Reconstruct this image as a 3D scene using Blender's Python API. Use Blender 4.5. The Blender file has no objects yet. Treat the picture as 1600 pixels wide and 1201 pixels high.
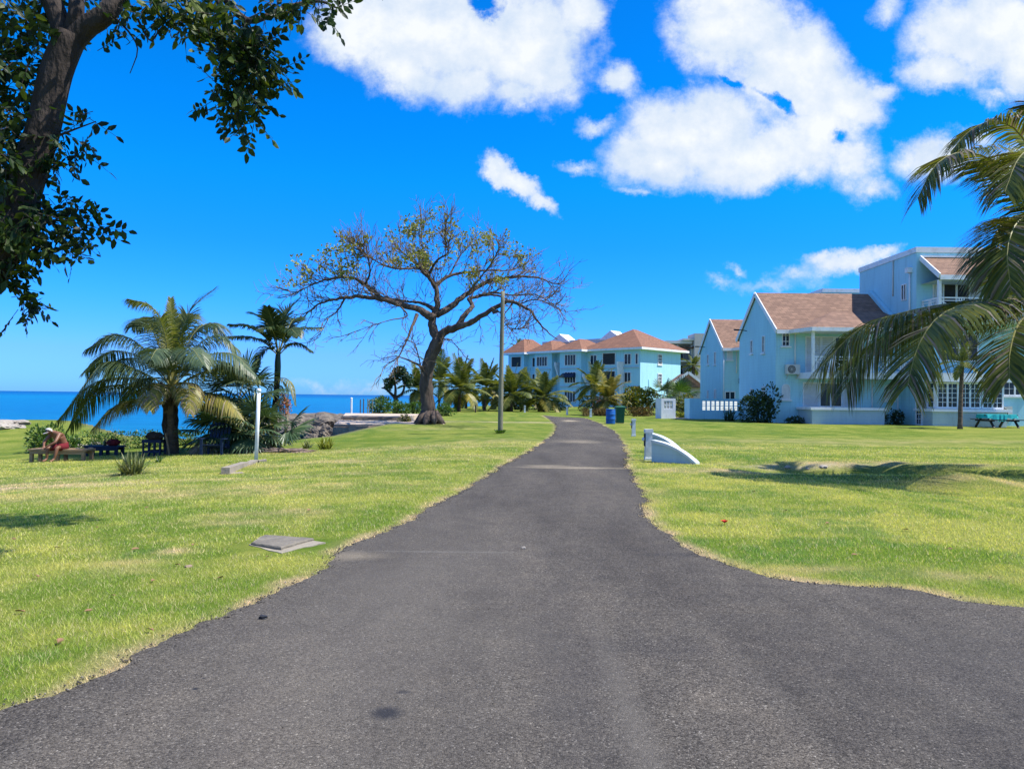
import bpy, bmesh, math, random
import numpy as np
from mathutils import Vector, Matrix, noise as mnoise
from mathutils.geometry import tessellate_polygon

random.seed(11)
rng = np.random.default_rng(11)
SC = bpy.context.scene
COL = SC.collection
R = math.radians
PI = math.pi
UP = Vector((0, 0, 1))
SKYTINT = (0.35, 0.95, 1.75)

# ------------------------------------------------------------------ camera
FPX, W0, H0 = 1180.0, 1600.0, 1201.0
CAM = Vector((0, 0, 1.6))
PITCH, ROLL = math.atan(19.0 / FPX), 0.0115
_f = Vector((0, math.cos(PITCH), math.sin(PITCH)))
_u0 = Vector((0, -math.sin(PITCH), math.cos(PITCH)))
_r0 = Vector((1, 0, 0))
_r = _r0 * math.cos(ROLL) + _u0 * math.sin(ROLL)
_u = _u0 * math.cos(ROLL) - _r0 * math.sin(ROLL)
cd = bpy.data.cameras.new('camera')
cam = bpy.data.objects.new('camera', cd)
COL.objects.link(cam)
cd.sensor_width = 36.0
cd.lens = 36.0 * FPX / W0
cd.clip_start = 0.1
cd.clip_end = 60000
cam.matrix_world = Matrix(((_r.x, _u.x, -_f.x, CAM.x), (_r.y, _u.y, -_f.y, CAM.y), (_r.z, _u.z, -_f.z, CAM.z), (0, 0, 0, 1)))
SC.camera = cam


def ray(px, py):
    return _f + _r * ((px - W0 / 2) / FPX) + _u * ((H0 / 2 - py) / FPX)


def P(px, py, Y):
    d = ray(px, py)
    return CAM + d * (Y / d.y)


# ------------------------------------------------------------------ numpy noise
def _hash(ix, iy, s):
    h = (ix * 374761393 + iy * 668265263 + s * 974711) & 0x7fffffff
    h = ((h ^ (h >> 13)) * 1274126177) & 0x7fffffff
    return ((h ^ (h >> 16)) & 0xffff) / 65535.0


def vnoise(x, y, s=0):
    x = np.asarray(x, float); y = np.asarray(y, float)
    ix = np.floor(x).astype(np.int64); iy = np.floor(y).astype(np.int64)
    fx = x - ix; fy = y - iy
    fx = fx * fx * (3 - 2 * fx); fy = fy * fy * (3 - 2 * fy)
    a = _hash(ix, iy, s); b = _hash(ix + 1, iy, s); c = _hash(ix, iy + 1, s); d = _hash(ix + 1, iy + 1, s)
    return (a * (1 - fx) + b * fx) * (1 - fy) + (c * (1 - fx) + d * fx) * fy


def fbm(x, y, o=4, s=0):
    t = 0; a = 0.5; n = 0
    for k in range(o):
        t = t + a * vnoise(x * 2 ** k + 17.3 * k, y * 2 ** k - 9.1 * k, s + k); n += a; a *= 0.5
    return t / n


def sstep(a, b, x):
    t = np.clip((np.asarray(x, float) - a) / (b - a), 0, 1)
    return t * t * (3 - 2 * t)


# ------------------------------------------------------------------ terrain
SEA = -1.3
LAND = np.array([(-300, -3000), (3000, -3000), (3000, 3000), (900, 3000), (200, 600), (70, 260), (12, 165), (-7, 125), (-10, 92), (-13, 74),
                 (-13, 62), (-11, 57), (-10.4, 50), (-10.4, 44), (-9.6, 41.4), (-7.3, 40.9), (-7.7, 38.6), (-8.6, 34.4), (-9.6, 33.0), (-12.5, 34), (-18, 36),
                 (-24, 42), (-45, 46), (-300, 60)], float)


def polydist(x, y, poly):
    x = np.asarray(x, float); y = np.asarray(y, float)
    d = np.full(x.shape, 1e9); ins = np.zeros(x.shape, bool)
    n = len(poly)
    for i in range(n):
        ax, ay = poly[i]; bx, by = poly[(i + 1) % n]
        ex, ey = bx - ax, by - ay
        L2 = ex * ex + ey * ey + 1e-12
        t = np.clip(((x - ax) * ex + (y - ay) * ey) / L2, 0, 1)
        d = np.minimum(d, np.hypot(x - ax - t * ex, y - ay - t * ey))
        c = ((ay > y) != (by > y)) & (x < (bx - ax) * (y - ay) / (by - ay + 1e-12) + ax)
        ins ^= c
    return np.where(ins, d, -d)


def flat(px, py):
    d = ray(px, py)
    t = -CAM.z / d.z
    return CAM + d * t


ROAD_L = [(0, 1117), (75, 1088), (175, 1046), (205, 1028), (280, 994), (330, 975), (400, 944), (470, 907), (522, 877), (530, 862), (548, 850), (600, 834), (650, 808), (700, 780), (740, 757), (770, 738),
          (800, 721), (830, 704), (850, 690), (864, 679), (870, 670), (869, 665), (863, 657), (850, 650.5)]
ROAD_R = [(848, 648.6), (870, 651), (914, 653), (940, 663), (957, 672), (969, 685), (977, 700), (980, 715), (981, 728), (988, 745), (999, 765), (1012, 783), (1003, 798), (1012, 815), (1040, 833), (1060, 850),
          (1100, 870), (1150, 886), (1200, 902), (1260, 911), (1330, 916), (1400, 918), (1440, 925), (1500, 938), (1560, 946), (1600, 950)]
_rl = [flat(*p) for p in ROAD_L]; _rr = [flat(*p) for p in ROAD_R]
RO = [(-4.2, -12.0), (-3.2, 1.0)] + [(p.x, p.y) for p in _rl] + [(p.x, p.y) for p in _rr] + [(7.5, 5.6), (30, 4.6), (30, -0.5), (6, -2.0), (3.5, -12.0)]


def ragged(pts, step, amp):
    out = []
    n = len(pts)
    for i in range(n):
        a = Vector(pts[i]); b = Vector(pts[(i + 1) % n])
        L = (b - a).length
        k = max(1, int(L / step)) if max(abs(a.x), abs(b.x)) < 25 and a.y > 1 and b.y < 60 else 1
        for j in range(k):
            q = a.lerp(b, j / k)
            m = amp * (0.6 + 0.03 * max(q.y, 0)) if (0.5 < q.y < 66) else 0.0
            d = (b - a).normalized(); c_ = q.x * .8 + q.y
            nz = (vnoise(c_ * 1.7, q.x * .3, 3) - .5) * 1.6 + (vnoise(c_ * 6.1, q.x * .3, 5) - .5) * 1.3 + (vnoise(c_ * 17.0, q.x * .3, 9) - .5) * .9
            out.append((q.x - d.y * float(nz) * m, q.y + d.x * float(nz) * m))
    return out


ROADP = np.array(ragged(RO, 0.05, 0.085))
ROADC = np.array(RO, float)
_ly = np.array([-12, 1] + [p.y for p in _rl[:-3]]); _lx = np.array([-4.2, -3.2] + [p.x for p in _rl[:-3]])


def zt(x, y):
    x = np.asarray(x, float); y = np.asarray(y, float)
    rl = np.interp(y, _ly, _lx)
    s = np.clip(rl - 0.3 - x, 0, None)
    s = s * s / (s + 1.2)
    z = -0.047 * np.minimum(s, 22) * (1 - sstep(29, 41, y))
    # slight undulation of the lawn, none on the road
    off = sstep(0.05, 1.6, -polydist(x, y, ROADC))
    z = z + off * ((fbm(x * .35, y * .35, 3, 2) - .5) * 0.13 + (vnoise(x * 1.6, y * 1.6, 7) - .5) * .022) * sstep(70, 40, y)
    # drainage ditch on the right with its bank, and the mound beside it
    xr = sstep(4.6, 6.6, x) * sstep(40, 26, x)
    yc = 17.3 + 0.35 * np.sin(x * .35)
    z = z - 0.20 * xr * np.exp(-((y - yc) / 0.75) ** 2)
    z = z + 0.07 * xr * sstep(yc + .35, yc + 1.1, y) * sstep(26, 20, y)
    z = z + 0.19 * np.exp(-(((x - 9.0) / 0.85) ** 2 + ((y - 15.0) / 0.7) ** 2))
    # the house lots sit a little higher
    z = z + 0.13 * sstep(8, 11, x) * sstep(36, 44, y)
    sd = polydist(x, y, LAND)
    w = sstep(-0.9, 0.55, sd)
    z = z * w + (-3.2) * (1 - w)
    return z


def Z(x, y):
    return float(zt(np.array([x]), np.array([y]))[0])


def G(px, py):
    """the point of the ground seen at a pixel"""
    d = ray(px, py)
    ts = np.linspace(2.0, 160, 3200)
    xs = CAM.x + d.x * ts; ys = CAM.y + d.y * ts; zs = CAM.z + d.z * ts
    h = zs - zt(xs, ys)
    i = int(np.argmax(h < 0))
    if not (h < 0).any():
        i = len(ts) - 1
    return CAM + d * float(ts[i])


def on(px, Y, dz=0.0):
    """the ground point under pixel column px at distance Y"""
    x = P(px, 640, Y).x
    return Vector((x, Y, Z(x, Y) + dz))


# ------------------------------------------------------------------ mesh building
class MB:
    def __init__(s):
        s.v = []; s.f = []; s.m = []

    def add(s, vs, fs, m=0):
        o = len(s.v)
        s.v.extend([tuple(q) for q in vs])
        for f in fs:
            s.f.append(tuple(i + o for i in f)); s.m.append(m)

    def quad(s, a, b, c, d, m=0):
        s.add([a, b, c, d], [(0, 1, 2, 3)], m)

    def box(s, x0, x1, y0, y1, z0, z1, m=0):
        s.add([(x0, y0, z0), (x1, y0, z0), (x1, y1, z0), (x0, y1, z0), (x0, y0, z1), (x1, y0, z1), (x1, y1, z1), (x0, y1, z1)],
              [(0, 3, 2, 1), (4, 5, 6, 7), (0, 1, 5, 4), (1, 2, 6, 5), (2, 3, 7, 6), (3, 0, 4, 7)], m)

    def obox(s, c, ax, ay, az, m=0):
        c = Vector(c); vs = []
        for k in (-1, 1):
            for (i, j) in ((-1, -1), (1, -1), (1, 1), (-1, 1)):
                vs.append(c + ax * i + ay * j + az * k)
        s.add(vs, [(0, 3, 2, 1), (4, 5, 6, 7), (0, 1, 5, 4), (1, 2, 6, 5), (2, 3, 7, 6), (3, 0, 4, 7)], m)

    def bar(s, a, b, w, h=None, m=0, up=UP):
        a = Vector(a); b = Vector(b); h = h or w
        t = (b - a); L = t.length; t = t / L
        x = t.cross(up)
        if x.length < 1e-4: x = t.cross(Vector((1, 0, 0)))
        x.normalize(); y = x.cross(t)
        s.obox((a + b) / 2, x * (w / 2), t * (L / 2), y * (h / 2), m)

    def prism(s, pts, off, m=0):
        """polygon pts (3d) swept by vector off"""
        n = len(pts); off = Vector(off)
        vs = [Vector(p) for p in pts] + [Vector(p) + off for p in pts]
        fs = [tuple(range(n))[::-1], tuple(range(n, 2 * n))] + [(i, (i + 1) % n, n + (i + 1) % n, n + i) for i in range(n)]
        s.add(vs, fs, m)

    def tube(s, pts, rad, n=6, m=0, cap=True, rough=0.0):
        pts = [Vector(p) for p in pts]
        if not hasattr(rad, '__len__'): rad = [rad] * len(pts)
        o = len(s.v); k = len(pts); prev = None
        for i, p in enumerate(pts):
            t = (pts[min(i + 1, k - 1)] - pts[max(i - 1, 0)])
            if t.length < 1e-9: t = Vector((0, 0, 1))
            t.normalize()
            if prev is None:
                x = t.cross(Vector((0.31, 0.9, 0.17)))
                if x.length < 1e-3: x = t.cross(Vector((1, 0, 0)))
            else:
                x = prev - t * prev.dot(t)
            x.normalize(); prev = x; y = t.cross(x)
            for j in range(n):
                a = 2 * PI * j / n
                r = rad[i] * (1 + (rough * (mnoise.noise(Vector((p.x * 3 + 5 * math.cos(a), p.y * 3 + 5 * math.sin(a), p.z * 2.2)))) if rough else 0))
                s.v.append(tuple(p + x * (math.cos(a) * r) + y * (math.sin(a) * r)))
        for i in range(k - 1):
            for j in range(n):
                a = o + i * n + j; b = o + i * n + (j + 1) % n
                s.f.append((a, b, b + n, a + n)); s.m.append(m)
        if cap:
            s.f.append(tuple(o + j for j in range(n))[::-1]); s.m.append(m)
            s.f.append(tuple(o + (k - 1) * n + j for j in range(n))); s.m.append(m)

    def lathe(s, c, prof, n=16, m=0):
        c = Vector(c); o = len(s.v)
        for (r, z) in prof:
            for j in range(n):
                a = 2 * PI * j / n
                s.v.append((c.x + r * math.cos(a), c.y + r * math.sin(a), c.z + z))
        for i in range(len(prof) - 1):
            for j in range(n):
                a = o + i * n + j; b = o + i * n + (j + 1) % n
                s.f.append((a, b, b + n, a + n)); s.m.append(m)
        s.f.append(tuple(o + j for j in range(n))[::-1]); s.m.append(m)
        s.f.append(tuple(o + (len(prof) - 1) * n + j for j in range(n))); s.m.append(m)

    def leaf(s, p, d, w, L, W, m=0, fold=0.25):
        """ovate leaf: p base, d unit along, w unit across"""
        nrm = d.cross(w)
        a = p; b = p + d * (L * .35) + w * (W / 2) + nrm * (W * fold * .3); c = p + d * L - nrm * (L * .08); e = p + d * (L * .35) - w * (W / 2) + nrm * (W * fold * .3)
        b2 = p + d * (L * .75) + w * (W * .36); e2 = p + d * (L * .75) - w * (W * .36)
        mid = p + d * (L * .5)
        s.add([a, b, b2, c, e2, e, mid], [(0, 1, 6), (1, 2, 6), (2, 3, 6), (3, 4, 6), (4, 5, 6), (5, 0, 6)], m)

    def blade(s, p, d, wv, L, W, m=0):
        s.add([p - wv * (W / 2), p + wv * (W / 2), p + d * L], [(0, 1, 2)], m)

    def build(s, name, mats, parent=None, smooth=False, loc=None):
        me = bpy.data.meshes.new(name)
        vs = s.v
        base = Vector((0, 0, 0))
        if loc is not None: base = Vector(loc)
        elif parent is not None: base = Vector(parent['_o']) if '_o' in parent else base
        if base.length > 0: vs = [(a - base.x, b - base.y, c - base.z) for a, b, c in vs]
        me.from_pydata(vs, [], s.f)
        if not isinstance(mats, (list, tuple)): mats = [mats]
        for q in mats: me.materials.append(q)
        me.polygons.foreach_set('material_index', s.m)
        if smooth: me.polygons.foreach_set('use_smooth', [True] * len(s.f))
        me.update()
        o = bpy.data.objects.new(name, me)
        COL.objects.link(o)
        if loc is not None: o.location = base
        if parent is not None:
            o.parent = parent
            o['_o'] = tuple(base)
        else:
            o['_o'] = tuple(base)
        return o


def tag(o, label, cat, group=None, kind=None):
    if label: o['label'] = label
    if cat: o['category'] = cat
    if group: o['group'] = group
    if kind: o['kind'] = kind
    return o


def struct(o):
    o['kind'] = 'structure'
    return o


def thing(name, label, cat, loc, group=None):
    o = bpy.data.objects.new(name, None)
    COL.objects.link(o)
    o.location = loc
    o.empty_display_size = 0.3
    o['_o'] = tuple(loc)
    return tag(o, label, cat, group)


def catmull(pts, n):
    pts = [Vector(p) for p in pts]
    if len(pts) == 2:
        return [pts[0].lerp(pts[1], i / n) for i in range(n + 1)]
    q = [pts[0] * 2 - pts[1]] + pts + [pts[-1] * 2 - pts[-2]]
    out = []
    k = len(pts) - 1
    for i in range(n + 1):
        u = i / n * k; j = min(int(u), k - 1); t = u - j
        a, b, c, d = q[j], q[j + 1], q[j + 2], q[j + 3]
        out.append(0.5 * ((2 * b) + (c - a) * t + (2 * a - 5 * b + 4 * c - d) * t * t + (3 * b - a - 3 * c + d) * t ** 3))
    return out


def rv(a=1.0):
    while True:
        v = Vector((random.uniform(-1, 1), random.uniform(-1, 1), random.uniform(-1, 1)))
        if 0.02 < v.length <= 1: return v * a


# ------------------------------------------------------------------ materials
def newmat(name):
    m = bpy.data.materials.new(name); m.use_nodes = True
    nt = m.node_tree; b = nt.nodes['Principled BSDF']
    return m, nt, b


def N(nt, typ, **kw):
    n = nt.nodes.new(typ)
    for k, v in kw.items():
        if k.startswith('_'): n.inputs[k[1:].replace('_', ' ')].default_value = v
        else: setattr(n, k, v)
    return n


def math_(nt, op, a, b=None, clamp=False):
    n = nt.nodes.new('ShaderNodeMath'); n.operation = op; n.use_clamp = clamp
    for i, q in enumerate((a, b)):
        if q is None: continue
        if hasattr(q, 'is_linked') or isinstance(q, bpy.types.NodeSocket): nt.links.new(q, n.inputs[i])
        else: n.inputs[i].default_value = q
    return n.outputs[0]


def ramp(nt, fac, stops):
    n = nt.nodes.new('ShaderNodeValToRGB')
    while len(n.color_ramp.elements) > 1: n.color_ramp.elements.remove(n.color_ramp.elements[-1])
    n.color_ramp.elements[0].position = stops[0][0]; n.color_ramp.elements[0].color = (*stops[0][1], 1)
    for p, c in stops[1:]:
        e = n.color_ramp.elements.new(p); e.color = (*c, 1)
    nt.links.new(fac, n.inputs[0])
    return n.outputs[0]


def mixc(nt, fac, a, b, mode='MIX'):
    n = nt.nodes.new('ShaderNodeMix'); n.data_type = 'RGBA'; n.blend_type = mode
    for i, q in ((0, fac), (6, a), (7, b)):
        if isinstance(q, bpy.types.NodeSocket): nt.links.new(q, n.inputs[i])
        elif isinstance(q, (int, float)): n.inputs[i].default_value = q
        else: n.inputs[i].default_value = (*q, 1)
    return n.outputs[2]


def surf(name, c1, c2=None, scale=4.0, rough=0.8, bump=0.0, bscale=30.0, detail=6.0, stretch=(1, 1, 1), spec=0.3, dirt=None, dscale=1.2, metal=0.0):
    """general surface: two tones mixed by noise, optional second dirt tone, bump"""
    m, nt, b = newmat(name)
    c2 = c2 or tuple(x * 0.8 for x in c1)
    geo = N(nt, 'ShaderNodeNewGeometry')
    mp = N(nt, 'ShaderNodeMapping'); mp.inputs['Scale'].default_value = stretch
    nt.links.new(geo.outputs['Position'], mp.inputs[0])
    n1 = N(nt, 'ShaderNodeTexNoise', _Scale=scale, _Detail=detail, _Roughness=0.6)
    nt.links.new(mp.outputs[0], n1.inputs['Vector'])
    col = ramp(nt, n1.outputs['Fac'], [(0.32, c1), (0.68, c2)])
    if dirt:
        n2 = N(nt, 'ShaderNodeTexNoise', _Scale=dscale, _Detail=8.0, _Roughness=0.65)
        nt.links.new(mp.outputs[0], n2.inputs['Vector'])
        f = math_(nt, 'MULTIPLY', math_(nt, 'SUBTRACT', n2.outputs['Fac'], 0.52), 4.0, True)
        col = mixc(nt, f, col, dirt)
    nt.links.new(col, b.inputs['Base Color'])
    b.inputs['Roughness'].default_value = rough
    b.inputs['Specular IOR Level'].default_value = spec
    b.inputs['Metallic'].default_value = metal
    if bump:
        n3 = N(nt, 'ShaderNodeTexNoise', _Scale=bscale, _Detail=5.0)
        nt.links.new(mp.outputs[0], n3.inputs['Vector'])
        bp = N(nt, 'ShaderNodeBump', _Strength=min(bump, 1.0), _Distance=0.02 if bscale > 12 and 'bark' not in name else 0.06)
        nt.links.new(n3.outputs['Fac'], bp.inputs['Height']); nt.links.new(bp.outputs[0], b.inputs['Normal'])
    return m


def foliage(name, stops, rough=0.5, trans=0.3, tcol=None, nscale=0.8, spec=0.4):
    """leaves: colour varies per leaf and in larger clumps, partly translucent"""
    m, nt, b = newmat(name)
    geo = N(nt, 'ShaderNodeNewGeometry')
    n1 = N(nt, 'ShaderNodeTexNoise', _Scale=nscale, _Detail=3.0)
    nt.links.new(geo.outputs['Position'], n1.inputs['Vector'])
    f = math_(nt, 'ADD', math_(nt, 'MULTIPLY', geo.outputs['Random Per Island'], 0.6), math_(nt, 'MULTIPLY', math_(nt, 'SUBTRACT', n1.outputs['Fac'], 0.3), 1.0), True)
    col = ramp(nt, f, stops)
    nt.links.new(col, b.inputs['Base Color'])
    b.inputs['Roughness'].default_value = rough
    b.inputs['Specular IOR Level'].default_value = spec
    if trans:
        tr = N(nt, 'ShaderNodeBsdfTranslucent')
        c2 = mixc(nt, 1.0, col, tcol or (1.6, 1.5, 0.6), 'MULTIPLY')
        nt.links.new(c2, tr.inputs['Color'])
        mx = N(nt, 'ShaderNodeMixShader'); mx.inputs[0].default_value = trans
        out = nt.nodes['Material Output']
        nt.links.new(b.outputs[0], mx.inputs[1]); nt.links.new(tr.outputs[0], mx.inputs[2]); nt.links.new(mx.outputs[0], out.inputs[0])
    return m


def glass_mat(name, col=(0.012, 0.018, 0.028), rough=0.08):
    m, nt, b = newmat(name)
    geo = N(nt, 'ShaderNodeNewGeometry')
    n1 = N(nt, 'ShaderNodeTexNoise', _Scale=1.3, _Detail=2.0)
    nt.links.new(geo.outputs['Position'], n1.inputs['Vector'])
    nt.links.new(ramp(nt, n1.outputs['Fac'], [(0.35, col), (0.7, tuple(x * 2.2 for x in col))]), b.inputs['Base Color'])
    b.inputs['Roughness'].default_value = rough
    b.inputs['Specular IOR Level'].default_value = 0.35
    return m


def shingle_mat(name, c1, c2, c3):
    m, nt, b = newmat(name)
    geo = N(nt, 'ShaderNodeNewGeometry')
    # courses follow height, tabs follow the horizontal run
    sx = N(nt, 'ShaderNodeSeparateXYZ'); nt.links.new(geo.outputs['Position'], sx.inputs[0])
    cx = N(nt, 'ShaderNodeCombineXYZ')
    nt.links.new(math_(nt, 'ADD', sx.outputs[0], math_(nt, 'MULTIPLY', sx.outputs[1], 0.35)), cx.inputs[0]); nt.links.new(math_(nt, 'MULTIPLY', sx.outputs[2], 1.6), cx.inputs[1])
    br = N(nt, 'ShaderNodeTexBrick', _Scale=1.0)
    br.inputs['Brick Width'].default_value = 0.45; br.inputs['Row Height'].default_value = 0.21; br.inputs['Mortar Size'].default_value = 0.014
    br.inputs['Color1'].default_value = (*c1, 1); br.inputs['Color2'].default_value = (*c2, 1); br.inputs['Mortar'].default_value = (*c3, 1)
    br.inputs['Bias'].default_value = 0.0
    nt.links.new(cx.outputs[0], br.inputs['Vector'])
    n1 = N(nt, 'ShaderNodeTexNoise', _Scale=2.5, _Detail=6.0)
    nt.links.new(geo.outputs['Position'], n1.inputs['Vector'])
    col = mixc(nt, math_(nt, 'MULTIPLY', math_(nt, 'SUBTRACT', n1.outputs['Fac'], 0.35), 1.2, True), br.outputs['Color'], tuple(x * 0.8 for x in c2))
    nt.links.new(col, b.inputs['Base Color']); b.inputs['Roughness'].default_value = 0.9
    bp = N(nt, 'ShaderNodeBump', _Strength=0.5, _Distance=0.02); nt.links.new(br.outputs['Fac'], bp.inputs['Height']); bp.invert = True
    nt.links.new(bp.outputs[0], b.inputs['Normal'])
    return m


def block_mat(name, c1, c2, bump=0.25):
    """painted concrete blockwork: faint courses under the paint, weather staining"""
    m, nt, b = newmat(name)
    geo = N(nt, 'ShaderNodeNewGeometry')
    sx = N(nt, 'ShaderNodeSeparateXYZ'); nt.links.new(geo.outputs['Position'], sx.inputs[0])
    cx = N(nt, 'ShaderNodeCombineXYZ')
    nt.links.new(math_(nt, 'ADD', sx.outputs[0], sx.outputs[1]), cx.inputs[0]); nt.links.new(sx.outputs[2], cx.inputs[1])
    br = N(nt, 'ShaderNodeTexBrick', _Scale=1.0)
    br.inputs['Brick Width'].default_value = 0.42; br.inputs['Row Height'].default_value = 0.21; br.inputs['Mortar Size'].default_value = 0.006
    nt.links.new(cx.outputs[0], br.inputs['Vector'])
    n1 = N(nt, 'ShaderNodeTexNoise', _Scale=0.7, _Detail=8.0, _Roughness=0.65)
    mp = N(nt, 'ShaderNodeMapping'); mp.inputs['Scale'].default_value = (1.6, 1.6, 0.5)
    nt.links.new(geo.outputs['Position'], mp.inputs[0]); nt.links.new(mp.outputs[0], n1.inputs['Vector'])
    col = ramp(nt, n1.outputs['Fac'], [(0.35, c1), (0.72, c2)])
    n2 = N(nt, 'ShaderNodeTexNoise', _Scale=1.0, _Detail=6.0, _Roughness=0.7)
    mp2 = N(nt, 'ShaderNodeMapping'); mp2.inputs['Scale'].default_value = (5.0, 5.0, 0.35)
    nt.links.new(geo.outputs['Position'], mp2.inputs[0]); nt.links.new(mp2.outputs[0], n2.inputs['Vector'])
    col = mixc(nt, math_(nt, 'MULTIPLY', math_(nt, 'SUBTRACT', n2.outputs['Fac'], 0.53), 2.2, True), col, tuple(x * .60 for x in c2))
    col = mixc(nt, math_(nt, 'MULTIPLY', br.outputs['Fac'], 0.22), col, tuple(x * .6 for x in c2))
    nt.links.new(col, b.inputs['Base Color']); b.inputs['Roughness'].default_value = 0.75; b.inputs['Specular IOR Level'].default_value = 0.25
    bp = N(nt, 'ShaderNodeBump', _Strength=bump, _Distance=0.01); bp.invert = True
    nt.links.new(br.outputs['Fac'], bp.inputs['Height']); nt.links.new(bp.outputs[0], b.inputs['Normal'])
    return m


M = {}
M['blue_wall'] = block_mat('blue_wall', (0.39, 0.69, 0.79), (0.33, 0.61, 0.72))
M['pale_wall'] = block_mat('pale_wall', (0.46, 0.57, 0.60), (0.37, 0.48, 0.52), 0.4)
M['white_paint'] = surf('white_paint', (0.80, 0.81, 0.83), (0.72, 0.74, 0.77), 3.0, 0.6, 0.1, 40, dirt=(0.55, 0.55, 0.54), dscale=1.5)
M['white_post'] = surf('white_post', (0.62, 0.66, 0.68), (0.48, 0.53, 0.56), 5.0, 0.65, 0.25, 25, dirt=(0.36, 0.38, 0.36), dscale=3.0)
M['shingle'] = shingle_mat('shingle', (0.285, 0.165, 0.108), (0.175, 0.098, 0.064), (0.08, 0.042, 0.030))
M['shingle_red'] = shingle_mat('shingle_red', (0.28, 0.130, 0.075), (0.19, 0.088, 0.052), (0.11, 0.052, 0.032))
M['glass'] = glass_mat('window_glass')
M['dark_fill'] = surf('dark_fill', (0.02, 0.022, 0.028), (0.035, 0.036, 0.04), 6, 0.7)
M['louvre'] = surf('louvre', (0.66, 0.68, 0.70), (0.58, 0.61, 0.64), 3, 0.6)
M['grey_wall'] = block_mat('grey_wall', (0.50, 0.46, 0.42), (0.42, 0.39, 0.36))
M['grey_trim'] = surf('grey_trim', (0.60, 0.57, 0.53), (0.52, 0.50, 0.47), 2, 0.8)
M['brown_wood'] = surf('brown_wood', (0.12, 0.06, 0.04), (0.08, 0.045, 0.03), 3, 0.8)
M['concrete'] = surf('concrete', (0.33, 0.285, 0.225), (0.24, 0.205, 0.165), 2.5, 0.9, 0.5, 18, dirt=(0.17, 0.155, 0.13), dscale=1.3)
M['sandy_slab'] = surf('sandy_slab', (0.56, 0.45, 0.35), (0.46, 0.36, 0.27), 1.6, 0.95, 0.4, 14, dirt=(0.33, 0.27, 0.2), dscale=0.9)
M['old_concrete'] = surf('old_concrete', (0.30, 0.23, 0.165), (0.17, 0.13, 0.10), 2.0, 0.95, 0.8, 9, dirt=(0.05, 0.045, 0.04), dscale=1.4)
M['slab_dark'] = surf('slab_dark', (0.24, 0.21, 0.165), (0.13, 0.115, 0.095), 4.0, 0.95, 0.6, 30, dirt=(0.06, 0.055, 0.05), dscale=3)
M['slab_light'] = surf('slab_light', (0.33, 0.29, 0.22), (0.24, 0.21, 0.165), 5.0, 0.95, 0.5, 30, dirt=(0.22, 0.2, 0.17), dscale=3)
M['rock'] = surf('rock', (0.21, 0.175, 0.14), (0.10, 0.085, 0.07), 1.6, 0.95, 1.0, 7, dirt=(0.045, 0.04, 0.036), dscale=2.2)
M['white_rock'] = surf('white_rock', (0.40, 0.355, 0.30), (0.27, 0.24, 0.205), 2.0, 0.95, 0.8, 10)
M['bark'] = surf('bark', (0.105, 0.078, 0.062), (0.048, 0.036, 0.030), 3.0, 0.95, 1.0, 9, stretch=(1, 1, .3), dirt=(0.20, 0.165, 0.14), dscale=2.2)
M['twig'] = surf('twig', (0.22, 0.16, 0.105), (0.12, 0.086, 0.058), 2.0, 0.9)
M['dark_bark'] = surf('dark_bark', (0.055, 0.042, 0.035), (0.028, 0.022, 0.019), 5.0, 0.95, 1.0, 16, stretch=(1, 1, .4), dirt=(0.085, 0.07, 0.06), dscale=3)
M['palm_bark'] = surf('palm_bark', (0.16, 0.12, 0.085), (0.07, 0.05, 0.038), 2.5, 0.95, 1.0, 6, stretch=(1, 1, 3.5), dirt=(0.22, 0.18, 0.14), dscale=2)
M['wood_pole'] = surf('wood_pole', (0.25, 0.24, 0.17), (0.15, 0.145, 0.105), 3, 0.9, 0.5, 8, stretch=(4, 4, .35))
M['bench_wood'] = surf('bench_wood', (0.34, 0.23, 0.13), (0.22, 0.145, 0.085), 5, 0.85, 0.3, 20, stretch=(.4, 3, 3))
M['blue_wood'] = surf('blue_wood', (0.010, 0.028, 0.075), (0.006, 0.016, 0.045), 5, 0.7, 0.2, 20)
M['black_metal'] = surf('black_metal', (0.02, 0.02, 0.022), (0.035, 0.035, 0.035), 8, 0.5)
M['blue_plastic'] = surf('blue_plastic', (0.012, 0.12, 0.42), (0.01, 0.09, 0.33), 5, 0.45, 0.1, 20)
M['green_plastic'] = surf('green_plastic', (0.008, 0.105, 0.055), (0.006, 0.075, 0.042), 5, 0.5, 0.1, 20)
M['cloth_teal'] = surf('cloth_teal', (0.02, 0.42, 0.42), (0.015, 0.33, 0.34), 4, 0.85, 0.3, 18)
M['cloth_red'] = surf('cloth_red', (0.17, 0.010, 0.018), (0.10, 0.008, 0.013), 6, 0.85, 0.3, 30)
M['cloth_dark'] = surf('cloth_dark', (0.03, 0.025, 0.025), (0.05, 0.035, 0.03), 6, 0.9, 0.3, 30)
M['skin'] = surf('skin', (0.21, 0.095, 0.055), (0.15, 0.066, 0.038), 7, 0.5, 0.1, 40, spec=0.4)
M['cap_white'] = surf('cap_white', (0.48, 0.47, 0.46), (0.38, 0.38, 0.38), 9, 0.85, 0.2, 40)
M['hair_grey'] = surf('hair_grey', (0.16, 0.14, 0.13), (0.09, 0.08, 0.08), 40, 0.8)
M['ac_white'] = surf('ac_white', (0.62, 0.62, 0.60), (0.54, 0.54, 0.52), 5, 0.55)
M['petal'] = surf('petal', (0.75, 0.015, 0.02), (0.6, 0.01, 0.015), 30, 0.6)
M['dry_leaf'] = surf('dry_leaf', (0.30, 0.17, 0.09), (0.2, 0.11, 0.06), 20, 0.85)
M['driftwood'] = surf('driftwood', (0.34, 0.24, 0.18), (0.2, 0.14, 0.11), 6, 0.9, 0.4, 20)
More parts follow.
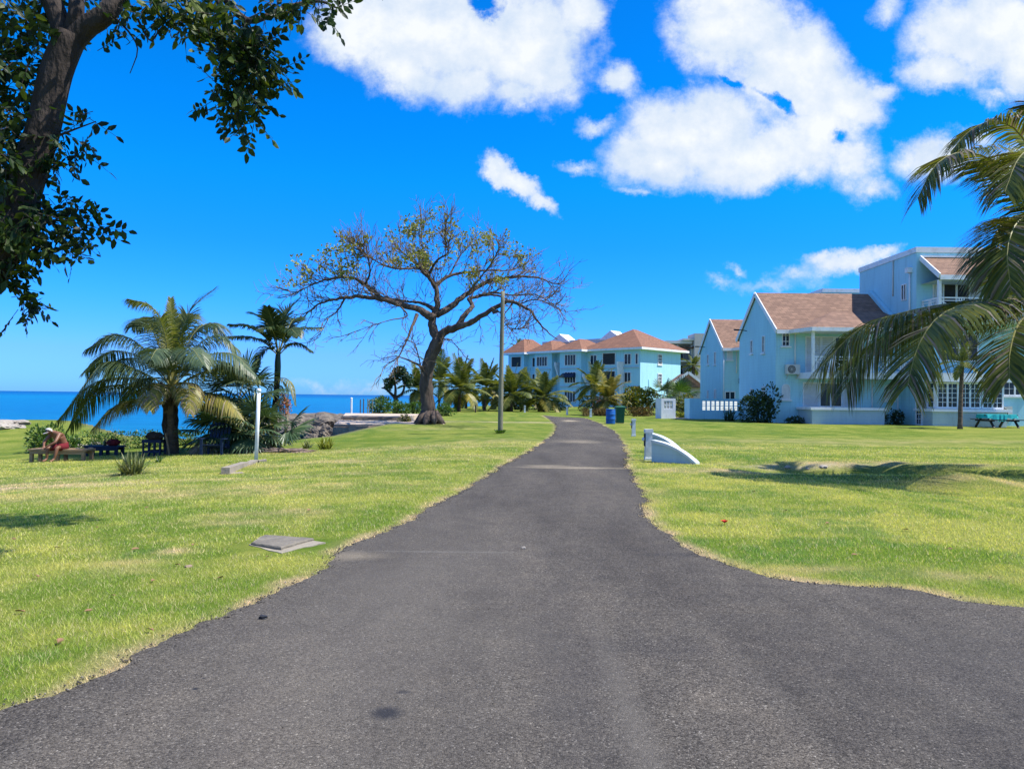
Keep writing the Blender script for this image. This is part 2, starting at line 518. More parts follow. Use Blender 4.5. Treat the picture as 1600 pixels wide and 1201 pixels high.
# foliage
G1 = [(0.15, (0.012, 0.032, 0.010)), (0.5, (0.030, 0.066, 0.016)), (0.9, (0.085, 0.125, 0.022))]
M['canopy_leaf'] = foliage('canopy_leaf', [(0.15, (0.008, 0.020, 0.009)), (0.6, (0.024, 0.052, 0.012)), (0.97, (0.12, 0.155, 0.025))], 0.5, 0.35, spec=0.25)
M['palm_leaf'] = foliage('palm_leaf', [(0.1, (0.042, 0.066, 0.016)), (0.5, (0.105, 0.135, 0.027)), (0.9, (0.235, 0.235, 0.05))], 0.5, 0.32, nscale=.8, spec=0.35)
M['palm_blue'] = foliage('palm_blue', [(0.1, (0.036, 0.066, 0.038)), (0.5, (0.075, 0.12, 0.058)), (0.9, (0.16, 0.20, 0.09))], 0.45, 0.28, nscale=.6, spec=0.45)
M['palm_yellow'] = foliage('palm_yellow', [(0.1, (0.10, 0.12, 0.025)), (0.5, (0.22, 0.21, 0.04)), (0.9, (0.38, 0.30, 0.07))], 0.45, 0.3, (1.3, 1.2, .7), .6)
M['palm_dry'] = foliage('palm_dry', [(0.1, (0.12, 0.09, 0.06)), (0.5, (0.24, 0.19, 0.13)), (0.9, (0.40, 0.33, 0.24))], 0.7, 0.2, (1.2, 1.1, .9), 1.5)
M['rachis'] = surf('rachis', (0.30, 0.27, 0.08), (0.2, 0.19, 0.06), 3, 0.5)
M['areca_leaf'] = foliage('areca_leaf', [(0.1, (0.014, 0.034, 0.013)), (0.5, (0.030, 0.058, 0.019)), (0.95, (0.09, 0.115, 0.035))], 0.42, 0.15, nscale=.9)
M['fan_leaf'] = foliage('fan_leaf', [(0.1, (0.026, 0.055, 0.024)), (0.5, (0.055, 0.098, 0.042)), (0.95, (0.15, 0.19, 0.085))], 0.42, 0.18, nscale=1.2)
M['olive_leaf'] = foliage('olive_leaf', [(0.1, (0.14, 0.17, 0.025)), (0.5, (0.24, 0.26, 0.04)), (0.95, (0.36, 0.32, 0.08))], 0.6, 0.3, (1.3, 1.2, .7), .8)
M['shrub_dark'] = foliage('shrub_dark', [(0.1, (0.010, 0.026, 0.012)), (0.5, (0.022, 0.052, 0.018)), (0.95, (0.06, 0.10, 0.03))], 0.4, 0.15, nscale=1.5)
M['shrub_green'] = foliage('shrub_green', [(0.1, (0.024, 0.062, 0.013)), (0.5, (0.060, 0.13, 0.022)), (0.95, (0.14, 0.22, 0.04))], 0.45, 0.25, nscale=1.5)
M['croton'] = foliage('croton', [(0.1, (0.022, 0.05, 0.012)), (0.45, (0.08, 0.12, 0.018)), (0.75, (0.22, 0.20, 0.025)), (0.97, (0.30, 0.11, 0.03))], 0.45, 0.2, nscale=2.0)
M['hedge_brown'] = foliage('hedge_brown', [(0.1, (0.05, 0.045, 0.012)), (0.5, (0.14, 0.10, 0.025)), (0.95, (0.24, 0.12, 0.05))], 0.6, 0.2, nscale=2.5)
M['strap_leaf'] = foliage('strap_leaf', [(0.1, (0.055, 0.085, 0.025)), (0.5, (0.13, 0.16, 0.055)), (0.95, (0.29, 0.28, 0.14))], 0.5, 0.2, nscale=3)
M['lime_leaf'] = foliage('lime_leaf', [(0.1, (0.12, 0.17, 0.02)), (0.5, (0.24, 0.27, 0.03)), (0.95, (0.36, 0.34, 0.06))], 0.5, 0.25, nscale=3)
M['pink_leaf'] = foliage('pink_leaf', [(0.1, (0.03, 0.05, 0.015)), (0.5, (0.09, 0.05, 0.03)), (0.95, (0.32, 0.05, 0.10))], 0.5, 0.2, nscale=3)
M['fruit_orange'] = foliage('fruit_orange', [(0.1, (0.28, 0.09, 0.02)), (0.5, (0.45, 0.14, 0.03)), (0.95, (0.55, 0.22, 0.06))], 0.5, 0.0)
# ------------------------------------------------------------------ vegetation builders
def leaflets(mb, pts, Lmax, n, width, droop=0.5, m=0, start=0.12, spread=0.85, vlift=0.2, profile=None, segs=3, ragged_=0.12, dry=None, sidev=None):
    """pinnate leaflets along a rachis polyline"""
    k = len(pts) - 1
    side_prev = Vector(sidev) if sidev is not None else None
    for i in range(n):
        t = start + (1 - start) * (i + 0.5) / n
        u = t * k; j = min(int(u), k - 1)
        p = pts[j].lerp(pts[j + 1], u - j)
        tan = (pts[j + 1] - pts[j]).normalized()
        if abs(tan.z) < 0.93 or side_prev is None:
            sd = tan.cross(UP)
            if sd.length < .05: sd = Vector((1, 0, 0))
            sd.normalize()
            if side_prev is not None and sd.dot(side_prev) < 0: sd = -sd
            if side_prev is not None: sd = (sd * .4 + side_prev * .6).normalized()
        else:
            sd = (side_prev - tan * side_prev.dot(tan)).normalized()
        side_prev = sd
        nr = sd.cross(tan)
        if nr.z < 0: nr = -nr
        pr = profile(t) if profile else (0.35 + 0.65 * math.sin(PI * min(1, 0.12 + t * 0.80))) * (1 - 0.45 * t ** 4)
        for s in (-1, 1):
            L = Lmax * pr * random.uniform(1 - ragged_, 1 + ragged_ * .6)
            d = (sd * s * spread + tan * (0.35 + 0.75 * t * t) + nr * vlift * (1 - t)).normalized() + rv(0.09)
            d.normalize()
            w = tan - d * tan.dot(d)
            if w.length < .05: w = nr.copy()
            w = (w.normalized() + nr * s * .35).normalized()
            q = p.copy(); o = len(mb.v)
            prof = [0.55, 1.0, 0.75, 0.0] if segs == 3 else [0.7, 1.0, 0.0]
            mm = dry if (dry is not None and random.random() < 0.17) else m
            for g in range(segs + 1):
                wd = w * (width * prof[g] * 0.5)
                if g < segs:
                    mb.v.append(tuple(q - wd)); mb.v.append(tuple(q + wd))
                else:
                    mb.v.append(tuple(q))
                d = (d + Vector((0, 0, -1)) * (droop * (0.35 + 0.5 * g) * (0.8 + .4 * random.random()))).normalized()
                q = q + d * (L / segs)
            for g in range(segs - 1):
                a = o + 2 * g
                mb.f.append((a, a + 1, a + 3, a + 2)); mb.m.append(mm)
            a = o + 2 * (segs - 1)
            mb.f.append((a, a + 1, a + 2)); mb.m.append(mm)


def frond(parent, pts, Lmax, n=60, width=0.035, droop=0.5, leaf='palm_leaf', name='frond', rr=0.025, tipmat='palm_dry', label=None, **kw):
    pts = catmull(pts, 14)
    mb = MB()
    mb.tube(pts, [rr * (1 - 0.85 * i / 14) for i in range(15)], 5, 1)
    leaflets(mb, pts, Lmax, n, width, droop, 0, dry=2 if tipmat else None, **kw)
    o = mb.build(name, [M[leaf], M['rachis'], M[tipmat or 'palm_dry']], parent)
    if label: o['label'] = label
    return o


def arc(c, az, el, L, bend, n=8, twist=0.0):
    """a rachis that starts at c with azimuth/elevation and bends down"""
    d = Vector((math.cos(az) * math.cos(el), math.sin(az) * math.cos(el), math.sin(el)))
    p = Vector(c); out = [p.copy()]
    for i in range(n):
        p = p + d * (L / n); out.append(p.copy())
        d = (d + Vector((0, 0, -1)) * (bend / n) * (0.5 + 1.1 * i / n)).normalized()
        if twist: d = (Matrix.Rotation(twist / n, 3, 'Z') @ d)
    return out


def trunk_tube(parent, pts, r0, r1, mat='palm_bark', name='trunk', n=10, rough=0.1, flare=1.35, segs=10):
    mb = MB(); q = catmull(pts, segs)
    rad = [(r0 + (r1 - r0) * i / segs) * (1 + (flare - 1) * math.exp(-i / segs * 9)) for i in range(segs + 1)]
    mb.tube(q, rad, n, 0, rough=rough)
    return mb.build(name, M[mat], parent, smooth=True)


def far_palm(label, base, h, crown_l, nfr=16, leaf='palm_leaf', lean=(0, 0), yellow=0, tr=0.16, name='coconut_palm', group=None, n=26, width=.06, seed=0, elmin=-0.35, ylab=None):
    random.seed(seed + 100)
    b = Vector(base)
    t = thing(name, label, 'palm tree', b, group)
    top = b + Vector((lean[0], lean[1], h))
    trunk_tube(t, [b - Vector((0, 0, .1)), b.lerp(top, .5) + Vector((lean[0] * -.15, 0, 0)), top], tr * 1.15, tr, rough=.15, n=8)
    for k in range(nfr):
        az = k * 2.39996 + random.uniform(-.25, .25)
        q = k / max(1, nfr - 1)
        el = 1.42 + (elmin - 1.42) * q + random.uniform(-.1, .1)
        L = crown_l * random.uniform(.85, 1.1) * (0.85 + .15 * math.sin(PI * q))
        lf = 'palm_yellow' if k >= nfr - yellow else leaf
        frond(t, arc(top, az, el, L, .75 + .75 * q, 7), L * .30, n, width, 0.28 + .3 * q, lf, rr=.028, segs=2, tipmat=None)
    return t


def fan(mb, c, d, up, r, nseg=22, spread=2.0, droop=0.35, m=0, width=None):
    """palmate leaf blade: joined pleats near the hub, free drooping tips"""
    d = d.normalized(); s = d.cross(up)
    if s.length < .05: s = Vector((1, 0, 0))
    s.normalize(); nr = s.cross(d).normalized()
    for i in range(nseg):
        a = (i / (nseg - 1) - .5) * 2 * spread
        dd = (d * math.cos(a) + s * math.sin(a) + nr * (.12 * math.cos(a * 2))).normalized()
        w = (s * math.cos(a) - d * math.sin(a)).normalized()
        L = r * (1 - .16 * abs(a / spread) ** 2) * random.uniform(.92, 1.05)
        tw = width or 2 * spread / nseg * r * 0.5
        o = len(mb.v); q = c + dd * (.02 * r)
        ws = [.1, 1.0, .85, 0.0]; st = [.0, .5, .32, .22]
        zig = nr * (tw * .3 * (1 if i % 2 else -1))
        for g in range(4):
            if g: q = q + dd * (L * st[g])
            if g >= 1: dd = (dd + Vector((0, 0, -1)) * droop * g * .55 * random.uniform(.7, 1.3)).normalized()
            if g < 3:
                mb.v.append(tuple(q - w * (tw * ws[g] * .5) + zig * (ws[g] * .5))); mb.v.append(tuple(q + w * (tw * ws[g] * .5) - zig * (ws[g] * .5)))
            else: mb.v.append(tuple(q))
        for g in range(2):
            a_ = o + 2 * g
            mb.f.append((a_, a_ + 1, a_ + 3, a_ + 2)); mb.m.append(m)
        mb.f.append((o + 4, o + 5, o + 6)); mb.m.append(m)


def fan_palm(name, label, base, h, nfan, r, leaf='fan_leaf', tr=.1, pet=1.0, seed=0, dead=0, elmin=-.6, group=None, cat='palm tree', tmat='dark_bark'):
    random.seed(seed + 300)
    b = Vector(base)
    t = thing(name, label, cat, b, group)
    top = b + Vector((0, 0, h))
    if h > .15:
        trunk_tube(t, [b - Vector((0, 0, .08)), b.lerp(top, .5), top], tr * 1.1, tr, tmat, rough=.2, n=8)
    for k in range(nfan + dead):
        mb = MB()
        q = k / max(1, nfan - 1)
        az = k * 2.39996 + random.uniform(-.3, .3)
        el = 1.35 + (elmin - 1.35) * min(q, 1.15)
        L = pet * random.uniform(.75, 1.1)
        pts = arc(top, az, el, L, .55, 5)
        mb.tube(pts, [.022, .02, .017, .015, .014, .012], 4, 1)
        dr = (pts[-1] - pts[-2]).normalized()
        fan(mb, pts[-1], dr, UP + rv(.25), r * random.uniform(.85, 1.1), 22, 1.75, .28 + .25 * q)
        mb.build('fan_leaf', [M['palm_dry' if k >= nfan else leaf], M['rachis']], t)
    return t


def bush(name, label, cat, base, rx, ry, rz, n, lsize, leaf, group=None, seed=0, flat_=0.0, lobes=7, stems=6, aspect=.55, droopy=0.0):
    random.seed(seed + 500)
    b = Vector(base)
    t = thing(name, label, cat, b, group)
    mb = MB(); lob = []
    for i in range(lobes):
        a = random.uniform(0, 2 * PI); q = random.uniform(.15, .75)
        lob.append((Vector((math.cos(a) * q * rx, math.sin(a) * q * ry, random.uniform(.25, .78) * rz)), random.uniform(.32, .55)))
    lob.append((Vector((0, 0, rz * .4)), .6))
    for i in range(n):
        c, s = random.choice(lob)
        d = rv().normalized()
        rr = random.uniform(.55, 1.0) ** .5 * random.uniform(.85, 1.12)
        p = b + c + Vector((d.x * rx * s, d.y * ry * s, d.z * rz * s)) * rr
        if p.z < b.z + .02: p.z = b.z + random.uniform(.02, .12) * rz
        ld = (d + rv(.8) + Vector((0, 0, .25 - droopy))).normalized()
        w = ld.cross(rv().normalized())
        if w.length < .05: continue
        L = lsize * random.uniform(.6, 1.25)
        mb.leaf(p, ld, w.normalized(), L, L * aspect)
    mb.build('foliage', M[leaf], t)
    sb = MB()
    for i in range(stems):
        c, s = lob[i % len(lob)]
        sb.tube(catmull([b + Vector((random.uniform(-.12, .12) * rx, random.uniform(-.12, .12) * ry, -.05)), b + c * .5 + rv(.06), b + c], 5), [.03, .026, .022, .018, .014, .01], 4)
    sb.build('stem', M['dark_bark'], t)
    return t


def strap_plant(name, label, base, n, L, leaf, w=.03, seed=0, spread=.9, cat='plant'):
    random.seed(seed + 700)
    b = Vector(base); mb = MB()
    for i in range(n):
        az = random.uniform(0, 2 * PI); el = random.uniform(.25, 1.5) if spread > .5 else random.uniform(.7, 1.5)
        o = b + Vector((random.uniform(-.28, .28) * L, random.uniform(-.28, .28) * L, -.02))
        pts = arc(o, az, el, L * random.uniform(.6, 1.1), .9, 4)
        s = Vector((-math.sin(az), math.cos(az), 0)); k = len(mb.v)
        ws = [.8, 1, .9, .6, 0]
        for g, p in enumerate(pts):
            if g < 4: mb.v += [tuple(p - s * w * ws[g] * .5), tuple(p + s * w * ws[g] * .5)]
            else: mb.v.append(tuple(p))
        for g in range(3): mb.f.append((k + 2 * g, k + 2 * g + 1, k + 2 * g + 3, k + 2 * g + 2)); mb.m.append(0)
        mb.f.append((k + 6, k + 7, k + 8)); mb.m.append(0)
    o = mb.build(name, M[leaf], loc=b)
    return tag(o, label, cat)


def rock(name, label, c, sx, sy, sz, mat='rock', seed=0, sub=4, amp=.35, group=None, cat='rock', sink=.35):
    bm = bmesh.new(); bmesh.ops.create_icosphere(bm, subdivisions=sub, radius=1)
    off = Vector((seed * 7.3, seed * 3.1, seed * 1.7))
    for v in bm.verts:
        p = v.co.copy()
        k = 1 + amp * (mnoise.noise(p * 1.3 + off) + .55 * mnoise.noise(p * 3.1 + off) + .35 * abs(mnoise.noise(p * 6.3 + off)) + .2 * mnoise.noise(p * 13 + off))
        v.co = Vector((p.x * k * sx, p.y * k * sy, (p.z * k + 1 - 2 * sink) * sz))
    me = bpy.data.meshes.new(name); bm.to_mesh(me); bm.free(); me.materials.append(M[mat])
    o = bpy.data.objects.new(name, me); COL.objects.link(o); o.location = c
    return tag(o, label, cat, group)


# ------------------------------------------------------------------ the setting: ground, road, sea
def axis(parts):
    out = []
    for a, b, st in parts:
        out.append(np.arange(a, b - 1e-6, st))
    return np.unique(np.round(np.concatenate(out), 4))


xs = np.concatenate([[-300, -200, -140, -100, -75], axis([(-60, -34, 1.5), (-34, -14, .5), (-14, -8, .3), (-8, 10, .14), (10, 22, .35), (22, 60, 1.5)]), [60, 75, 100, 140, 200, 320, 600, 1200, 3000]])
ys = np.concatenate([[-400, -150, -60, -30, -15, -6], axis([(-2, 2, .5), (2, 13, .12), (13, 24, .16), (24, 64, .4), (64, 100, 1.2), (100, 180, 4)]), [180, 200, 240, 300, 400, 600, 1000, 3000]])
GX, GY = np.meshgrid(xs, ys)
GZ = zt(GX.ravel(), GY.ravel())
rd = polydist(GX.ravel(), GY.ravel(), ROADC)
GZ = GZ - 0.02 * sstep(-0.02, .25, rd)          # the road bed is cut slightly into the lawn


def gauss(x, y, cx, cy, rx, ry, ang=0.0):
    dx, dy = x - cx, y - cy
    c, s = math.cos(ang), math.sin(ang)
    return np.exp(-(((dx * c + dy * s) / rx) ** 2 + ((-dx * s + dy * c) / ry) ** 2))


DRY = []
for (px, py, rx, ry, a) in [(900, 342 + 480, 0, 0, 0)]: pass
def _dp(px, py, rx, ry, k=1.0):
    p = G(px, py); DRY.append((p.x, p.y, rx, ry, k))
_dp(425, 802, .75, .35, .9); _dp(365, 815, .6, .3, .7); _dp(0, 762, 1.6, 1.0, 1.5); _dp(250, 768, 4.0, .6, .55); _dp(120, 745, 2.4, .7, .5); _dp(200, 890, .35, .2, .6)
_dp(1180, 738, 2.8, .45, .95); _dp(1060, 735, 1.6, .5, .8); _dp(1400, 722, 3.6, .5, .9); _dp(1280, 892, .5, .15, .6); _dp(1500, 900, 1.2, .2, .45); _dp(1540, 752, 1.3, .5, .8); _dp(270, 862, .25, .15, .7)
_dp(1240, 690, 5, 1.6, .45); _dp(1450, 690, 6, 1.4, .45); _dp(1110, 700, 2.5, 1.5, .35); _dp(560, 720, 5, 1.0, .5); _dp(640, 700, 5, 1.2, .5); _dp(380, 770, 3, .5, .5); _dp(760, 690, 2, 2, .4); _dp(1020, 770, .5, .6, .7); _dp(205, 880, .4, .2, .5)
_dp(660, 670, 3, .8, .5); _dp(1480, 745, 2.5, .3, .6); _dp(470, 745, 3, .5, .5); _dp(120, 780, 1.5, .4, .6)


def grass_cols(x, y, rdist):
    """lawn colour at world points: green patches, yellow and dry areas, the dry verge of the road"""
    a = fbm(x * .55, y * .55, 4, 21); b = fbm(x * 2.3, y * 2.3, 3, 31); c = fbm(x * .13 + 3, y * .13, 3, 41)
    # mowing passes run along the road
    st = fbm(x * 1.1 + y * .1, y * .16 + x * .15, 3, 51)
    st2 = fbm(x * .16 + y * .05, y * 1.3, 3, 53)
    yel = np.clip((a - .44) * .9 + (b - .5) * 1.7 + (c - .5) * .4 + (st - .5) * .9 + (st2 - .5) * 1.4 + .45, 0, 1)
    dry = np.zeros_like(x)
    for (cx, cy, rx, ry, k) in DRY:
        k = k * .8
        dry = np.maximum(dry, k * gauss(x, y, cx, cy, rx, ry))
    dry = dry * (0.35 + 1.25 * np.clip((b - .33) * 2.2, 0, 1))
    edge = sstep(-.22, .0, rdist + (vnoise(x * 3.1, y * 3.1, 66) - .5) * .22) * (0.35 + .9 * np.clip((vnoise(x * 1.9, y * 1.9, 61) - .25) * 1.8, 0, 1))
    dry = np.clip(np.maximum(dry, edge * .95), 0, 1)
    g = np.array([0.145, 0.225, 0.028]); yl = np.array([0.310, 0.340, 0.070]); dr = np.array([0.48, 0.385, 0.22])
    col = g[None] * (1 - yel[:, None]) + yl[None] * yel[:, None]
    clov = sstep(.66, .80, vnoise(x * 1.15 + 5, y * 1.15, 81)) * sstep(.40, .62, fbm(x * 4.3, y * 4.3, 2, 83)) * (1 - dry)
    col = col * (1 - .55 * clov[:, None]) + np.array([0.085, 0.185, 0.035])[None] * .55 * clov[:, None]
    col = col * (1 - dry[:, None]) + dr[None] * dry[:, None]
    return col, dry


fx, fy = GX.ravel(), GY.ravel()
gc, gdry = grass_cols(fx, fy, rd); gc = gc * .69
sdl = polydist(fx, fy, LAND)
shore = 1 - sstep(.2, 1.1, sdl)
sand = np.maximum(gauss(fx, fy, P(0, 762, 11.5).x - .6, G(0, 762).y, 1.4, .8), 0)
gc = gc * (1 - sand[:, None] * .8) + np.array([.52, .40, .22])[None] * sand[:, None] * .8
# trodden sandy path beyond the big tree and the bare bank of the ditch
pth = np.maximum(gauss(fx, fy, -2.0, 47.5, 7.0, .8), gauss(fx, fy, -8, 44.5, 3.0, 3.0)) * (0.6 + .8 * fbm(fx * .8, fy * 1.5, 3, 71))
pth = np.clip(pth, 0, 1)
gc = gc * (1 - pth[:, None] * .85) + np.array([.44, .35, .25])[None] * pth[:, None] * .85
dt = gauss(fx, fy, G(1265, 729).x, 18.35, 1.5, .16) * np.clip(fbm(fx * 3, fy * 5, 3, 77) * 2.4 - .5, 0, 1)
gc = gc * (1 - dt[:, None]) + np.array([.50, .42, .33])[None] * dt[:, None]
gc = gc * (1 - shore[:, None]) + np.array([.16, .135, .11])[None] * shore[:, None]
nx, ny = len(xs), len(ys)
me = bpy.data.meshes.new('lawn')
idx = np.arange(nx * ny).reshape(ny, nx)
F = np.stack([idx[:-1, :-1].ravel(), idx[:-1, 1:].ravel(), idx[1:, 1:].ravel(), idx[1:, :-1].ravel()], 1).astype(np.int32)
me.vertices.add(nx * ny); me.vertices.foreach_set('co', np.stack([fx, fy, GZ], 1).astype(np.float32).ravel())
me.loops.add(F.size); me.loops.foreach_set('vertex_index', F.ravel())
me.polygons.add(len(F)); me.polygons.foreach_set('loop_start', np.arange(0, F.size, 4, dtype=np.int32))
me.update(calc_edges=True); me.validate()
me.polygons.foreach_set('use_smooth', np.ones(len(F), bool))
at = me.color_attributes.new('turf', 'FLOAT_COLOR', 'POINT')
at.data.foreach_set('color', np.concatenate([gc, np.ones((len(gc), 1))], 1).astype(np.float32).ravel())
mg, nt, bs = newmat('lawn_turf')
va = N(nt, 'ShaderNodeVertexColor', layer_name='turf')
geo = N(nt, 'ShaderNodeNewGeometry')
n1 = N(nt, 'ShaderNodeTexNoise', _Scale=38.0, _Detail=6.0, _Roughness=.75); nt.links.new(geo.outputs['Position'], n1.inputs['Vector'])
n2 = N(nt, 'ShaderNodeTexNoise', _Scale=5.0, _Detail=8.0, _Roughness=.75); nt.links.new(geo.outputs['Position'], n2.inputs['Vector'])
f1 = ramp(nt, n1.outputs['Fac'], [(0.28, (0.42, 0.48, 0.30)), (0.5, (0.95, 0.95, 0.9)), (0.72, (1.40, 1.30, 1.35))])
f2 = ramp(nt, n2.outputs['Fac'], [(0.3, (0.72, 0.82, 0.62)), (0.5, (1, 1, 1)), (0.7, (1.24, 1.14, 1.25))])
cc = mixc(nt, 1.0, mixc(nt, 1.0, va.outputs['Color'], f1, 'MULTIPLY'), f2, 'MULTIPLY')
nt.links.new(cc, bs.inputs['Base Color']); bs.inputs['Roughness'].default_value = .95; bs.inputs['Specular IOR Level'].default_value = .08
bp = N(nt, 'ShaderNodeBump', _Strength=.7, _Distance=.03); nt.links.new(n1.outputs['Fac'], bp.inputs['Height']); nt.links.new(bp.outputs[0], bs.inputs['Normal'])
me.materials.append(mg)
lawn = bpy.data.objects.new('ground', me); COL.objects.link(lawn); struct(lawn)

# road sheet
rp = [Vector((x, y, 0)) for x, y in ROADP]
tri = tessellate_polygon([rp])
mb = MB()
rv_ = [(p.x, p.y, 0.006 + float(vnoise(p.x * 3, p.y * 3, 5)) * .006) for p in rp]
nr_ = len(rv_)
mb.add(rv_, [t if (rp[t[1]] - rp[t[0]]).cross(rp[t[2]] - rp[t[0]]).z > 0 else t[::-1] for t in tri])
mb.add(rv_ + [(x, y, -.06) for x, y, z in rv_], [(i, (i + 1) % nr_, nr_ + (i + 1) % nr_, nr_ + i) for i in range(nr_)])
mr, nt, bs = newmat('asphalt')
geo = N(nt, 'ShaderNodeNewGeometry'); pos = geo.outputs['Position']
def noise_(scale, detail=4.0, rough=.6, st=None, w=None):
    n = N(nt, 'ShaderNodeTexNoise', _Scale=scale, _Detail=detail, _Roughness=rough)
    src = pos
    if st:
        mp = N(nt, 'ShaderNodeMapping'); mp.inputs['Scale'].default_value = st; nt.links.new(pos, mp.inputs[0]); src = mp.outputs[0]
    nt.links.new(src, n.inputs['Vector'])
    return n.outputs['Fac']
v1 = N(nt, 'ShaderNodeTexVoronoi', _Scale=120.0); nt.links.new(pos, v1.inputs['Vector'])
stone = N(nt, 'ShaderNodeSeparateColor'); nt.links.new(v1.outputs['Color'], stone.inputs[0])
base = ramp(nt, stone.outputs[0], [(0.0, (0.028, 0.024, 0.020)), (0.45, (0.076, 0.066, 0.055)), (0.92, (0.122, 0.107, 0.089)), (0.98, (0.17, 0.152, 0.128)), (1.0, (0.26, 0.235, 0.20))])
big = ramp(nt, noise_(.55, 6, .6, (1.6, .35, 1)), [(0.3, (0.66, 0.65, 0.66)), (0.5, (1, 1, 1)), (0.7, (1.36, 1.33, 1.28))])
mid = ramp(nt, noise_(3.2, 8, .7), [(0.3, (0.80, 0.80, 0.82)), (0.5, (1, 1, 1)), (0.72, (1.2, 1.18, 1.14))])
c = mixc(nt, 1.0, mixc(nt, 1.0, base, big, 'MULTIPLY'), mid, 'MULTIPLY')
sx = N(nt, 'ShaderNodeSeparateXYZ'); nt.links.new(pos, sx.inputs[0])
X_, Y_ = sx.outputs[0], sx.outputs[1]
wob = math_(nt, 'MULTIPLY', math_(nt, 'SUBTRACT', noise_(1.1, 5), .5), 1.6)
def blob(cx, cy, rx, ry, edge=.5, wk=1.0):
    dx = math_(nt, 'DIVIDE', math_(nt, 'SUBTRACT', X_, cx), rx); dy = math_(nt, 'DIVIDE', math_(nt, 'SUBTRACT', Y_, cy), ry)
    q = math_(nt, 'SQRT', math_(nt, 'ADD', math_(nt, 'MULTIPLY', dx, dx), math_(nt, 'MULTIPLY', dy, dy)))
    q = math_(nt, 'ADD', q, math_(nt, 'MULTIPLY', wob, wk))
    return math_(nt, 'DIVIDE', math_(nt, 'SUBTRACT', 1.0, q), edge, True)
c = mixc(nt, math_(nt, 'MULTIPLY', blob(-.9, 6.0, 1.5, 6.0, 1.0, .6), .45), c, (.140, .124, .104))
c = mixc(nt, math_(nt, 'MULTIPLY', blob(3.0, 4.3, 2.2, 1.7, .9, .7), .40), c, (.050, .046, .044))
c = mixc(nt, math_(nt, 'MULTIPLY', blob(.35, 4.2, .35, 2.6, .9, .8), .35), c, (.055, .050, .048))
# pale worn track (right wheel path), pale seams and sandy washes, oil stains
trk = blob(.62, 3.6, .14, 2.6, .9, .5)
c = mixc(nt, math_(nt, 'MULTIPLY', trk, .38), c, (.145, .130, .110))
seam = blob(-.75, 7.75, 1.1, .05, .8, .5); c = mixc(nt, math_(nt, 'MULTIPLY', math_(nt, 'MULTIPLY', seam, .45), noise_(6, 5, .7)), c, (.22, .21, .19))
for (px, py, rx, ry, k) in [(895, 731, 1.7, .32, .5), (890, 657.5, .8, 2.4, .8), (860, 728, .7, .25, .5), (905, 690, 1.1, 1.3, .35), (560, 870, .45, .3, .3)]:
    p = flat(px, py)
    w_ = math_(nt, 'MULTIPLY', math_(nt, 'MULTIPLY', blob(p.x, p.y, rx, ry, .8, 1.0), k), math_(nt, 'MULTIPLY', noise_(14, 6, .8), 1.6), True)
    c = mixc(nt, w_, c, (.46, .38, .26))
for (px, py, rx, ry, k) in [(603, 1116, .105, .10, .85), (305, 1078, .022, .02, .95), (318, 1061, .014, .012, .9), (630, 1083, .05, .03, .6), (1030, 795, .3, .8, .5), (1120, 868, 1.0, .14, .4), (1010, 1010, .5, .35, .2)]:
    p = flat(px, py)
    c = mixc(nt, math_(nt, 'MULTIPLY', blob(p.x, p.y, rx, ry, .6, .4), k), c, (.020, .021, .026))
nt.links.new(c, bs.inputs['Base Color']); bs.inputs['Roughness'].default_value = .9; bs.inputs['Specular IOR Level'].default_value = .2
bp = N(nt, 'ShaderNodeBump', _Strength=.55, _Distance=.008)
hh = math_(nt, 'ADD', stone.outputs[1], math_(nt, 'MULTIPLY', v1.outputs['Distance'], -1.2)); nt.links.new(hh, bp.inputs['Height']); nt.links.new(bp.outputs[0], bs.inputs['Normal'])
road = mb.build('road', mr); struct(road)

# sea
mb = MB(); mb.quad((-40000, -100, SEA), (40000, -100, SEA), (40000, 45000, SEA), (-40000, 45000, SEA))
ms, nt, bs = newmat('sea_water')
geo = N(nt, 'ShaderNodeNewGeometry'); pos = geo.outputs['Position']
sx = N(nt, 'ShaderNodeSeparateXYZ'); nt.links.new(pos, sx.inputs[0])
far = math_(nt, 'DIVIDE', math_(nt, 'LOGARITHM', math_(nt, 'MAXIMUM', sx.outputs[1], 10.0), 10.0), 4.0)
rip = noise_(.05, 5, .6, (.25, 1, 1)); rip2 = noise_(.5, 5, .65, (.5, 1.6, 1))
dc = ramp(nt, math_(nt, 'ADD', far, math_(nt, 'MULTIPLY', math_(nt, 'SUBTRACT', rip, .5), .14)), [(0.42, (0.006, 0.135, 0.26)), (0.52, (0.003, 0.120, 0.28)), (0.66, (0.002, 0.145, 0.30)), (0.74, (0.001, 0.085, 0.24)), (.9, (0.001, 0.055, 0.20))])
dc = mixc(nt, 1.0, dc, ramp(nt, rip2, [(.3, (.55, .62, .7)), (.5, (1, 1, 1)), (.7, (1.35, 1.3, 1.2))]), 'MULTIPLY')
cap = math_(nt, 'MULTIPLY', math_(nt, 'SUBTRACT', noise_(.9, 3, .6, (.35, 1.0, 1)), .735), 22, True)
dc = mixc(nt, cap, dc, (.75, .8, .82))
nt.links.new(dc, bs.inputs['Base Color']); bs.inputs['Roughness'].default_value = .35; bs.inputs['Specular IOR Level'].default_value = .12
bp = N(nt, 'ShaderNodeBump', _Strength=.5, _Distance=.25); nt.links.new(noise_(1.2, 6, .65, (.6, 1.2, 1)), bp.inputs['Height']); nt.links.new(bp.outputs[0], bs.inputs['Normal'])
sea = mb.build('sea', ms); struct(sea)

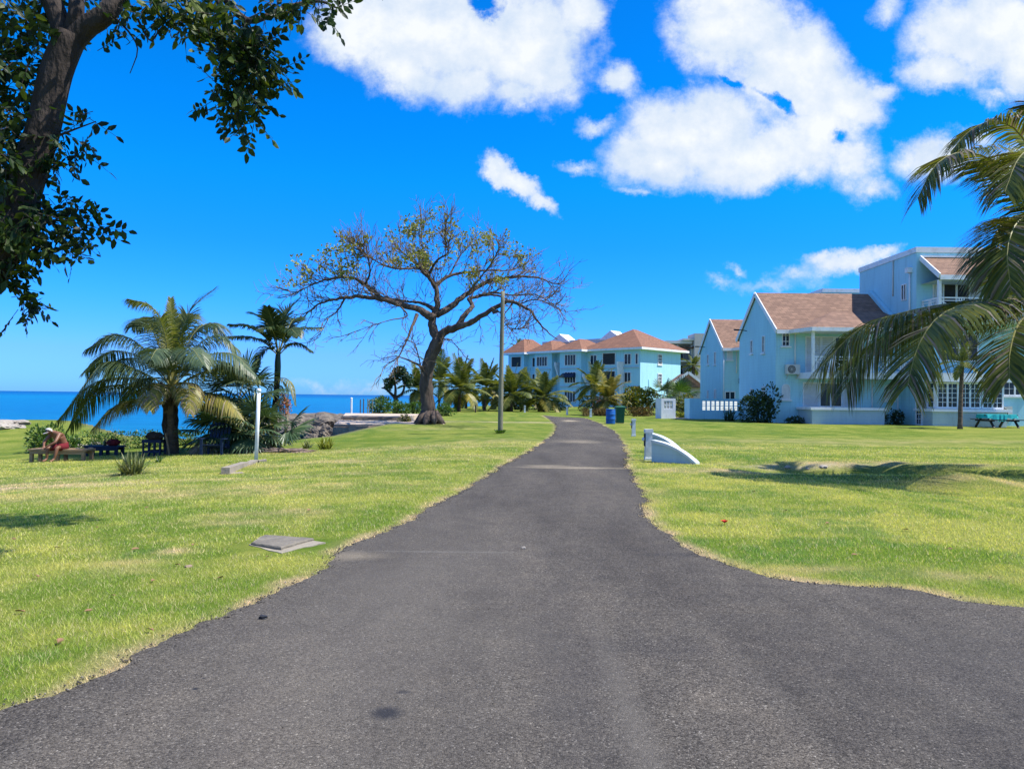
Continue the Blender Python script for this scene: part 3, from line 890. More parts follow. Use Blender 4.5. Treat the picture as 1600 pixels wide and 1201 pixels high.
# grass blades on the lawn near the camera, thinning with distance
def scatter(n, y0, y1, h, w):
    # uniform over the view wedge between y0 and y1
    y = np.sqrt(rng.uniform(y0 * y0, y1 * y1, n)); x = y * rng.uniform(-.74, .74, n)
    r_ = polydist(x, y, ROADP)
    keep = (r_ < .015) & (polydist(x, y, LAND) > .8)
    x, y, r_ = x[keep], y[keep], r_[keep]
    col, dry = grass_cols(x, y, r_)
    patch = fbm(x * 1.7, y * 1.7, 3, 91)
    keep = rng.uniform(0, 1, len(x)) < (1 - .5 * dry) * (.5 + 1.2 * np.clip(patch - .2, 0, 1))
    for (px, py, rr) in [(448, 851, .62)]:
        p = G(px, py); keep &= (np.hypot((x - p.x), (y - p.y) * 1.3) > rr)
    x, y, col = x[keep], y[keep], col[keep]
    return x, y, col, h * rng.uniform(.5, 1.25, len(x)) * (.7 + .6 * fbm(x * 1.2, y * 1.2, 2, 93)), w * rng.uniform(.6, 1.2, len(x))


sets = [scatter(230000, 3.2, 7.5, .034, .0045), scatter(260000, 7.5, 15, .038, .0085), scatter(160000, 15, 27, .042, .016)]
x = np.concatenate([s[0] for s in sets]); y = np.concatenate([s[1] for s in sets]); col = np.concatenate([s[2] for s in sets]); hh = np.concatenate([s[3] for s in sets]); ww = np.concatenate([s[4] for s in sets])
n = len(x); z = zt(x, y) - .006
az = rng.uniform(0, 2 * PI, n); ln = rng.uniform(.2, 1.15, n); a2 = rng.uniform(0, 2 * PI, n)
wx, wy = np.cos(az) * ww / 2, np.sin(az) * ww / 2
tx, ty = np.cos(a2) * hh * ln, np.sin(a2) * hh * ln
V = np.stack([np.stack([x - wx, y - wy, z], 1), np.stack([x + wx, y + wy, z], 1), np.stack([x + tx, y + ty, z + hh], 1)], 1).astype(np.float32)
me = bpy.data.meshes.new('grass')
me.vertices.add(3 * n); me.vertices.foreach_set('co', V.ravel())
me.loops.add(3 * n); me.loops.foreach_set('vertex_index', np.arange(3 * n, dtype=np.int32))
me.polygons.add(n); me.polygons.foreach_set('loop_start', np.arange(0, 3 * n, 3, dtype=np.int32))
me.update(calc_edges=True)
vary = rng.uniform(.65, 1.35, (n, 1)); straw = (rng.uniform(0, 1, n) < .26)[:, None]
cb = np.where(straw, np.array([[.66, .57, .30]]), col * np.array([[2.1, 1.85, 2.1]])) * vary
cb3 = np.repeat(np.concatenate([cb, np.ones((n, 1))], 1), 3, axis=0).astype(np.float32)
at = me.color_attributes.new('turf', 'FLOAT_COLOR', 'POINT'); at.data.foreach_set('color', cb3.ravel())
mgb, nt, bs = newmat('grass_blade')
va = N(nt, 'ShaderNodeVertexColor', layer_name='turf'); nt.links.new(va.outputs['Color'], bs.inputs['Base Color'])
bs.inputs['Roughness'].default_value = .6; bs.inputs['Specular IOR Level'].default_value = .25
tr = N(nt, 'ShaderNodeBsdfTranslucent'); nt.links.new(mixc(nt, 1.0, va.outputs['Color'], (1.25, 1.2, .8), 'MULTIPLY'), tr.inputs['Color'])
mx = N(nt, 'ShaderNodeMixShader'); mx.inputs[0].default_value = .45
nt.links.new(bs.outputs[0], mx.inputs[1]); nt.links.new(tr.outputs[0], mx.inputs[2]); nt.links.new(mx.outputs[0], nt.nodes['Material Output'].inputs[0])
me.materials.append(mgb)
go = bpy.data.objects.new('grass', me); COL.objects.link(go)
tag(go, 'short mown lawn grass with straw coloured blades on both sides of the road', None, kind='stuff')


# crumbs of asphalt along the ragged road edges, and a little loose grit on the surface
def crumbs():
    P_ = ROADP; sel = (P_[:, 1] > 3) & (P_[:, 1] < 24) & (np.abs(P_[:, 0]) < 12)
    E_ = P_[sel]
    k = rng.integers(0, len(E_), 5200); c = E_[k] + rng.normal(0, .045, (5200, 2))
    yy = np.sqrt(rng.uniform(9, 130, 1500)); g2 = np.stack([yy * rng.uniform(-.6, .7, 1500), yy], 1); g2 = g2[polydist(g2[:, 0], g2[:, 1], ROADC) > .05]
    c = np.concatenate([c, g2]); n = len(c)
    s = rng.uniform(.003, .010, n) * np.where(np.arange(n) < 5200, 1.0, .6)
    z = np.maximum(zt(c[:, 0], c[:, 1]), 0.008) + s * .3
    base = np.array([(1, 0, 0), (-1, 0, 0), (0, 1, 0), (0, -1, 0), (0, 0, .8), (0, 0, -.8)], float)
    V = base[None] * s[:, None, None] * rng.uniform(.5, 1.3, (n, 6, 1)); V[:, :, 0] += c[:, 0:1]; V[:, :, 1] += c[:, 1:2]; V[:, :, 2] += z[:, None]
    T = np.array([(0, 2, 4), (2, 1, 4), (1, 3, 4), (3, 0, 4), (2, 0, 5), (1, 2, 5), (3, 1, 5), (0, 3, 5)])
    F_ = (T[None] + (np.arange(n) * 6)[:, None, None]).reshape(-1).astype(np.int32)
    me = bpy.data.meshes.new('gravel'); me.vertices.add(6 * n); me.vertices.foreach_set('co', V.reshape(-1).astype(np.float32))
    me.loops.add(len(F_)); me.loops.foreach_set('vertex_index', F_); me.polygons.add(len(F_) // 3); me.polygons.foreach_set('loop_start', np.arange(0, len(F_), 3, dtype=np.int32)); me.update(calc_edges=True)
    me.materials.append(foliage('road_grit', [(0.1, (.03, .027, .024)), (.7, (.09, .08, .07)), (.98, (.30, .27, .22))], .9, 0.0, nscale=9.0, spec=.1))
    o = bpy.data.objects.new('gravel', me); COL.objects.link(o); tag(o, 'loose dark asphalt crumbs and grit along the road edges', None, kind='stuff')
crumbs()
# ------------------------------------------------------------------ buildings
def V3(*a): return Vector(a)


def window(parent, o, ax, nrm, w, h, nx=2, ny=1, cas=1, fw=.06, mw=.025, glass='glass', frame='white_paint', sill=False, depth=.07, name='window', lintel=False):
    """framed window standing on point o (lower left corner on the wall), ax along the wall, nrm outwards"""
    o = Vector(o); ax = Vector(ax).normalized(); nrm = Vector(nrm).normalized()
    f = MB(); pn = MB()
    def bx(m, u0, u1, v0, v1, d0, d1):
        c = o + ax * ((u0 + u1) / 2) + UP * ((v0 + v1) / 2) + nrm * ((d0 + d1) / 2)
        m.obox(c, ax * ((u1 - u0) / 2), nrm * ((d1 - d0) / 2), UP * ((v1 - v0) / 2))
    bx(f, 0, fw, 0, h, -.02, depth); bx(f, w - fw, w, 0, h, -.02, depth)
    bx(f, fw, w - fw, 0, fw, -.02, depth - .003); bx(f, fw, w - fw, h - fw, h, -.02, depth - .003)
    cw = (w - 2 * fw) / cas
    for c in range(cas):
        if c: bx(f, fw + c * cw - fw * .6, fw + c * cw + fw * .6, fw, h - fw, -.02, depth - .006)
        for i in range(1, nx):
            u = fw + c * cw + cw * i / nx; bx(f, u - mw / 2, u + mw / 2, fw, h - fw, .0, depth - .025)
        for j in range(1, ny):
            v = fw + (h - 2 * fw) * j / ny; bx(f, fw + c * cw + (fw * .6 if c else 0), fw + (c + 1) * cw - (fw * .6 if c < cas - 1 else 0), v - mw / 2, v + mw / 2, .0, depth - .028)
    bx(pn, fw * .8, w - fw * .8, fw * .8, h - fw * .8, .0, .014)
    fr = f.build(name, M[frame], parent)
    pn.build('pane', M[glass], fr)
    if sill:
        s = MB(); bx(s, -.1, w + .1, -.11, -.005, -.02, .14); s.build('sill', M['white_paint'], fr)
    return fr


def louvres(parent, o, ax, nrm, w, h, n=12, frame='white_paint'):
    o = Vector(o); ax = Vector(ax); nrm = Vector(nrm)
    f = MB(); s = MB()
    for u0, u1 in ((0, .05), (w - .05, w)):
        f.obox(o + ax * ((u0 + u1) / 2) + UP * (h / 2) + nrm * .03, ax * .025, nrm * .05, UP * (h / 2))
    for v in (.025, h - .025): f.obox(o + ax * (w / 2) + UP * v + nrm * .028, ax * (w / 2 - .05), nrm * .045, UP * .025)
    for k in range(n):
        v = .05 + (h - .1) * (k + .5) / n
        s.obox(o + ax * (w / 2) + UP * v + nrm * .035, ax * (w / 2 - .05), (nrm * .8 - UP * .6) * .035, (nrm * .6 + UP * .8) * .006)
    s.obox(o + ax * (w / 2) + UP * (h / 2) + nrm * .004, ax * (w / 2 - .04), nrm * .008, UP * (h / 2 - .04))
    fr = f.build('shutter', M[frame], parent); s.build('slats', M['louvre'], fr)
    return fr


def arch_window(parent, o, ax, nrm, w, h, blind=False):
    o = Vector(o); ax = Vector(ax); nrm = Vector(nrm); r = w / 2
    def outline(k, ins):
        q = [(ins, ins), (w - ins, ins)]
        for i in range(k + 1):
            a = PI * i / k; q.append((r + (r - ins) * math.cos(a), h - r + (r - ins) * math.sin(a)))
        return q
    f = MB(); out = outline(12, 0); inn = outline(12, .05); n = len(out)
    pts = lambda q, d: [o + ax * u + UP * v + nrm * d for u, v in q]
    A, B, A0, B0 = pts(out, .06), pts(inn, .06), pts(out, -.02), pts(inn, -.02)
    f.add(A + B + A0 + B0, [(i, (i + 1) % n, n + (i + 1) % n, n + i) for i in range(n)] + [(2 * n + i, 2 * n + (i + 1) % n, (i + 1) % n, i) for i in range(n)] + [(n + i, n + (i + 1) % n, 3 * n + (i + 1) % n, 3 * n + i) for i in range(n)])
    if not blind:
        f.obox(o + ax * r + UP * (h / 2) + nrm * .025, ax * .018, nrm * .022, UP * (h / 2 - .04))
        for v in (h * .33, h - r): f.obox(o + ax * r + UP * v + nrm * .022, ax * (r - .05), nrm * .02, UP * .016)
    else:
        for k in range(9): f.obox(o + ax * r + UP * (.1 + (h - .3) * k / 8) + nrm * .02, ax * (r - .06), nrm * .02, UP * .012)
    fr = f.build('arch_window', M['white_paint'], parent)
    p = MB(); p.prism(pts(outline(12, .04), 0.002), nrm * .012); p.build('pane', M['louvre' if blind else 'glass'], fr)
    s = MB(); s.obox(o + ax * r - UP * .05 + nrm * .05, ax * (r + .09), nrm * .09, UP * .045); s.build('sill', M['white_paint'], fr)
    return fr


def downpipe(parent, a, b, r=.045, mat='white_paint', name='downpipe'):
    mb = MB(); mb.tube([a, b], r, 7); return mb.build(name, M[mat], parent, smooth=True)


def ac_unit(label, c, ax, nrm, w=.86, h=.62, d=.34, bracket=True, group=None):
    """outdoor air conditioner: c is the lower middle of its back"""
    c = Vector(c); ax = Vector(ax); nrm = Vector(nrm)
    t = thing('air_conditioner', label, 'air conditioner', c, group)
    m = MB(); m.obox(c + UP * (h / 2) + nrm * (d / 2 + .06), ax * (w / 2), nrm * (d / 2), UP * (h / 2)); m.build('casing', M['ac_white'], t)
    g = MB(); cc = c + UP * (h / 2) + nrm * (d + .07) - ax * (w * .13)
    R_ = h * .42
    for rr in (R_, R_ * .75, R_ * .5, R_ * .25):
        g.tube([cc + ax * (rr * math.cos(a)) + UP * (rr * math.sin(a)) for a in [2 * PI * i / 20 for i in range(21)]], .008, 4, cap=False)
    for i in range(6):
        a = PI * i / 6; v = ax * math.cos(a) + UP * math.sin(a); g.bar(cc - v * R_, cc + v * R_, .01)
    gr = g.build('fan_grille', M['ac_white'], t)
    k = MB(); k.add([cc - nrm * .007 + ax * (R_ * math.cos(a)) + UP * (R_ * math.sin(a)) for a in [2 * PI * i / 20 for i in range(20)]], [tuple(range(20))])
    k.build('fan_opening', M['dark_fill'], t)
    if bracket:
        b = MB()
        for s in (-.32, .32):
            b.bar(c + ax * (s * w / .86) - UP * .02, c + ax * (s * w / .86) + nrm * (d + .05) - UP * .02, .04); b.bar(c + ax * (s * w / .86) - UP * .3, c + ax * (s * w / .86) + nrm * d - UP * .03, .03)
        b.build('bracket', M['grey_trim'], t)
    return t


def xrail(mb, a, b, h, n):
    """railing panel with crossed bars between a and b"""
    a = Vector(a); b = Vector(b)
    mb.bar(a + UP * h, b + UP * h, .07, .08); mb.bar(a + UP * (h - .17), b + UP * (h - .17), .045); mb.bar(a + UP * .08, b + UP * .08, .055)
    for i in range(n):
        p = a.lerp(b, i / n); q = a.lerp(b, (i + 1) / n)
        mb.bar(p + UP * .1, q + UP * (h - .18), .045); mb.bar(q + UP * .1, p + UP * (h - .18), .045)
        for s in (p, p.lerp(q, .12), q.lerp(p, .12)): mb.bar(s + UP * .08, s + UP * h, .05)
    mb.bar(b, b + UP * h, .06)


def house(name, ox, oy, label, front=True):
    o = Vector((ox, oy, 0)); t = thing(name, label, 'house', o)
    X, Yn = V3(1, 0, 0), V3(0, -1, 0); XL = V3(-1, 0, 0)
    def L(x, y, z): return o + V3(x, y, z)
    # gabled wing
    w = MB(); EV, RZ, D, LW = 6.2, 8.85, 7.8, 8.1
    w.prism([L(0, 0, -.1), L(0, 0, EV), L(0, D / 2, RZ), L(0, D, EV), L(0, D, -.1)], V3(LW, 0, 0))
    w.build('wing_wall', M['blue_wall'], t)
    sl = (RZ - EV) / (D / 2)
    r = MB(); ov = .42
    r.prism([L(-.1, -ov, EV - ov * sl + .05), L(-.1, D / 2, RZ + .05), L(-.1, D + ov, EV - ov * sl + .05), L(-.1, D + ov, EV - ov * sl + .17), L(-.1, D / 2, RZ + .19), L(-.1, -ov, EV - ov * sl + .17)], V3(LW + .1 - .03, 0, 0))
    # porch roof that runs out over the upper balcony
    zf = EV - ov * sl + .17
    pl, pf = 1.35, -2.45
    A = L(pl, pf, zf); B = L(LW - .03, pf, zf); C_ = L(LW - .03, 1.7, zf + (1.7 + ov) * sl + .012); Dp = L(4.35, 1.7, zf + (1.7 + ov) * sl + .012); E = L(.75, -ov, zf + .012)
    r.add([A, B, C_, Dp], [(0, 1, 2, 3)]); r.add([A, Dp, E], [(0, 1, 2)])
    r.build('roof', M['shingle'], t)
    fa = MB()
    fa.bar(L(-.13, -ov - .03, EV - ov * sl + .07), L(-.13, D / 2, RZ + .10), .06, .30); fa.bar(L(-.13, D + ov, EV - ov * sl + .07), L(-.13, D / 2 + .02, RZ + .098), .06, .30)
    fa.box(ox - .1, ox + 1.32, oy - ov - .06, oy - ov - .003, EV - ov * sl - .09, EV - ov * sl + .16)
    fa.bar(L(.75, -ov - .05, zf - .12), L(pl, pf - .02, zf - .12), .05, .24)
    fa.box(ox + pl, ox + LW - .05, oy + pf - .06, oy + pf - .003, zf - .25, zf - .006)
    fa.build('fascia', M['white_paint'], t)
    sf = MB(); sf.add([L(pl, pf, zf - .2), L(LW - .03, pf, zf - .2), L(LW - .03, -.01, zf - .2), L(.75, -.01, zf - .2)], [(0, 3, 2, 1)]); sf.build('soffit', M['white_paint'], t)
    # raking parapet where the roof meets the tall block
    rk = MB(); rk.bar(L(LW - .18, -.3, EV - .3 * sl + .3), L(LW - .18, D / 2, RZ + .27), .30, .30); rk.build('roof_parapet', M['blue_wall'], t)
    # tall block with flat roof
    TB = 11.2
    b = MB(); b.box(ox + LW, ox + 22, oy - 1.8, oy + 5.9, -.1, TB - .34); b.build('block_wall', M['blue_wall'], t)
    cp = MB(); cp.box(ox + LW - .06, ox + 22, oy - 1.86, oy + 5.96, TB - .335, TB); cp.build('parapet', M['white_paint'], t)
    # openings of the gable end
    for (y, z, ww, hh) in ((5.05, 4.85, .42, .95), (2.55, 4.75, .45, 1.15)): window(t, L(0, y, z), V3(0, -1, 0), XL, ww, hh, 1, 2, sill=True)
    for (y, z, ww, hh) in ((5.0, 1.6, .42, .8), (2.5, 1.55, .6, .95)): louvres(t, L(0, y, z), V3(0, -1, 0), XL, ww, hh, 7)
    # front of the wing
    arch_window(t, L(.38, 0, 5.05), X, Yn, .5, .95, not front)
    if front: arch_window(t, L(.38, 0, 1.62), X, Yn, .55, 1.0, True)
    downpipe(t, L(1.22, -.07, 5.9), L(1.22, -.07, 3.9))
    fl = MB(); fl.tube([L(-.05, 5.9, 6.55), L(-.85, 5.6, 6.62)], .03, 6); fl.obox(L(-.9, 5.55, 6.58), V3(.16, .05, 0), V3(-.03, .1, 0), V3(0, 0, .05)); fl.build('floodlight', M['black_metal'], t)
    if not front:
        window(t, L(.2, 0, 1.55), X, Yn, .95, .75, 2, 1, 1, .08, .06)
        downpipe(t, L(-.02 + .12, -.08, 5.8), L(.1, -.08, 0))
        wl = MB(); wl.box(ox + 1.45, ox + 1.6, oy - .14, oy, 3.0, 3.45); wl.build('wall_lamp', M['black_metal'], t)
        return t
    # upper balcony: slab, posts, rail, glazed door
    s = MB(); s.box(ox + 1.4, ox + LW, oy - 2.2, oy, 2.95, 3.33); s.build('balcony_slab', M['white_paint'], t)
    pz = MB(); pz.box(ox + 1.5, ox + 1.66, oy - 2.15, oy - 1.99, 3.33, zf - .2); pz.build('post', M['white_paint'], t)
    pz = MB(); pz.box(ox + 5.0, ox + 5.16, oy - 2.15, oy - 1.99, 3.33, zf - .2); pz.build('post', M['white_paint'], t)
    q = MB(); xrail(q, L(1.66, -2.07, 3.33), L(5.0, -2.07, 3.33), .95, 3); xrail(q, L(5.16, -2.07, 3.33), L(LW, -2.07, 3.33), .95, 3); q.build('railing', M['white_paint'], t)
    louvres(t, L(1.9, 0, 3.36), X, Yn, 1.0, 2.35, 20); louvres(t, L(2.92, 0, 3.36), X, Yn, .8, 2.35, 20)
    window(t, L(3.75, 0, 3.36), X, Yn, 1.9, 2.35, 1, 1, 2, .09, name='sliding_door')
    # ground floor: shuttered bay over a low planter wall
    louvres(t, L(1.75, 0, 1.15), X, Yn, 1.0, 1.6, 16); window(t, L(2.8, 0, 1.15), X, Yn, 1.5, 1.6, 1, 1, 2, .08); louvres(t, L(4.35, 0, 1.15), X, Yn, .8, 1.6, 16)
    p = MB(); p.box(ox + 1.45, ox + 5.9, oy - 2.3, oy, -.1, 1.0); p.build('planter_wall', M['pale_wall'], t)
    p = MB(); p.box(ox + 1.33, ox + 6.02, oy - 2.42, oy, 1.003, 1.16); p.build('wall_cap', M['white_paint'], t)
    arch_window(t, L(7.0, 0, 1.62), X, Yn, .6, 1.05, True)
    downpipe(t, L(6.2, -.06, 2.9), L(6.2, -.06, .3)); downpipe(t, L(7.85, -.08, 3.0), L(7.85, -.08, .6), .05)
    # tall block: balcony on the top floor under a shed roof
    y0 = -1.8
    bx0, bx1 = LW + .25, LW + 8.2
    rf = MB(); zr, zl, yo = 10.55, 9.12, -2.15
    rf.prism([L(bx0, y0, zr), L(bx0, y0 + yo, zl), L(bx0, y0 + yo, zl - .1), L(bx0, y0, zr - .1)], V3(bx1 - bx0, 0, 0)); rf.build('balcony_roof', M['shingle'], t)
    tr = MB(); tr.bar(L(bx0 - .04, y0 - .03, zr - .02), L(bx0 - .04, y0 + yo - .05, zl - .06), .07, .3); tr.box(ox + bx0, ox + bx1, oy + y0 + yo - .06, oy + y0 + yo - .003, zl - .28, zl + .0)
    tr.box(ox + bx0, ox + bx1, oy + y0 - .1, oy + y0, zr + .003, zr + .11); tr.build('balcony_fascia', M['white_paint'], t)
    sf = MB(); sf.add([L(bx0, y0 + yo, zl - .25), L(bx1, y0 + yo, zl - .25), L(bx1, y0 - .003, zl - .25), L(bx0, y0 - .003, zl - .25)], [(0, 3, 2, 1)]); sf.build('balcony_ceiling', M['pale_wall'], t)
    sb = MB(); sb.box(ox + bx0, ox + bx1, oy + y0 - 2.0, oy + y0, 6.45, 6.8); sb.build('balcony_slab', M['white_paint'], t)
    for xx in (bx0 + .02, bx0 + 3.9, bx1 - .2):
        pz = MB(); pz.box(ox + xx, ox + xx + .17, oy + y0 - 1.98, oy + y0 - 1.81, 6.8, zl - .25); pz.build('post', M['white_paint'], t)
    q = MB(); xrail(q, L(bx0 + .2, y0 - 1.9, 6.8), L(bx0 + 3.9, y0 - 1.9, 6.8), 1.0, 3); xrail(q, L(bx0 + 4.07, y0 - 1.9, 6.8), L(bx1 - .2, y0 - 1.9, 6.8), 1.0, 3); xrail(q, L(bx0 + .1, y0 - 1.78, 6.8), L(bx0 + .1, y0 - .05, 6.8), 1.0, 2); q.build('railing', M['white_paint'], t)
    louvres(t, L(bx0 + .75, y0, 6.85), X, Yn, .55, 2.15, 14, 'white_paint')
    window(t, L(bx0 + 1.35, y0, 6.85), X, Yn, 1.75, 2.15, 1, 1, 2, .1, name='sliding_door', glass='dark_fill')
    louvres(t, L(bx0 + 3.15, y0, 6.85), X, Yn, .75, 2.15, 14)
    # left side of the block
    window(t, L(LW, -.05, 8.05), V3(0, -1, 0), XL, .62, 1.05, 1, 1, 2, .06)
    downpipe(t, L(LW - .08, -1.15, 9.7), L(LW - .08, -1.15, 6.5), .06); hp = MB(); hp.box(ox + LW - .3, ox + LW, oy - 1.33, oy - .97, 9.7, 10.02); hp.build('rain_head', M['white_paint'], t)
    downpipe(t, L(LW - .05, 1.0, 10.9), L(LW - .05, 1.0, 8.5), .04, 'grey_trim', 'vent_pipe')
    # middle floor wall detail and the bay window below
    window(t, L(bx0 + 1.2, y0, 4.1), X, Yn, 2.4, 1.7, 2, 2, 2, .08)
    ax0, ax1, yb = LW - .05, LW + 4.35, y0 - 1.95
    bw = MB(); bw.box(ox + ax0, ox + ax1, oy + yb, oy + y0, -.1, 1.0); bw.build('bay_base', M['pale_wall'], t)
    bs_ = MB(); bs_.box(ox + ax0 - .12, ox + ax1 + .25, oy + yb - .16, oy + y0, 1.003, 1.16); bs_.build('bay_sill', M['white_paint'], t)
    bc = MB(); bc.box(ox + ax0 - .1, ox + ax1 + .35, oy + yb - .3, oy + y0, 2.78, 3.3); bc.build('bay_canopy', M['white_paint'], t)
    bi = MB(); bi.box(ox + ax0 + .25, ox + ax1 - .12, oy + yb + .12, oy + y0, 1.163, 2.777); bi.build('bay_wall', M['white_paint'], t)
    gw = (ax1 - .12 - ax0 - .25) / 3
    for k in range(3): window(t, L(ax0 + .25 + gw * k + .02, yb + .12, 1.2), X, Yn, gw - .04, 1.55, 2, 5, 2, .09, .03)
    window(t, L(ax0 + .25, yb + .95, 1.2), V3(0, -1, 0), XL, .75, 1.55, 1, 5, 1, .07, .03)
    dr = window(t, L(ax0, y0 - .12, .12), V3(0, -1, 0), XL, .72, 2.05, 2, 6, 1, .09, .03, name='glass_door')
    # wall to the right of the bay
    window(t, L(ax1 + 1.0, y0, 2.0), X, Yn, 1.5, .9, 2, 2, 2, .08, sill=True)
    return t


hB = house('beach_house', 17.0, 48.7, 'larger pale blue gabled house with arched windows and a tall flat roofed block')
hA = house('beach_house', 18.55, 66.6, 'narrow pale blue gable house peeking out left of the larger gabled house', False)
ac_unit('white air conditioner on wall brackets beside the upper balcony', (18.0, 48.7, 3.25), (1, 0, 0), (0, -1, 0))
ac_unit('white air conditioner right of the white bay window', (30.35, 46.9, .55), (1, 0, 0), (0, -1, 0), .95, .8)
ac_unit('grey air conditioner low down right of the planter wall', (23.5, 48.7, .28), (1, 0, 0), (0, -1, 0), .8, .68)

# picnic table with turquoise cloth
def picnic():
    c = V3(28.0, 43.6, Z(28.0, 43.6))
    t = thing('picnic_table', 'dark picnic table with attached benches in front of the white bay window', 'picnic table', c)
    m = MB(); m.box(c.x - .95, c.x + .95, c.y - .4, c.y + .4, c.z + .68, c.z + .74); m.build('tabletop', M['black_metal'], t)
    for s in (-1, 1):
        m = MB(); m.box(c.x - 1.0, c.x + 1.0, c.y + s * .75 - .14, c.y + s * .75 + .14, c.z + .42, c.z + .47); m.build('seat', M['black_metal'], t)
    for s in (-1, 1):
        m = MB(); x = c.x + s * .7
        m.bar((x, c.y - .85, c.z), (x, c.y - .25, c.z + .68), .09); m.bar((x, c.y + .85, c.z), (x, c.y + .25, c.z + .68), .09); m.bar((x, c.y - .85, c.z + .39), (x, c.y + .85, c.z + .39), .08)
        m.build('leg', M['black_metal'], t)
    k = MB(); n = 26
    # draped cloth: top sheet and hanging skirt with folds
    pts = []
    for i in range(n):
        a = 2 * PI * i / n; u, v = math.cos(a), math.sin(a)
        q = max(abs(u) / 1.0, abs(v) / .44); pts.append((u / q, v / q))
    top = [(c.x + u, c.y + v, c.z + .752) for u, v in pts]
    low = [(c.x + u * 1.04 + .03 * math.sin(i * 2.6), c.y + v * 1.1 + .04 * math.cos(i * 3.1), c.z + .752 - .16 - .10 * abs(math.sin(i * 1.3)) - (.16 if i in (17, 18, 19, 20, 21) else 0)) for i, (u, v) in enumerate(pts)]
    k.add(top + low + [(c.x, c.y, c.z + .754)], [(i, (i + 1) % n, n + (i + 1) % n, n + i)[::-1] for i in range(n)] + [(i, (i + 1) % n, 2 * n) for i in range(n)])
    o = k.build('tablecloth', M['cloth_teal'], loc=c); tag(o, 'turquoise cloth draped over the dark picnic table', 'tablecloth')
picnic()

# garden wall with pierced blocks and the gate pillar
def pierced(mb, a, b, z0, z1, rows, cols, th, m=0):
    """grid of hollow blocks in the plane from a to b"""
    a = Vector(a); b = Vector(b); ax = (b - a).normalized(); W = (b - a).length; nr = ax.cross(UP)
    cw = W / cols; ch = (z1 - z0) / rows
    def bx(u0, u1, v0, v1): mb.obox(a + ax * ((u0 + u1) / 2) + UP * ((v0 + v1) / 2 - a.z), ax * ((u1 - u0) / 2), nr * (th / 2), UP * ((v1 - v0) / 2), m)
    for i in range(cols + 1): bx(max(0, i * cw - .035), min(W, i * cw + .035), z0, z1)
    for i in range(cols):
        for j in range(rows + 1): bx(i * cw + .035, (i + 1) * cw - .035, max(z0, z0 + j * ch - .025), min(z1, z0 + j * ch + .025))
        for j in range(rows):
            for q in (1, 2): bx(i * cw + .05, (i + 1) * cw - .05, z0 + ch * (j + q / 3) - .012, z0 + ch * (j + q / 3) + .012)

def gardenwall():
    y = 55.5; x0, x1 = 13.05, 16.95
    t = thing('garden_wall', 'pale blue garden wall with a row of pierced blocks left of the large shrub', 'wall', (x0, y, 0))
    m = MB(); m.box(x0, x0 + .9, y - .1, y + .1, -.1, 1.62); m.box(x0 + .9, x1, y - .1, y + .1, -.1, .75); m.box(x0 + .9, x1, y - .1, y + .1, 1.46, 1.62); m.box(x0 - .001, x0 + .2, y + .1, y + 1.6, -.1, 1.62)
    m.build('wall', M['blue_wall'], t)
    m = MB(); pierced(m, (x0 + .9, y, 0), (x1, y, 0), .75, 1.46, 2, 9, .17); m.build('pierced_blocks', M['blue_wall'], t)
    m = MB(); m.obox(V3(16.2, 60.2, .7), V3(.72, .69, 0) * 3.4, V3(.69, -.72, 0) * .1, UP * .8); m.obox(V3(16.2, 60.2, 1.53), V3(.72, .69, 0) * 3.42, V3(.69, -.72, 0) * .14, UP * .028)  # added wall, angled to catch the sun so the pierced holes look bright
    tag(m.build('added_sun_wall', M['white_paint'], loc=(16.2, 60.2, 0)), 'added white low wall angled to the sun behind the pierced garden wall', 'wall')
    x0, x1 = 10.95, 12.05
    t = thing('gate_pillar', 'short white gate wall with a pierced panel left of the gap in the garden wall', 'gate pillar', (x0, y, 0))
    a = V3(x0, y, 0); d = V3(math.cos(.16), math.sin(.16), 0); nr = d.cross(UP)
    def bx(mb, u0, u1, v0, v1, th=.11): mb.obox(a + d * ((u0 + u1) / 2) + UP * ((v0 + v1) / 2), d * ((u1 - u0) / 2), nr * th, UP * ((v1 - v0) / 2))
    m = MB(); bx(m, 0, .2, -.1, 1.6); bx(m, .9, 1.1, -.1, 1.6); bx(m, .2, .9, -.1, .85); bx(m, .2, .9, 1.42, 1.6)
    m.obox(a - nr * .6 + d * .1 + UP * .75, d * .1, nr * .5, UP * .84)
    m.build('wall', M['white_paint'], t)
    m = MB(); pierced(m, a + d * .2, a + d * .9, .85, 1.42, 2, 3, .18); m.build('pierced_blocks', M['white_paint'], t)
gardenwall()
struct_path = MB(); struct_path.add([(12.0, 54.6, Z(12, 54.6) + .02), (13.1, 54.6, Z(13, 54.6) + .02), (13.1, 62, .16), (12.0, 62, .16)], [(0, 1, 2, 3)])
struct(struct_path.build('path', M['sandy_slab']))

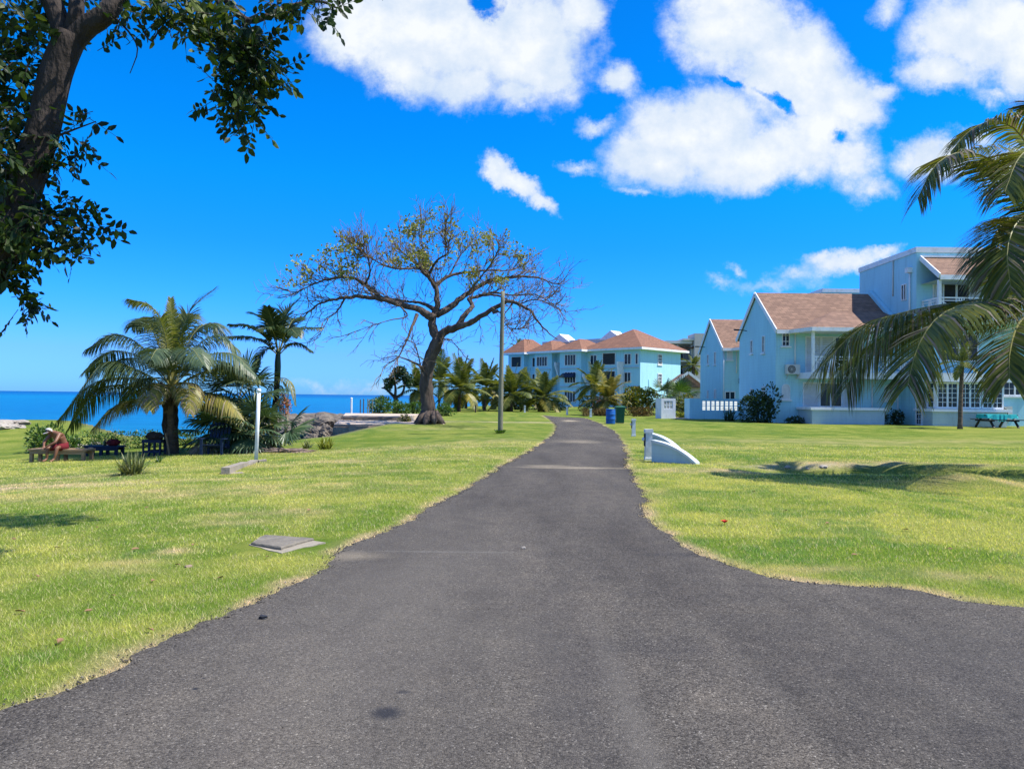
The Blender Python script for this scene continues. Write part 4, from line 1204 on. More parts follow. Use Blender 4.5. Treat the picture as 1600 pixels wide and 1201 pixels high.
# ------------------------------------------------------------------ three-storey apartment building in the middle distance
def apartment():
    c = V3(19.5, 115, 0); u = V3(-.70, .714, 0).normalized(); v = V3(.714, .70, 0).normalized()
    t = thing('apartment_building', 'long three storey blue apartment building with red hipped roofs at the bend of the road', 'apartment building', c)
    nf = -v  # outward normal of the long facade
    ne = -u  # outward normal of the lit end wall
    Lf, We, EV = 27.8, 11.0, 9.0
    def A(s, d, z): return c + u * s + nf * d + UP * z      # along facade, out from facade
    def slab(mb, s0, s1, d0, d1, z0, z1, m=0): mb.obox(A((s0 + s1) / 2, (d0 + d1) / 2, (z0 + z1) / 2), u * ((s1 - s0) / 2), nf * ((d1 - d0) / 2), UP * ((z1 - z0) / 2), m)
    m = MB(); slab(m, 0, Lf, -We, 0, -.2, EV); m.build('wall', M['blue_wall'], t)
    pxs = lambda zx: (lambda k: (19.5 - k * 115) / (.70 + .714 * k))((770 + zx / 4.706 - 800) / FPX)
    for (a, b, d) in ((690, 535, 1.5), (470, 345, 1.3), (260, 145, 1.1)):
        m = MB(); slab(m, pxs(a), pxs(b), .0, d, -.2, EV - .003); m.build('bay', M['blue_wall'], t)
    # hipped roofs
    def hip(s0, s1, d0, d1, z, h, ridge_d=None):
        mb = MB(); n = 1.0
        P4 = [A(s0 - n, d1 + n, z), A(s1 + n, d1 + n, z), A(s1 + n, d0 - n, z), A(s0 - n, d0 - n, z)]
        w_ = (d1 - d0) / 2 + n; l_ = (s1 - s0) / 2 + n; q = min(w_, l_) * .98
        r0 = A((s0 + s1) / 2 - (l_ - q), (d0 + d1) / 2, z + h) if l_ > w_ else A((s0 + s1) / 2, (d0 + d1) / 2 - (w_ - q), z + h)
        r1 = A((s0 + s1) / 2 + (l_ - q), (d0 + d1) / 2, z + h) if l_ > w_ else A((s0 + s1) / 2, (d0 + d1) / 2 + (w_ - q), z + h)
        if l_ > w_: f = [(0, 1, 5, 4), (1, 2, 5), (2, 3, 4, 5), (3, 0, 4)]
        else: f = [(0, 1, 5), (1, 2, 4, 5), (2, 3, 4), (3, 0, 5, 4)]
        mb.add(P4 + [r0, r1], f)
        rf = mb.build('roof', M['shingle_red'], t)
        e = MB(); e.add([p - UP * .32 for p in P4] + [p - UP * .003 for p in P4], [(0, 1, 2, 3)] + [(i, (i + 1) % 4, 4 + (i + 1) % 4, 4 + i) for i in range(4)]); e.build('eave', M['white_paint'], rf)
    hip(0, 10.2, -We, 0, EV + .32, 3.4)
    hip(10.9, Lf, -7, .0, EV + .30, 1.5)
    for (a, b, d) in ((690, 535, 1.5), (470, 345, 1.3), (260, 145, 1.1)):
        hip(pxs(a), pxs(b), -5, d, EV + .27, 2.0 if a > 300 else 2.6)
    m = MB(); slab(m, 8.5, Lf - 3, -We + 1, -4.5, EV, EV + 2.5); m.build('attic_wall', M['pale_wall'], t)
    for s in (9.2, 20.5):
        m = MB(); m.prism([A(s - 2.4, -4.3, EV + 2.2), A(s + 2.4, -4.3, EV + 2.2), A(s, -4.3, EV + 3.7)], -nf * 2.5); m.build('gable', M['white_paint'], t)
    m = MB(); slab(m, 1.9, 2.3, -1.9, 1.0, EV + .6, EV + .75)
    # windows on the three floors of the facade; z0 per floor
    fl = (.8, 3.9, 6.75)
    def win(zx0, zx1, d, z, h, n=2, dark=False):  # dark: flat dark pane painted for the shade of a balcony opening
        s1, s0 = pxs(zx0), pxs(zx1); w_ = s1 - s0
        window(t, A(s1, d, z), -u, nf, w_, h, n, 1, 1, .09, .07, 'dark_fill' if dark else 'glass', depth=.12)
        sl_ = MB()
    for k, z in enumerate(fl):
        h = 1.7
        win(572, 656, 1.5, z, h + .15, 4, k == 1); win(716, 766, 0, z, h, 2); win(966, 1018, 0, z, h, 2); win(806, 903, 0, z, h + .25, 1, True)
        win(360, 440, 1.3, z, h, 4); win(492, 533, 0, z, h, 2); win(168, 242, 1.1, z, h + .2, 1, True); win(290, 328, 0, z, h, 1, True)
        if k == 2: win(1047, 1070, 0, z, h, 1)
    for (a, b, d) in ((690, 535, 1.5), (470, 345, 1.3), (1085, 770, 0)):
        for z in (3.25, 6.2):
            m = MB(); s1, s0 = pxs(b), pxs(a) if a < 1085 else 0.0; slab(m, s0 + .25, s1 - .25, d, d + .16, z, z + .2); m.build('ledge', M['pale_wall'], t)
    aw = MB(); s1, s0 = pxs(560), pxs(656); aw.prism([A(s0, 1.6, 5.55), A(s0, 2.5, 5.0), A(s0, 2.5, 4.8), A(s0, 1.6, 4.8)], u * (s1 - s0)); aw.build('awning', M['blue_wood'], t)
    # slanting fin walls that catch the sun
    for (zx, z0, z1, d) in ((505, 4.7, 7.4, 1.6), (712, 3.6, 5.4, 1.6), (962, .9, 7.2, 1.5)):
        s = pxs(zx); m = MB(); m.prism([A(s, 0, z0), A(s, d * .35, z0), A(s, d, z1 - .5), A(s, d, z1), A(s, 0, z1)], u * .25)
        m.build('fin_wall', M['white_paint'], t)
    # lit end wall
    def E(q, z, d=0.0): return c + v * q + ne * d + UP * z
    for z in (6.85, 3.8): window(t, E(4.55, z), v, ne, 1.15, 1.7, 2, 3, 1, .12, .07, sill=True, depth=.1)
    downpipe(t, E(2.3, 4.6, .1), E(2.3, 0, .1), .06, 'blue_wall')
    m = MB(); m.obox(A(-.1, -3.0, EV + 1.75), u * .15, nf * .9, UP * .1)
    return t


apartment()


def grey_block():
    c = V3(29.5, 152, 0)
    t = thing('apartment_building', 'beige multi storey block with dark balconies rising behind the blue apartment building', 'apartment building', c)
    m = MB(); m.box(29.5, 52, 156, 168, 0, 13.0); m.box(36.2, 39.6, 150, 156, 0, 14.6); m.build('wall', M['grey_wall'], t)
    for z in (3.1, 6.2, 9.3):
        m = MB(); m.box(29.2, 36.2, 151.5, 156, z - .3, z); m.box(39.6, 52, 151.5, 156, z - .3, z); m.build('floor_slab', M['grey_trim'], t)
        q = MB()
        for x0, x1 in ((29.3, 36.1), (39.7, 51.8)):
            q.bar((x0, 151.6, z + 1), (x1, 151.6, z + 1), .08)
            k = int((x1 - x0) / .3)
            for i in range(k + 1): q.bar((x0 + (x1 - x0) * i / k, 151.6, z), (x0 + (x1 - x0) * i / k, 151.6, z + 1), .04)
        q.build('railing', M['black_metal'], t)
        for x0 in (29.9, 32.9, 40.2, 44.5): window(t, (x0, 156, z + .1), (1, 0, 0), (0, -1, 0), 2.4, 2.2, 1, 1, 2, .1, glass='glass')
    for x in (30.0, 33.2, 36.0):
        m = MB(); m.box(x - .15, x + .15, 151.6, 151.9, 0, 12.4); m.build('column', M['grey_trim'], t)
    m = MB(); m.prism([(26.5, 151, 12.6), (36.0, 151, 12.6), (36.0, 151, 13.2), (31.0, 151, 13.2)], (0, 6, 0)); m.box(34, 40.5, 150.4, 157, 13.22, 13.6); m.build('roof', M['grey_trim'], t)
    m = MB()
    for i in range(5): m.bar((32 + i * 1.0, 150.2, 11.9), (32 + i * 1.0, 155, 11.9), .18)
    m.bar((31.4, 150.8, 11.7), (36.6, 150.8, 11.7), .25); m.build('pergola', M['brown_wood'], t)
    # small lodge roof in front
    c = V3(20.5, 92, 0)
    t = thing('garden_lodge', 'small lodge with brown tiled roof seen through the gap by the gate pillar', 'lodge', c)
    m = MB(); m.box(19.2, 23, 90, 94, 0, 3.0); m.build('wall', M['grey_wall'], t)
    m = MB(); m.prism([(18.6, 89.6, 2.9), (20.9, 89.6, 4.6), (23.2, 89.6, 2.9)], (0, 4.8, 0)); m.build('roof', M['shingle'], t)
    m = MB(); m.bar((18.5, 89.5, 2.9), (20.9, 89.5, 4.7), .1, .3); m.bar((23.3, 89.5, 2.9), (20.92, 89.5, 4.69), .1, .3); m.build('fascia', M['white_paint'], t)
grey_block()
# ------------------------------------------------------------------ the big bare tree
def bare_tree():
    random.seed(42)
    Y = 42.0
    b = on(672, Y); b.z -= .1
    t = thing('rain_tree', 'large spreading almost bare tree with thick dark trunk beside the utility pole', 'tree', b)
    def pt(zx, zy, dy=0.0):
        zx = 785 + (zx - 785) * (.94 if zy < 700 else 1); zy = 560 - (560 - zy) * .84 if zy < 560 else zy
        return P(420 + zx / 3.002, 300 + zy / 3.002, Y + dy)
    # trunk with root flare
    m = MB()
    tr = [pt(752, 1092), pt(750, 1040), pt(742, 960), pt(738, 880), pt(752, 800), pt(775, 740), pt(795, 685)]
    tr[0].z = b.z - .2
    q = catmull(tr, 22); rad = [(.76 if i == 0 else .60 if i == 1 else .50 if i == 2 else .42) if i < 4 else .37 - .05 * (i - 4) / 18 for i in range(23)]
    m.tube(q, rad, 18, rough=.30)
    for k in range(9):
        a = 2 * PI * k / 9 + .3; d = V3(math.cos(a), math.sin(a), 0); L = random.uniform(.65, 1.0)
        g = b + d * L; m.tube([b + d * .25 + UP * .7, b + d * .6 + UP * .3, V3(g.x, g.y, Z(g.x, g.y) - .03)], [.26, .20, .06], 7, rough=.3)
    m.build('trunk', M['bark'], t, smooth=True)
    limbs = [  # control points (zoomed pixels), depth offsets, radii
        ([(800, 700), (765, 640), (766, 590), (790, 545), (788, 480), (780, 410), (738, 360), (690, 300), (640, 250), (600, 215)], [0, 0, .1, .2, .3, .5, .8, 1.2, 1.8, 2.2], .36, .03),
        ([(795, 690), (830, 652), (900, 632), (970, 603), (1080, 535), (1160, 505), (1250, 555), (1310, 630), (1390, 690)], [0, -.2, -.6, -1, -1.6, -2.0, -2.6, -3.0, -3.2], .34, .025),
        ([(890, 635), (930, 572), (965, 530), (950, 488), (1005, 475), (1070, 455), (1160, 470), (1290, 470), (1400, 545)], [-.4, -.2, .3, .8, 1.2, 1.6, 2.0, 2.6, 3.0], .22, .02),
        ([(785, 575), (860, 530), (930, 470), (1030, 398), (1090, 380), (1180, 366), (1290, 372), (1350, 395), (1410, 415)], [.2, .7, 1.3, 2.2, 2.6, 3.2, 3.8, 4.0, 4.2], .27, .02),
        ([(768, 590), (735, 570), (680, 540), (580, 515), (510, 490), (400, 476), (330, 486), (240, 500), (170, 540), (100, 610)], [0, -.2, -.5, -1.1, -1.5, -2.0, -2.4, -2.8, -3.0, -3.2], .31, .025),
        ([(515, 492), (480, 455), (430, 412), (375, 376), (300, 372), (230, 385), (150, 420), (80, 460)], [-1.5, -1.6, -1.9, -2.3, -2.8, -3.2, -3.6, -4.0], .17, .02),
        ([(770, 545), (740, 525), (700, 510), (640, 505), (560, 488), (480, 470), (360, 440)], [.1, .6, 1.2, 1.8, 2.4, 3.0, 3.8], .16, .02),
        ([(782, 415), (850, 362), (930, 343), (1050, 330), (1150, 330), (1230, 300)], [.5, 1.0, 1.4, 2.0, 2.6, 3.2], .15, .02),
        ([(742, 365), (790, 275), (845, 235), (830, 170), (830, 90)], [.8, .2, -.6, -1.4, -2.0], .11, .012),
        ([(780, 430), (720, 325), (640, 322), (540, 310), (450, 260), (340, 225)], [.5, -.4, -1.4, -2.2, -3.0, -3.4], .12, .015),
        ([(740, 350), (720, 270), (715, 180), (710, 75)], [.8, .4, 0, -.4], .09, .01),
        ([(930, 475), (1000, 380), (1060, 290), (1100, 210)], [1.3, .6, -.4, -1.2], .10, .012),
        ([(850, 362), (900, 260), (960, 170)], [1.0, 1.6, 2.4], .08, .012),
        ([(430, 412), (455, 340), (440, 250), (400, 215)], [-1.9, -2.4, -3.0, -3.4], .09, .012),
        ([(1000, 470), (1090, 470), (1190, 515), (1290, 495), (1420, 560)], [1.2, 0, -1.4, -2.2, -3.0], .10, .012),
        ([(690, 575), (665, 630), (645, 700), (608, 770), (560, 805)], [-.5, -1.2, -1.8, -2.2, -2.4], .13, .02),
        ([(600, 520), (640, 580), (560, 600), (470, 625), (300, 680)], [-1.1, -1.8, -2.6, -3.2, -4.0], .07, .01),
        ([(330, 486), (290, 560), (250, 590), (200, 680)], [-2.4, -2.6, -2.9, -3.1], .07, .012),
        ([(725, 850), (712, 818), (665, 792), (600, 770), (530, 780)], [0, -.6, -1.0, -1.5, -2.0], .13, .015),
        ([(712, 818), (700, 760), (680, 700), (640, 660)], [-.6, -1.1, -1.6, -2.0], .06, .01),
        ([(800, 690), (850, 690), (880, 720), (900, 745)], [0, -.7, -1.1, -1.3], .04, .008),
        ([(1170, 510), (1120, 590), (1160, 640), (1230, 640)], [-2.0, -2.6, -3.0, -3.4], .05, .008),
    ]
    tw = MB(); leaves = MB()
    tips = []
    def twig(p, d, L, r, lvl, lv):
        n = 4; pts = [p.copy()]; dd = d.copy()
        for i in range(n):
            dd = (dd + rv(.42) + UP * (.10 if lv else -.03)).normalized(); p = p + dd * (L / n); pts.append(p.copy())
        tw.tube(pts, [r * (1 - .8 * i / n) + .006 for i in range(n + 1)], 3, cap=False)
        if lvl > 0:
            for i in range(random.randint(2, 3)):
                j = random.randint(1, n); base = pts[j]; td = (pts[j] - pts[j - 1]).normalized()
                nd = (td + rv(1.05)).normalized()
                twig(base, nd, L * random.uniform(.55, .8), r * .58, lvl - 1, lv)
        else:
            tips.append((pts[-1], lv))
    for (pp, dy, r0, r1) in limbs:
        pts = [pt(x, y, d) for (x, y), d in zip(pp, dy)]
        n = len(pts) * 4; q = catmull(pts, n)
        # slight knuckles along the limb
        for i in range(2, n): q[i] = q[i] + rv(r0 * .16)
        m = MB(); m.tube(q, [(r0 + (r1 - r0) * (i / n) ** .7) * .84 for i in range(n + 1)], 9, rough=.22)
        m.build('branch', M['bark'], t, smooth=True)
        up = not (pp[-1][1] > 640)
        k0 = int(n * (.25 if r0 > .2 else .12))
        for i in range(k0, n + 1):
            f = (i - k0) / max(1, n - k0)
            cnt = (random.choice((1, 2, 2)) if f > .35 else random.choice((0, 1, 1))) if up else 1
            if not up and random.random() < .55: cnt = 0
            for _ in range(cnt):
                td = (q[min(i, n)] - q[max(i - 1, 0)]).normalized()
                nd = (td * (.5 + .6 * f) + rv(.95) + UP * (.22 if up else -.2)).normalized()
                twig(q[min(i, n)], nd, random.uniform(.75, 1.3) * (1 if up else .85), .020, 2 if random.random() < .85 else 1, up)
    tw.build('twigs', M['twig'], t)
    zone = [(300, 270, 120, 55), (130, 370, 70, 45), (330, 350, 100, 50), (690, 150, 60, 40), (700, 200, 110, 70), (950, 170, 60, 35), (1020, 215, 100, 40), (1160, 260, 80, 45), (770, 360, 50, 40), (620, 330, 80, 40), (900, 270, 100, 60), (950, 390, 40, 30), (1200, 310, 60, 30), (700, 310, 70, 50), (1060, 420, 50, 30), (850, 500, 40, 20)]
    for p, up in tips:
        if not up: continue
        dv = p - CAM; px = W0 / 2 + FPX * dv.dot(_r) / dv.dot(_f); py = H0 / 2 - FPX * dv.dot(_u) / dv.dot(_f)
        zx, zy = (px - 420) * 3.002, (py - 300) * 3.002
        w = max(math.exp(-((zx - a) / c) ** 2 - ((zy - b_) / d) ** 2) for a, b_, c, d in zone)
        if random.random() < w * .5:
            for _ in range(random.randint(7, 13)):
                d = (rv() + UP * .2).normalized(); ww = d.cross(rv().normalized())
                if ww.length < .1: continue
                leaves.leaf(p + rv(.28), d, ww.normalized(), random.uniform(.12, .22), random.uniform(.09, .14))
    leaves.build('leaves', M['olive_leaf'], t)


bare_tree()


# ------------------------------------------------------------------ foreground tree at the upper left
def near_tree():
    random.seed(5)
    Y = 7.6
    base = V3(-7.3, 8.4, Z(-7.3, 8.4) - .1)
    t = thing('almond_tree', 'shady broad leaved tree in the left foreground with leafy boughs hanging overhead', 'tree', base)
    def p(x, y, dy=0.0): return P(x, y, Y + dy)
    m = MB()
    tr = catmull([base, base + V3(.65, -.2, 1.6), p(-22, 425), p(28, 320), p(62, 220), p(88, 120), p(112, 55)], 26)
    m.tube(tr, [.36 * math.exp(-i / 5) * .5 + .172 - .03 * i / 26 for i in range(27)], 16, rough=.12)
    m.build('trunk', M['dark_bark'], t, smooth=True)
    def bough(pts, r0, r1, n=16):
        q = catmull(pts, n); m = MB(); m.tube(q, [r0 + (r1 - r0) * i / n for i in range(n + 1)], 10, rough=.12)
        m.build('branch', M['dark_bark'], t, smooth=True); return q
    b1 = bough([p(104, 75), p(135, 42), p(172, 15), p(210, -60, .2), p(260, -140, .5), p(380, -190, 1.0), p(520, -160, 1.5)], .122, .045)
    b2 = bough([p(104, 75), p(88, 20), p(60, -40), p(20, -120, -.3), p(-60, -220, -.8)], .115, .05)
    b2b = bough([p(112, 55), p(120, 5), p(110, -90, .5), p(140, -230, 1.2)], .09, .04)
    b3 = bough([p(260, -140, .5), p(310, -60, .4), p(350, 20, .3), p(372, 70, .25), p(385, 130, .2)], .055, .012)
    b4 = bough([p(330, -30, .35), p(385, 32, .5), p(440, 14, .7), p(495, 2, .8), p(530, 14, .9)], .045, .008)
    b5 = bough([p(30, 330), p(60, 345), p(95, 345), p(140, 352)], .02, .005, 10)
    b6 = bough([p(52, 260), p(80, 220), p(110, 205), p(150, 190)], .02, .005, 10)
    b7 = bough([p(10, 400), p(20, 440), p(35, 460), p(60, 462)], .02, .005, 10)
    for q_ in ([(20, 420), (60, 290), (75, 283), (92, 287)], [(182, 30), (205, 55), (215, 80), (203, 115)], [(215, 30), (235, 65), (250, 45), (262, 40)]):
        bough([p(*a) for a in q_], .012, .004, 8)
    lv = MB(); tw = MB()
    def spray(c, rx, ry, rz, n, src=None, dark=False, lmin=.05, lmax=.13):
        """pinnate leaf sprays filling an ellipsoid"""
        for _ in range(n):
            d = rv(); q = c + V3(d.x * rx, d.y * ry, d.z * rz)
            ax = (rv() + V3(0, 0, -.35)).normalized(); sd = ax.cross(rv().normalized())
            if sd.length < .1: continue
            sd.normalize(); L = random.uniform(.2, .34)
            tw.tube([q, q + ax * L * .5 + rv(.01), q + ax * L], [.004, .003, .002], 3, cap=False)
            k = random.randint(2, 4)
            for i in range(k):
                b_ = q + ax * (L * (.3 + .7 * i / k))
                for s in (-1, 1):
                    ld = (ax * .55 + sd * s + rv(.35) + V3(0, 0, -.15)).normalized(); w = ld.cross(ax.cross(sd) + rv(.6)); w = (sd.cross(ld) if w.length < .05 else w); 
                    w = ld.cross(w) if False else w
                    nn = (ax.cross(sd) + rv(.5)); w = ld.cross(nn)
                    if w.length < .05: continue
                    l = random.uniform(lmin, lmax); lv.leaf(b_, ld, w.normalized(), l, l * .52)
            ld = (ax + rv(.3)).normalized(); w = ld.cross(rv().normalized())
            if w.length > .05: l = random.uniform(lmin, lmax); lv.leaf(q + ax * L, ld, w.normalized(), l, l * .52)
    s = Y / FPX
    def sp(px, py, rx, ry, n, dy=0.0, rz=None): spray(p(px, py, dy), rx * s, (rz or max(rx, ry)) * s * .8, ry * s, n)
    # along the trunk and the left edge
    for a in [(20, 60, 45, 55, 30), (25, 20, 40, 40, 24), (45, 150, 30, 40, 16, .3), (15, 180, 30, 50, 22), (25, 245, 40, 35, 28), (15, 300, 45, 45, 34), (70, 215, 30, 22, 16), (115, 222, 22, 22, 8), (140, 180, 14, 14, 4), (95, 238, 28, 16, 9),
              (60, 330, 36, 26, 18), (100, 355, 36, 22, 14), (140, 358, 25, 16, 8), (90, 385, 36, 15, 8), (30, 365, 36, 26, 20), (-10, 400, 35, 40, 26), (10, 430, 22, 22, 10), (28, 470, 22, 18, 7), (48, 470, 18, 15, 5), (85, 300, 16, 12, 3), (120, 310, 14, 8, 2), (-30, 250, 40, 90, 40), (-40, 120, 40, 80, 36), (45, 400, 22, 16, 6)]: sp(a[0], a[1], a[2], a[3], int(a[4] * 1.25), *a[5:])
    for a in [(20, 330, 45, 30, 16, -.35), (10, 250, 40, 30, 14, -.35), (20, 180, 30, 30, 6, -.35), (35, 100, 34, 30, 7, -.35), (10, 380, 36, 30, 18, -.3), (50, 30, 40, 25, 8, -.35)]: sp(*a)
    # overhead boughs
    for a in [(80, 15, 60, 25, 20, .5), (150, 0, 40, 20, 10, .4), (225, 15, 40, 24, 16), (275, 18, 40, 30, 22), (320, 25, 35, 35, 24), (350, 55, 32, 36, 28), (385, 50, 34, 32, 28), (375, 100, 40, 32, 32), (395, 80, 42, 30, 26), (415, 105, 26, 26, 14), (365, 150, 34, 28, 24), (395, 145, 34, 24, 18), (385, 185, 22, 15, 9), (340, 160, 16, 12, 4),
              (430, 12, 32, 15, 12), (470, 5, 35, 12, 10), (510, 8, 22, 12, 6), (535, 20, 9, 7, 2), (190, 42, 12, 12, 2), (155, 78, 10, 10, 1), (300, 2, 60, 18, 22), (440, 125, 12, 14, 3), (425, 70, 14, 16, 5)]: sp(*a)
    # crown above the picture
    for _ in range(34):
        x, y = random.uniform(-600, 230), random.uniform(-620, -80)
        sp(x, y, 110, 80, 15, random.uniform(-2.0, 2.4), 170)
    b9 = bough([p(260, -140, .5), V3(-3.2, 9.0, 7.6), V3(-2.1, 9.7, 7.9), V3(-1.0, 10.1, 8.0)], .06, .015)
    for _ in range(42): spray(V3(random.uniform(-3.0, -1.0), random.uniform(9.3, 10.3), random.uniform(7.5, 8.2)), .5, .4, .3, 10)
    lv.build('leaves', M['canopy_leaf'], t); tw.build('twigs', M['dark_bark'], t)


near_tree()


# ------------------------------------------------------------------ palms close by
def left_coconut():
    random.seed(21)
    g = G(268, 709); Y = g.y
    t = thing('coconut_palm', 'big bushy coconut palm on a short thick trunk on the seaside lawn', 'palm tree', g, 'palms on the seaside lawn')
    def p(x, y, dy=0.0): return P(x, y, Y + dy)
    trunk_tube(t, [g - UP * .15, p(268, 690), p(266, 660), p(266, 625), p(266, 605)], .235, .225, rough=.22, n=14, flare=1.25)
    # old leaf bases hanging from the crown
    m = MB()
    for k in range(16):
        a = k * 2.4; d = V3(math.cos(a), math.sin(a), 0); c = p(266, 630) + UP * random.uniform(-.35, .35)
        m.tube([c + d * .12, c + d * .32 + UP * .35, c + d * .6 + UP * .3], [.08, .06, .03], 5)
        if k % 2: m.tube([c + d * .2, c + d * .28 - UP * .4, c + d * .26 - UP * random.uniform(.5, 1.0)], [.04, .05, .015], 5)
    m.build('leaf_bases', M['dark_bark'], t)
    F = [  # points, depth at tip, leaf material, droop, length
        ([(268, 604), (281, 530), (300, 482), (336, 451)], .6, 'palm_leaf', .15, .85), ([(267, 604), (258, 525), (238, 480), (202, 467)], -.5, 'palm_leaf', .55, 1.0), ([(268, 604), (269, 540), (267, 466)], .2, 'palm_leaf', .05, .45),
        ([(267, 604), (248, 540), (228, 500), (206, 510)], 1.2, 'palm_blue', .7, 1.0), ([(267, 604), (225, 545), (180, 522), (136, 545)], -.8, 'palm_blue', .65, 1.15), ([(267, 604), (228, 565), (180, 548), (134, 580)], .9, 'palm_blue', .7, 1.15),
        ([(267, 606), (215, 578), (165, 566), (128, 606)], -1.5, 'palm_blue', .75, 1.2), ([(266, 608), (205, 590), (145, 600), (92, 655)], -.6, 'palm_leaf', .8, 1.2), ([(266, 608), (205, 600), (150, 612), (110, 668)], .8, 'palm_leaf', .8, 1.15),
        ([(265, 612), (220, 622), (180, 634), (146, 668)], -1.4, 'palm_yellow', .8, 1.0), ([(269, 604), (305, 545), (340, 524), (372, 545)], .5, 'palm_blue', .7, 1.1), ([(269, 604), (300, 525), (330, 505), (352, 525)], 1.5, 'palm_blue', .7, 1.1),
        ([(270, 604), (318, 560), (362, 552), (398, 585)], -.7, 'palm_blue', .75, 1.1), ([(270, 606), (318, 582), (360, 572), (404, 592)], -.1, 'palm_leaf', .75, 1.0), ([(266, 606), (246, 600), (236, 612), (234, 640)], -2.2, 'palm_yellow', .75, .7),
        ([(270, 606), (290, 597), (296, 612), (297, 645)], -2.3, 'palm_yellow', .8, .7), ([(271, 606), (318, 612), (352, 622), (378, 655)], -1.2, 'palm_yellow', .9, .95), ([(268, 604), (256, 555), (246, 545), (236, 560)], -2.6, 'palm_blue', .6, 1.0),
        ([(268, 604), (284, 550), (300, 545), (318, 570)], -2.6, 'palm_blue', .6, 1.0), ([(268, 604), (275, 510), (284, 490), (300, 500)], 2.2, 'palm_leaf', .5, 1.0), ([(268, 604), (252, 515), (240, 495), (225, 510)], 2.2, 'palm_leaf', .6, 1.0),
        ([(268, 606), (240, 570), (200, 560), (165, 590)], 2.4, 'palm_blue', .7, 1.1), ([(268, 606), (300, 570), (345, 565), (375, 600)], 2.4, 'palm_blue', .7, 1.1), ([(268, 606), (250, 590), (215, 600), (190, 640)], 2.2, 'palm_leaf', .8, 1.0)]
    for pts, dy, lf, dr, L in F:
        k = len(pts) - 1
        frond(t, [p(x, y, dy * (i / k)) for i, (x, y) in enumerate(pts)], L * 1.22, 124, .032, dr * .9, lf, start=.13, tipmat='palm_dry' if lf == 'palm_yellow' else None, label='yellowing frond hanging low' if lf == 'palm_yellow' else None)


left_coconut()


def adonidia():
    random.seed(31)
    g = G(430, 698); Y = g.y
    t = thing('christmas_palm', 'slim dark palm with stiff arching fronds and an orange fruit cluster', 'palm tree', g)
    def p(x, y, dy=0.0): return P(x, y, Y + dy)
    trunk_tube(t, [g - UP * .1, p(428, 660), p(432, 610), p(434, 565)], .13, .10, 'dark_bark', rough=.15, n=10)
    m = MB(); q = catmull([p(434, 590), p(434, 565), p(435, 545)], 6); m.tube(q, [.10, .11, .12, .115, .10, .09, .08], 10); m.build('crownshaft', M['areca_leaf'], t, smooth=True)
    F = [([(435, 553), (440, 515), (450, 488), (466, 468)], .3, .9, .18), ([(435, 553), (425, 520), (410, 498), (393, 488)], .7, .85, .25), ([(435, 553), (412, 525), (385, 510), (359, 506)], -.4, .75, .45), ([(435, 555), (412, 535), (385, 526), (358, 525)], .5, .7, .6),
         ([(435, 553), (452, 528), (474, 514), (502, 511)], -.3, .85, .5), ([(435, 555), (452, 540), (470, 538), (488, 548)], .3, .6, .7), ([(435, 555), (420, 545), (405, 555), (398, 580)], -1.2, .6, .5), ([(435, 553), (430, 520), (425, 500), (418, 480)], -1.2, .8, .2),
         ([(435, 553), (450, 515), (458, 500), (470, 497)], 1.4, .8, .35), ([(435, 553), (428, 520), (415, 512), (400, 515)], -1.6, .75, .4), ([(435, 553), (446, 520), (455, 515), (466, 525)], -1.7, .75, .4)]
    for k, (pts, dy, L, dr) in enumerate(F):
        kk = len(pts) - 1
        frond(t, [p(x, y, dy * (i / kk)) for i, (x, y) in enumerate(pts)], L * .95, 54, .055, dr, 'areca_leaf', start=.2, vlift=.75, spread=.7, tipmat='palm_dry' if k in (3, 5) else None)
    # dead skirt down the stem, fruit on the right
    for k in range(9):
        a = k * .9; d = V3(math.cos(a), math.sin(a), 0); y0 = 585 + 9 * k % 60
        c = p(433, 592 + (k * 17) % 48)
        frond(t, [c + d * .1, c + d * .35 - UP * .25, c + d * .42 - UP * .9, c + d * .38 - UP * 1.6], .35, 22, .03, .9, 'palm_dry' if k % 3 else 'areca_leaf', rr=.012, tipmat=None)
    f = MB(); c = p(445, 632, -.55)
    for k in range(420):
        d = rv(); q = c + V3(d.x * .27, d.y * .2, d.z * .42 - .08 * d.x)
        n_ = rv().normalized(); w = n_.cross(UP + rv(.2)).normalized()
        f.leaf(q, n_, w, .07, .05)
    f.build('fruit_cluster', M['fruit_orange'], t)
    frond(t, [p(434, 595), p(442, 590, -.3), p(455, 600, -.5), p(462, 632, -.6)], .45, 26, .035, .9, 'palm_yellow', rr=.012, tipmat=None)


adonidia()
fan_palm('fan_palm', 'tall dark fan palm with drooping leaves between the coconut palm and the slim palm', on(373, 27.5), 1.75, 22, .95, 'fan_leaf', .12, 1.0, 3, dead=7, elmin=-.9)
fan_palm('fan_palm', 'low dark green fan palm hanging over the blue chair', on(345, 26.6), .75, 20, .85, 'fan_leaf', .1, .8, 4, dead=1, elmin=-.4)
fan_palm('fan_palm', 'low fan palm with dry straw leaves behind the white post', on(400, 26.5), .75, 18, .8, 'fan_leaf', .1, .85, 7, dead=7, elmin=-.5)
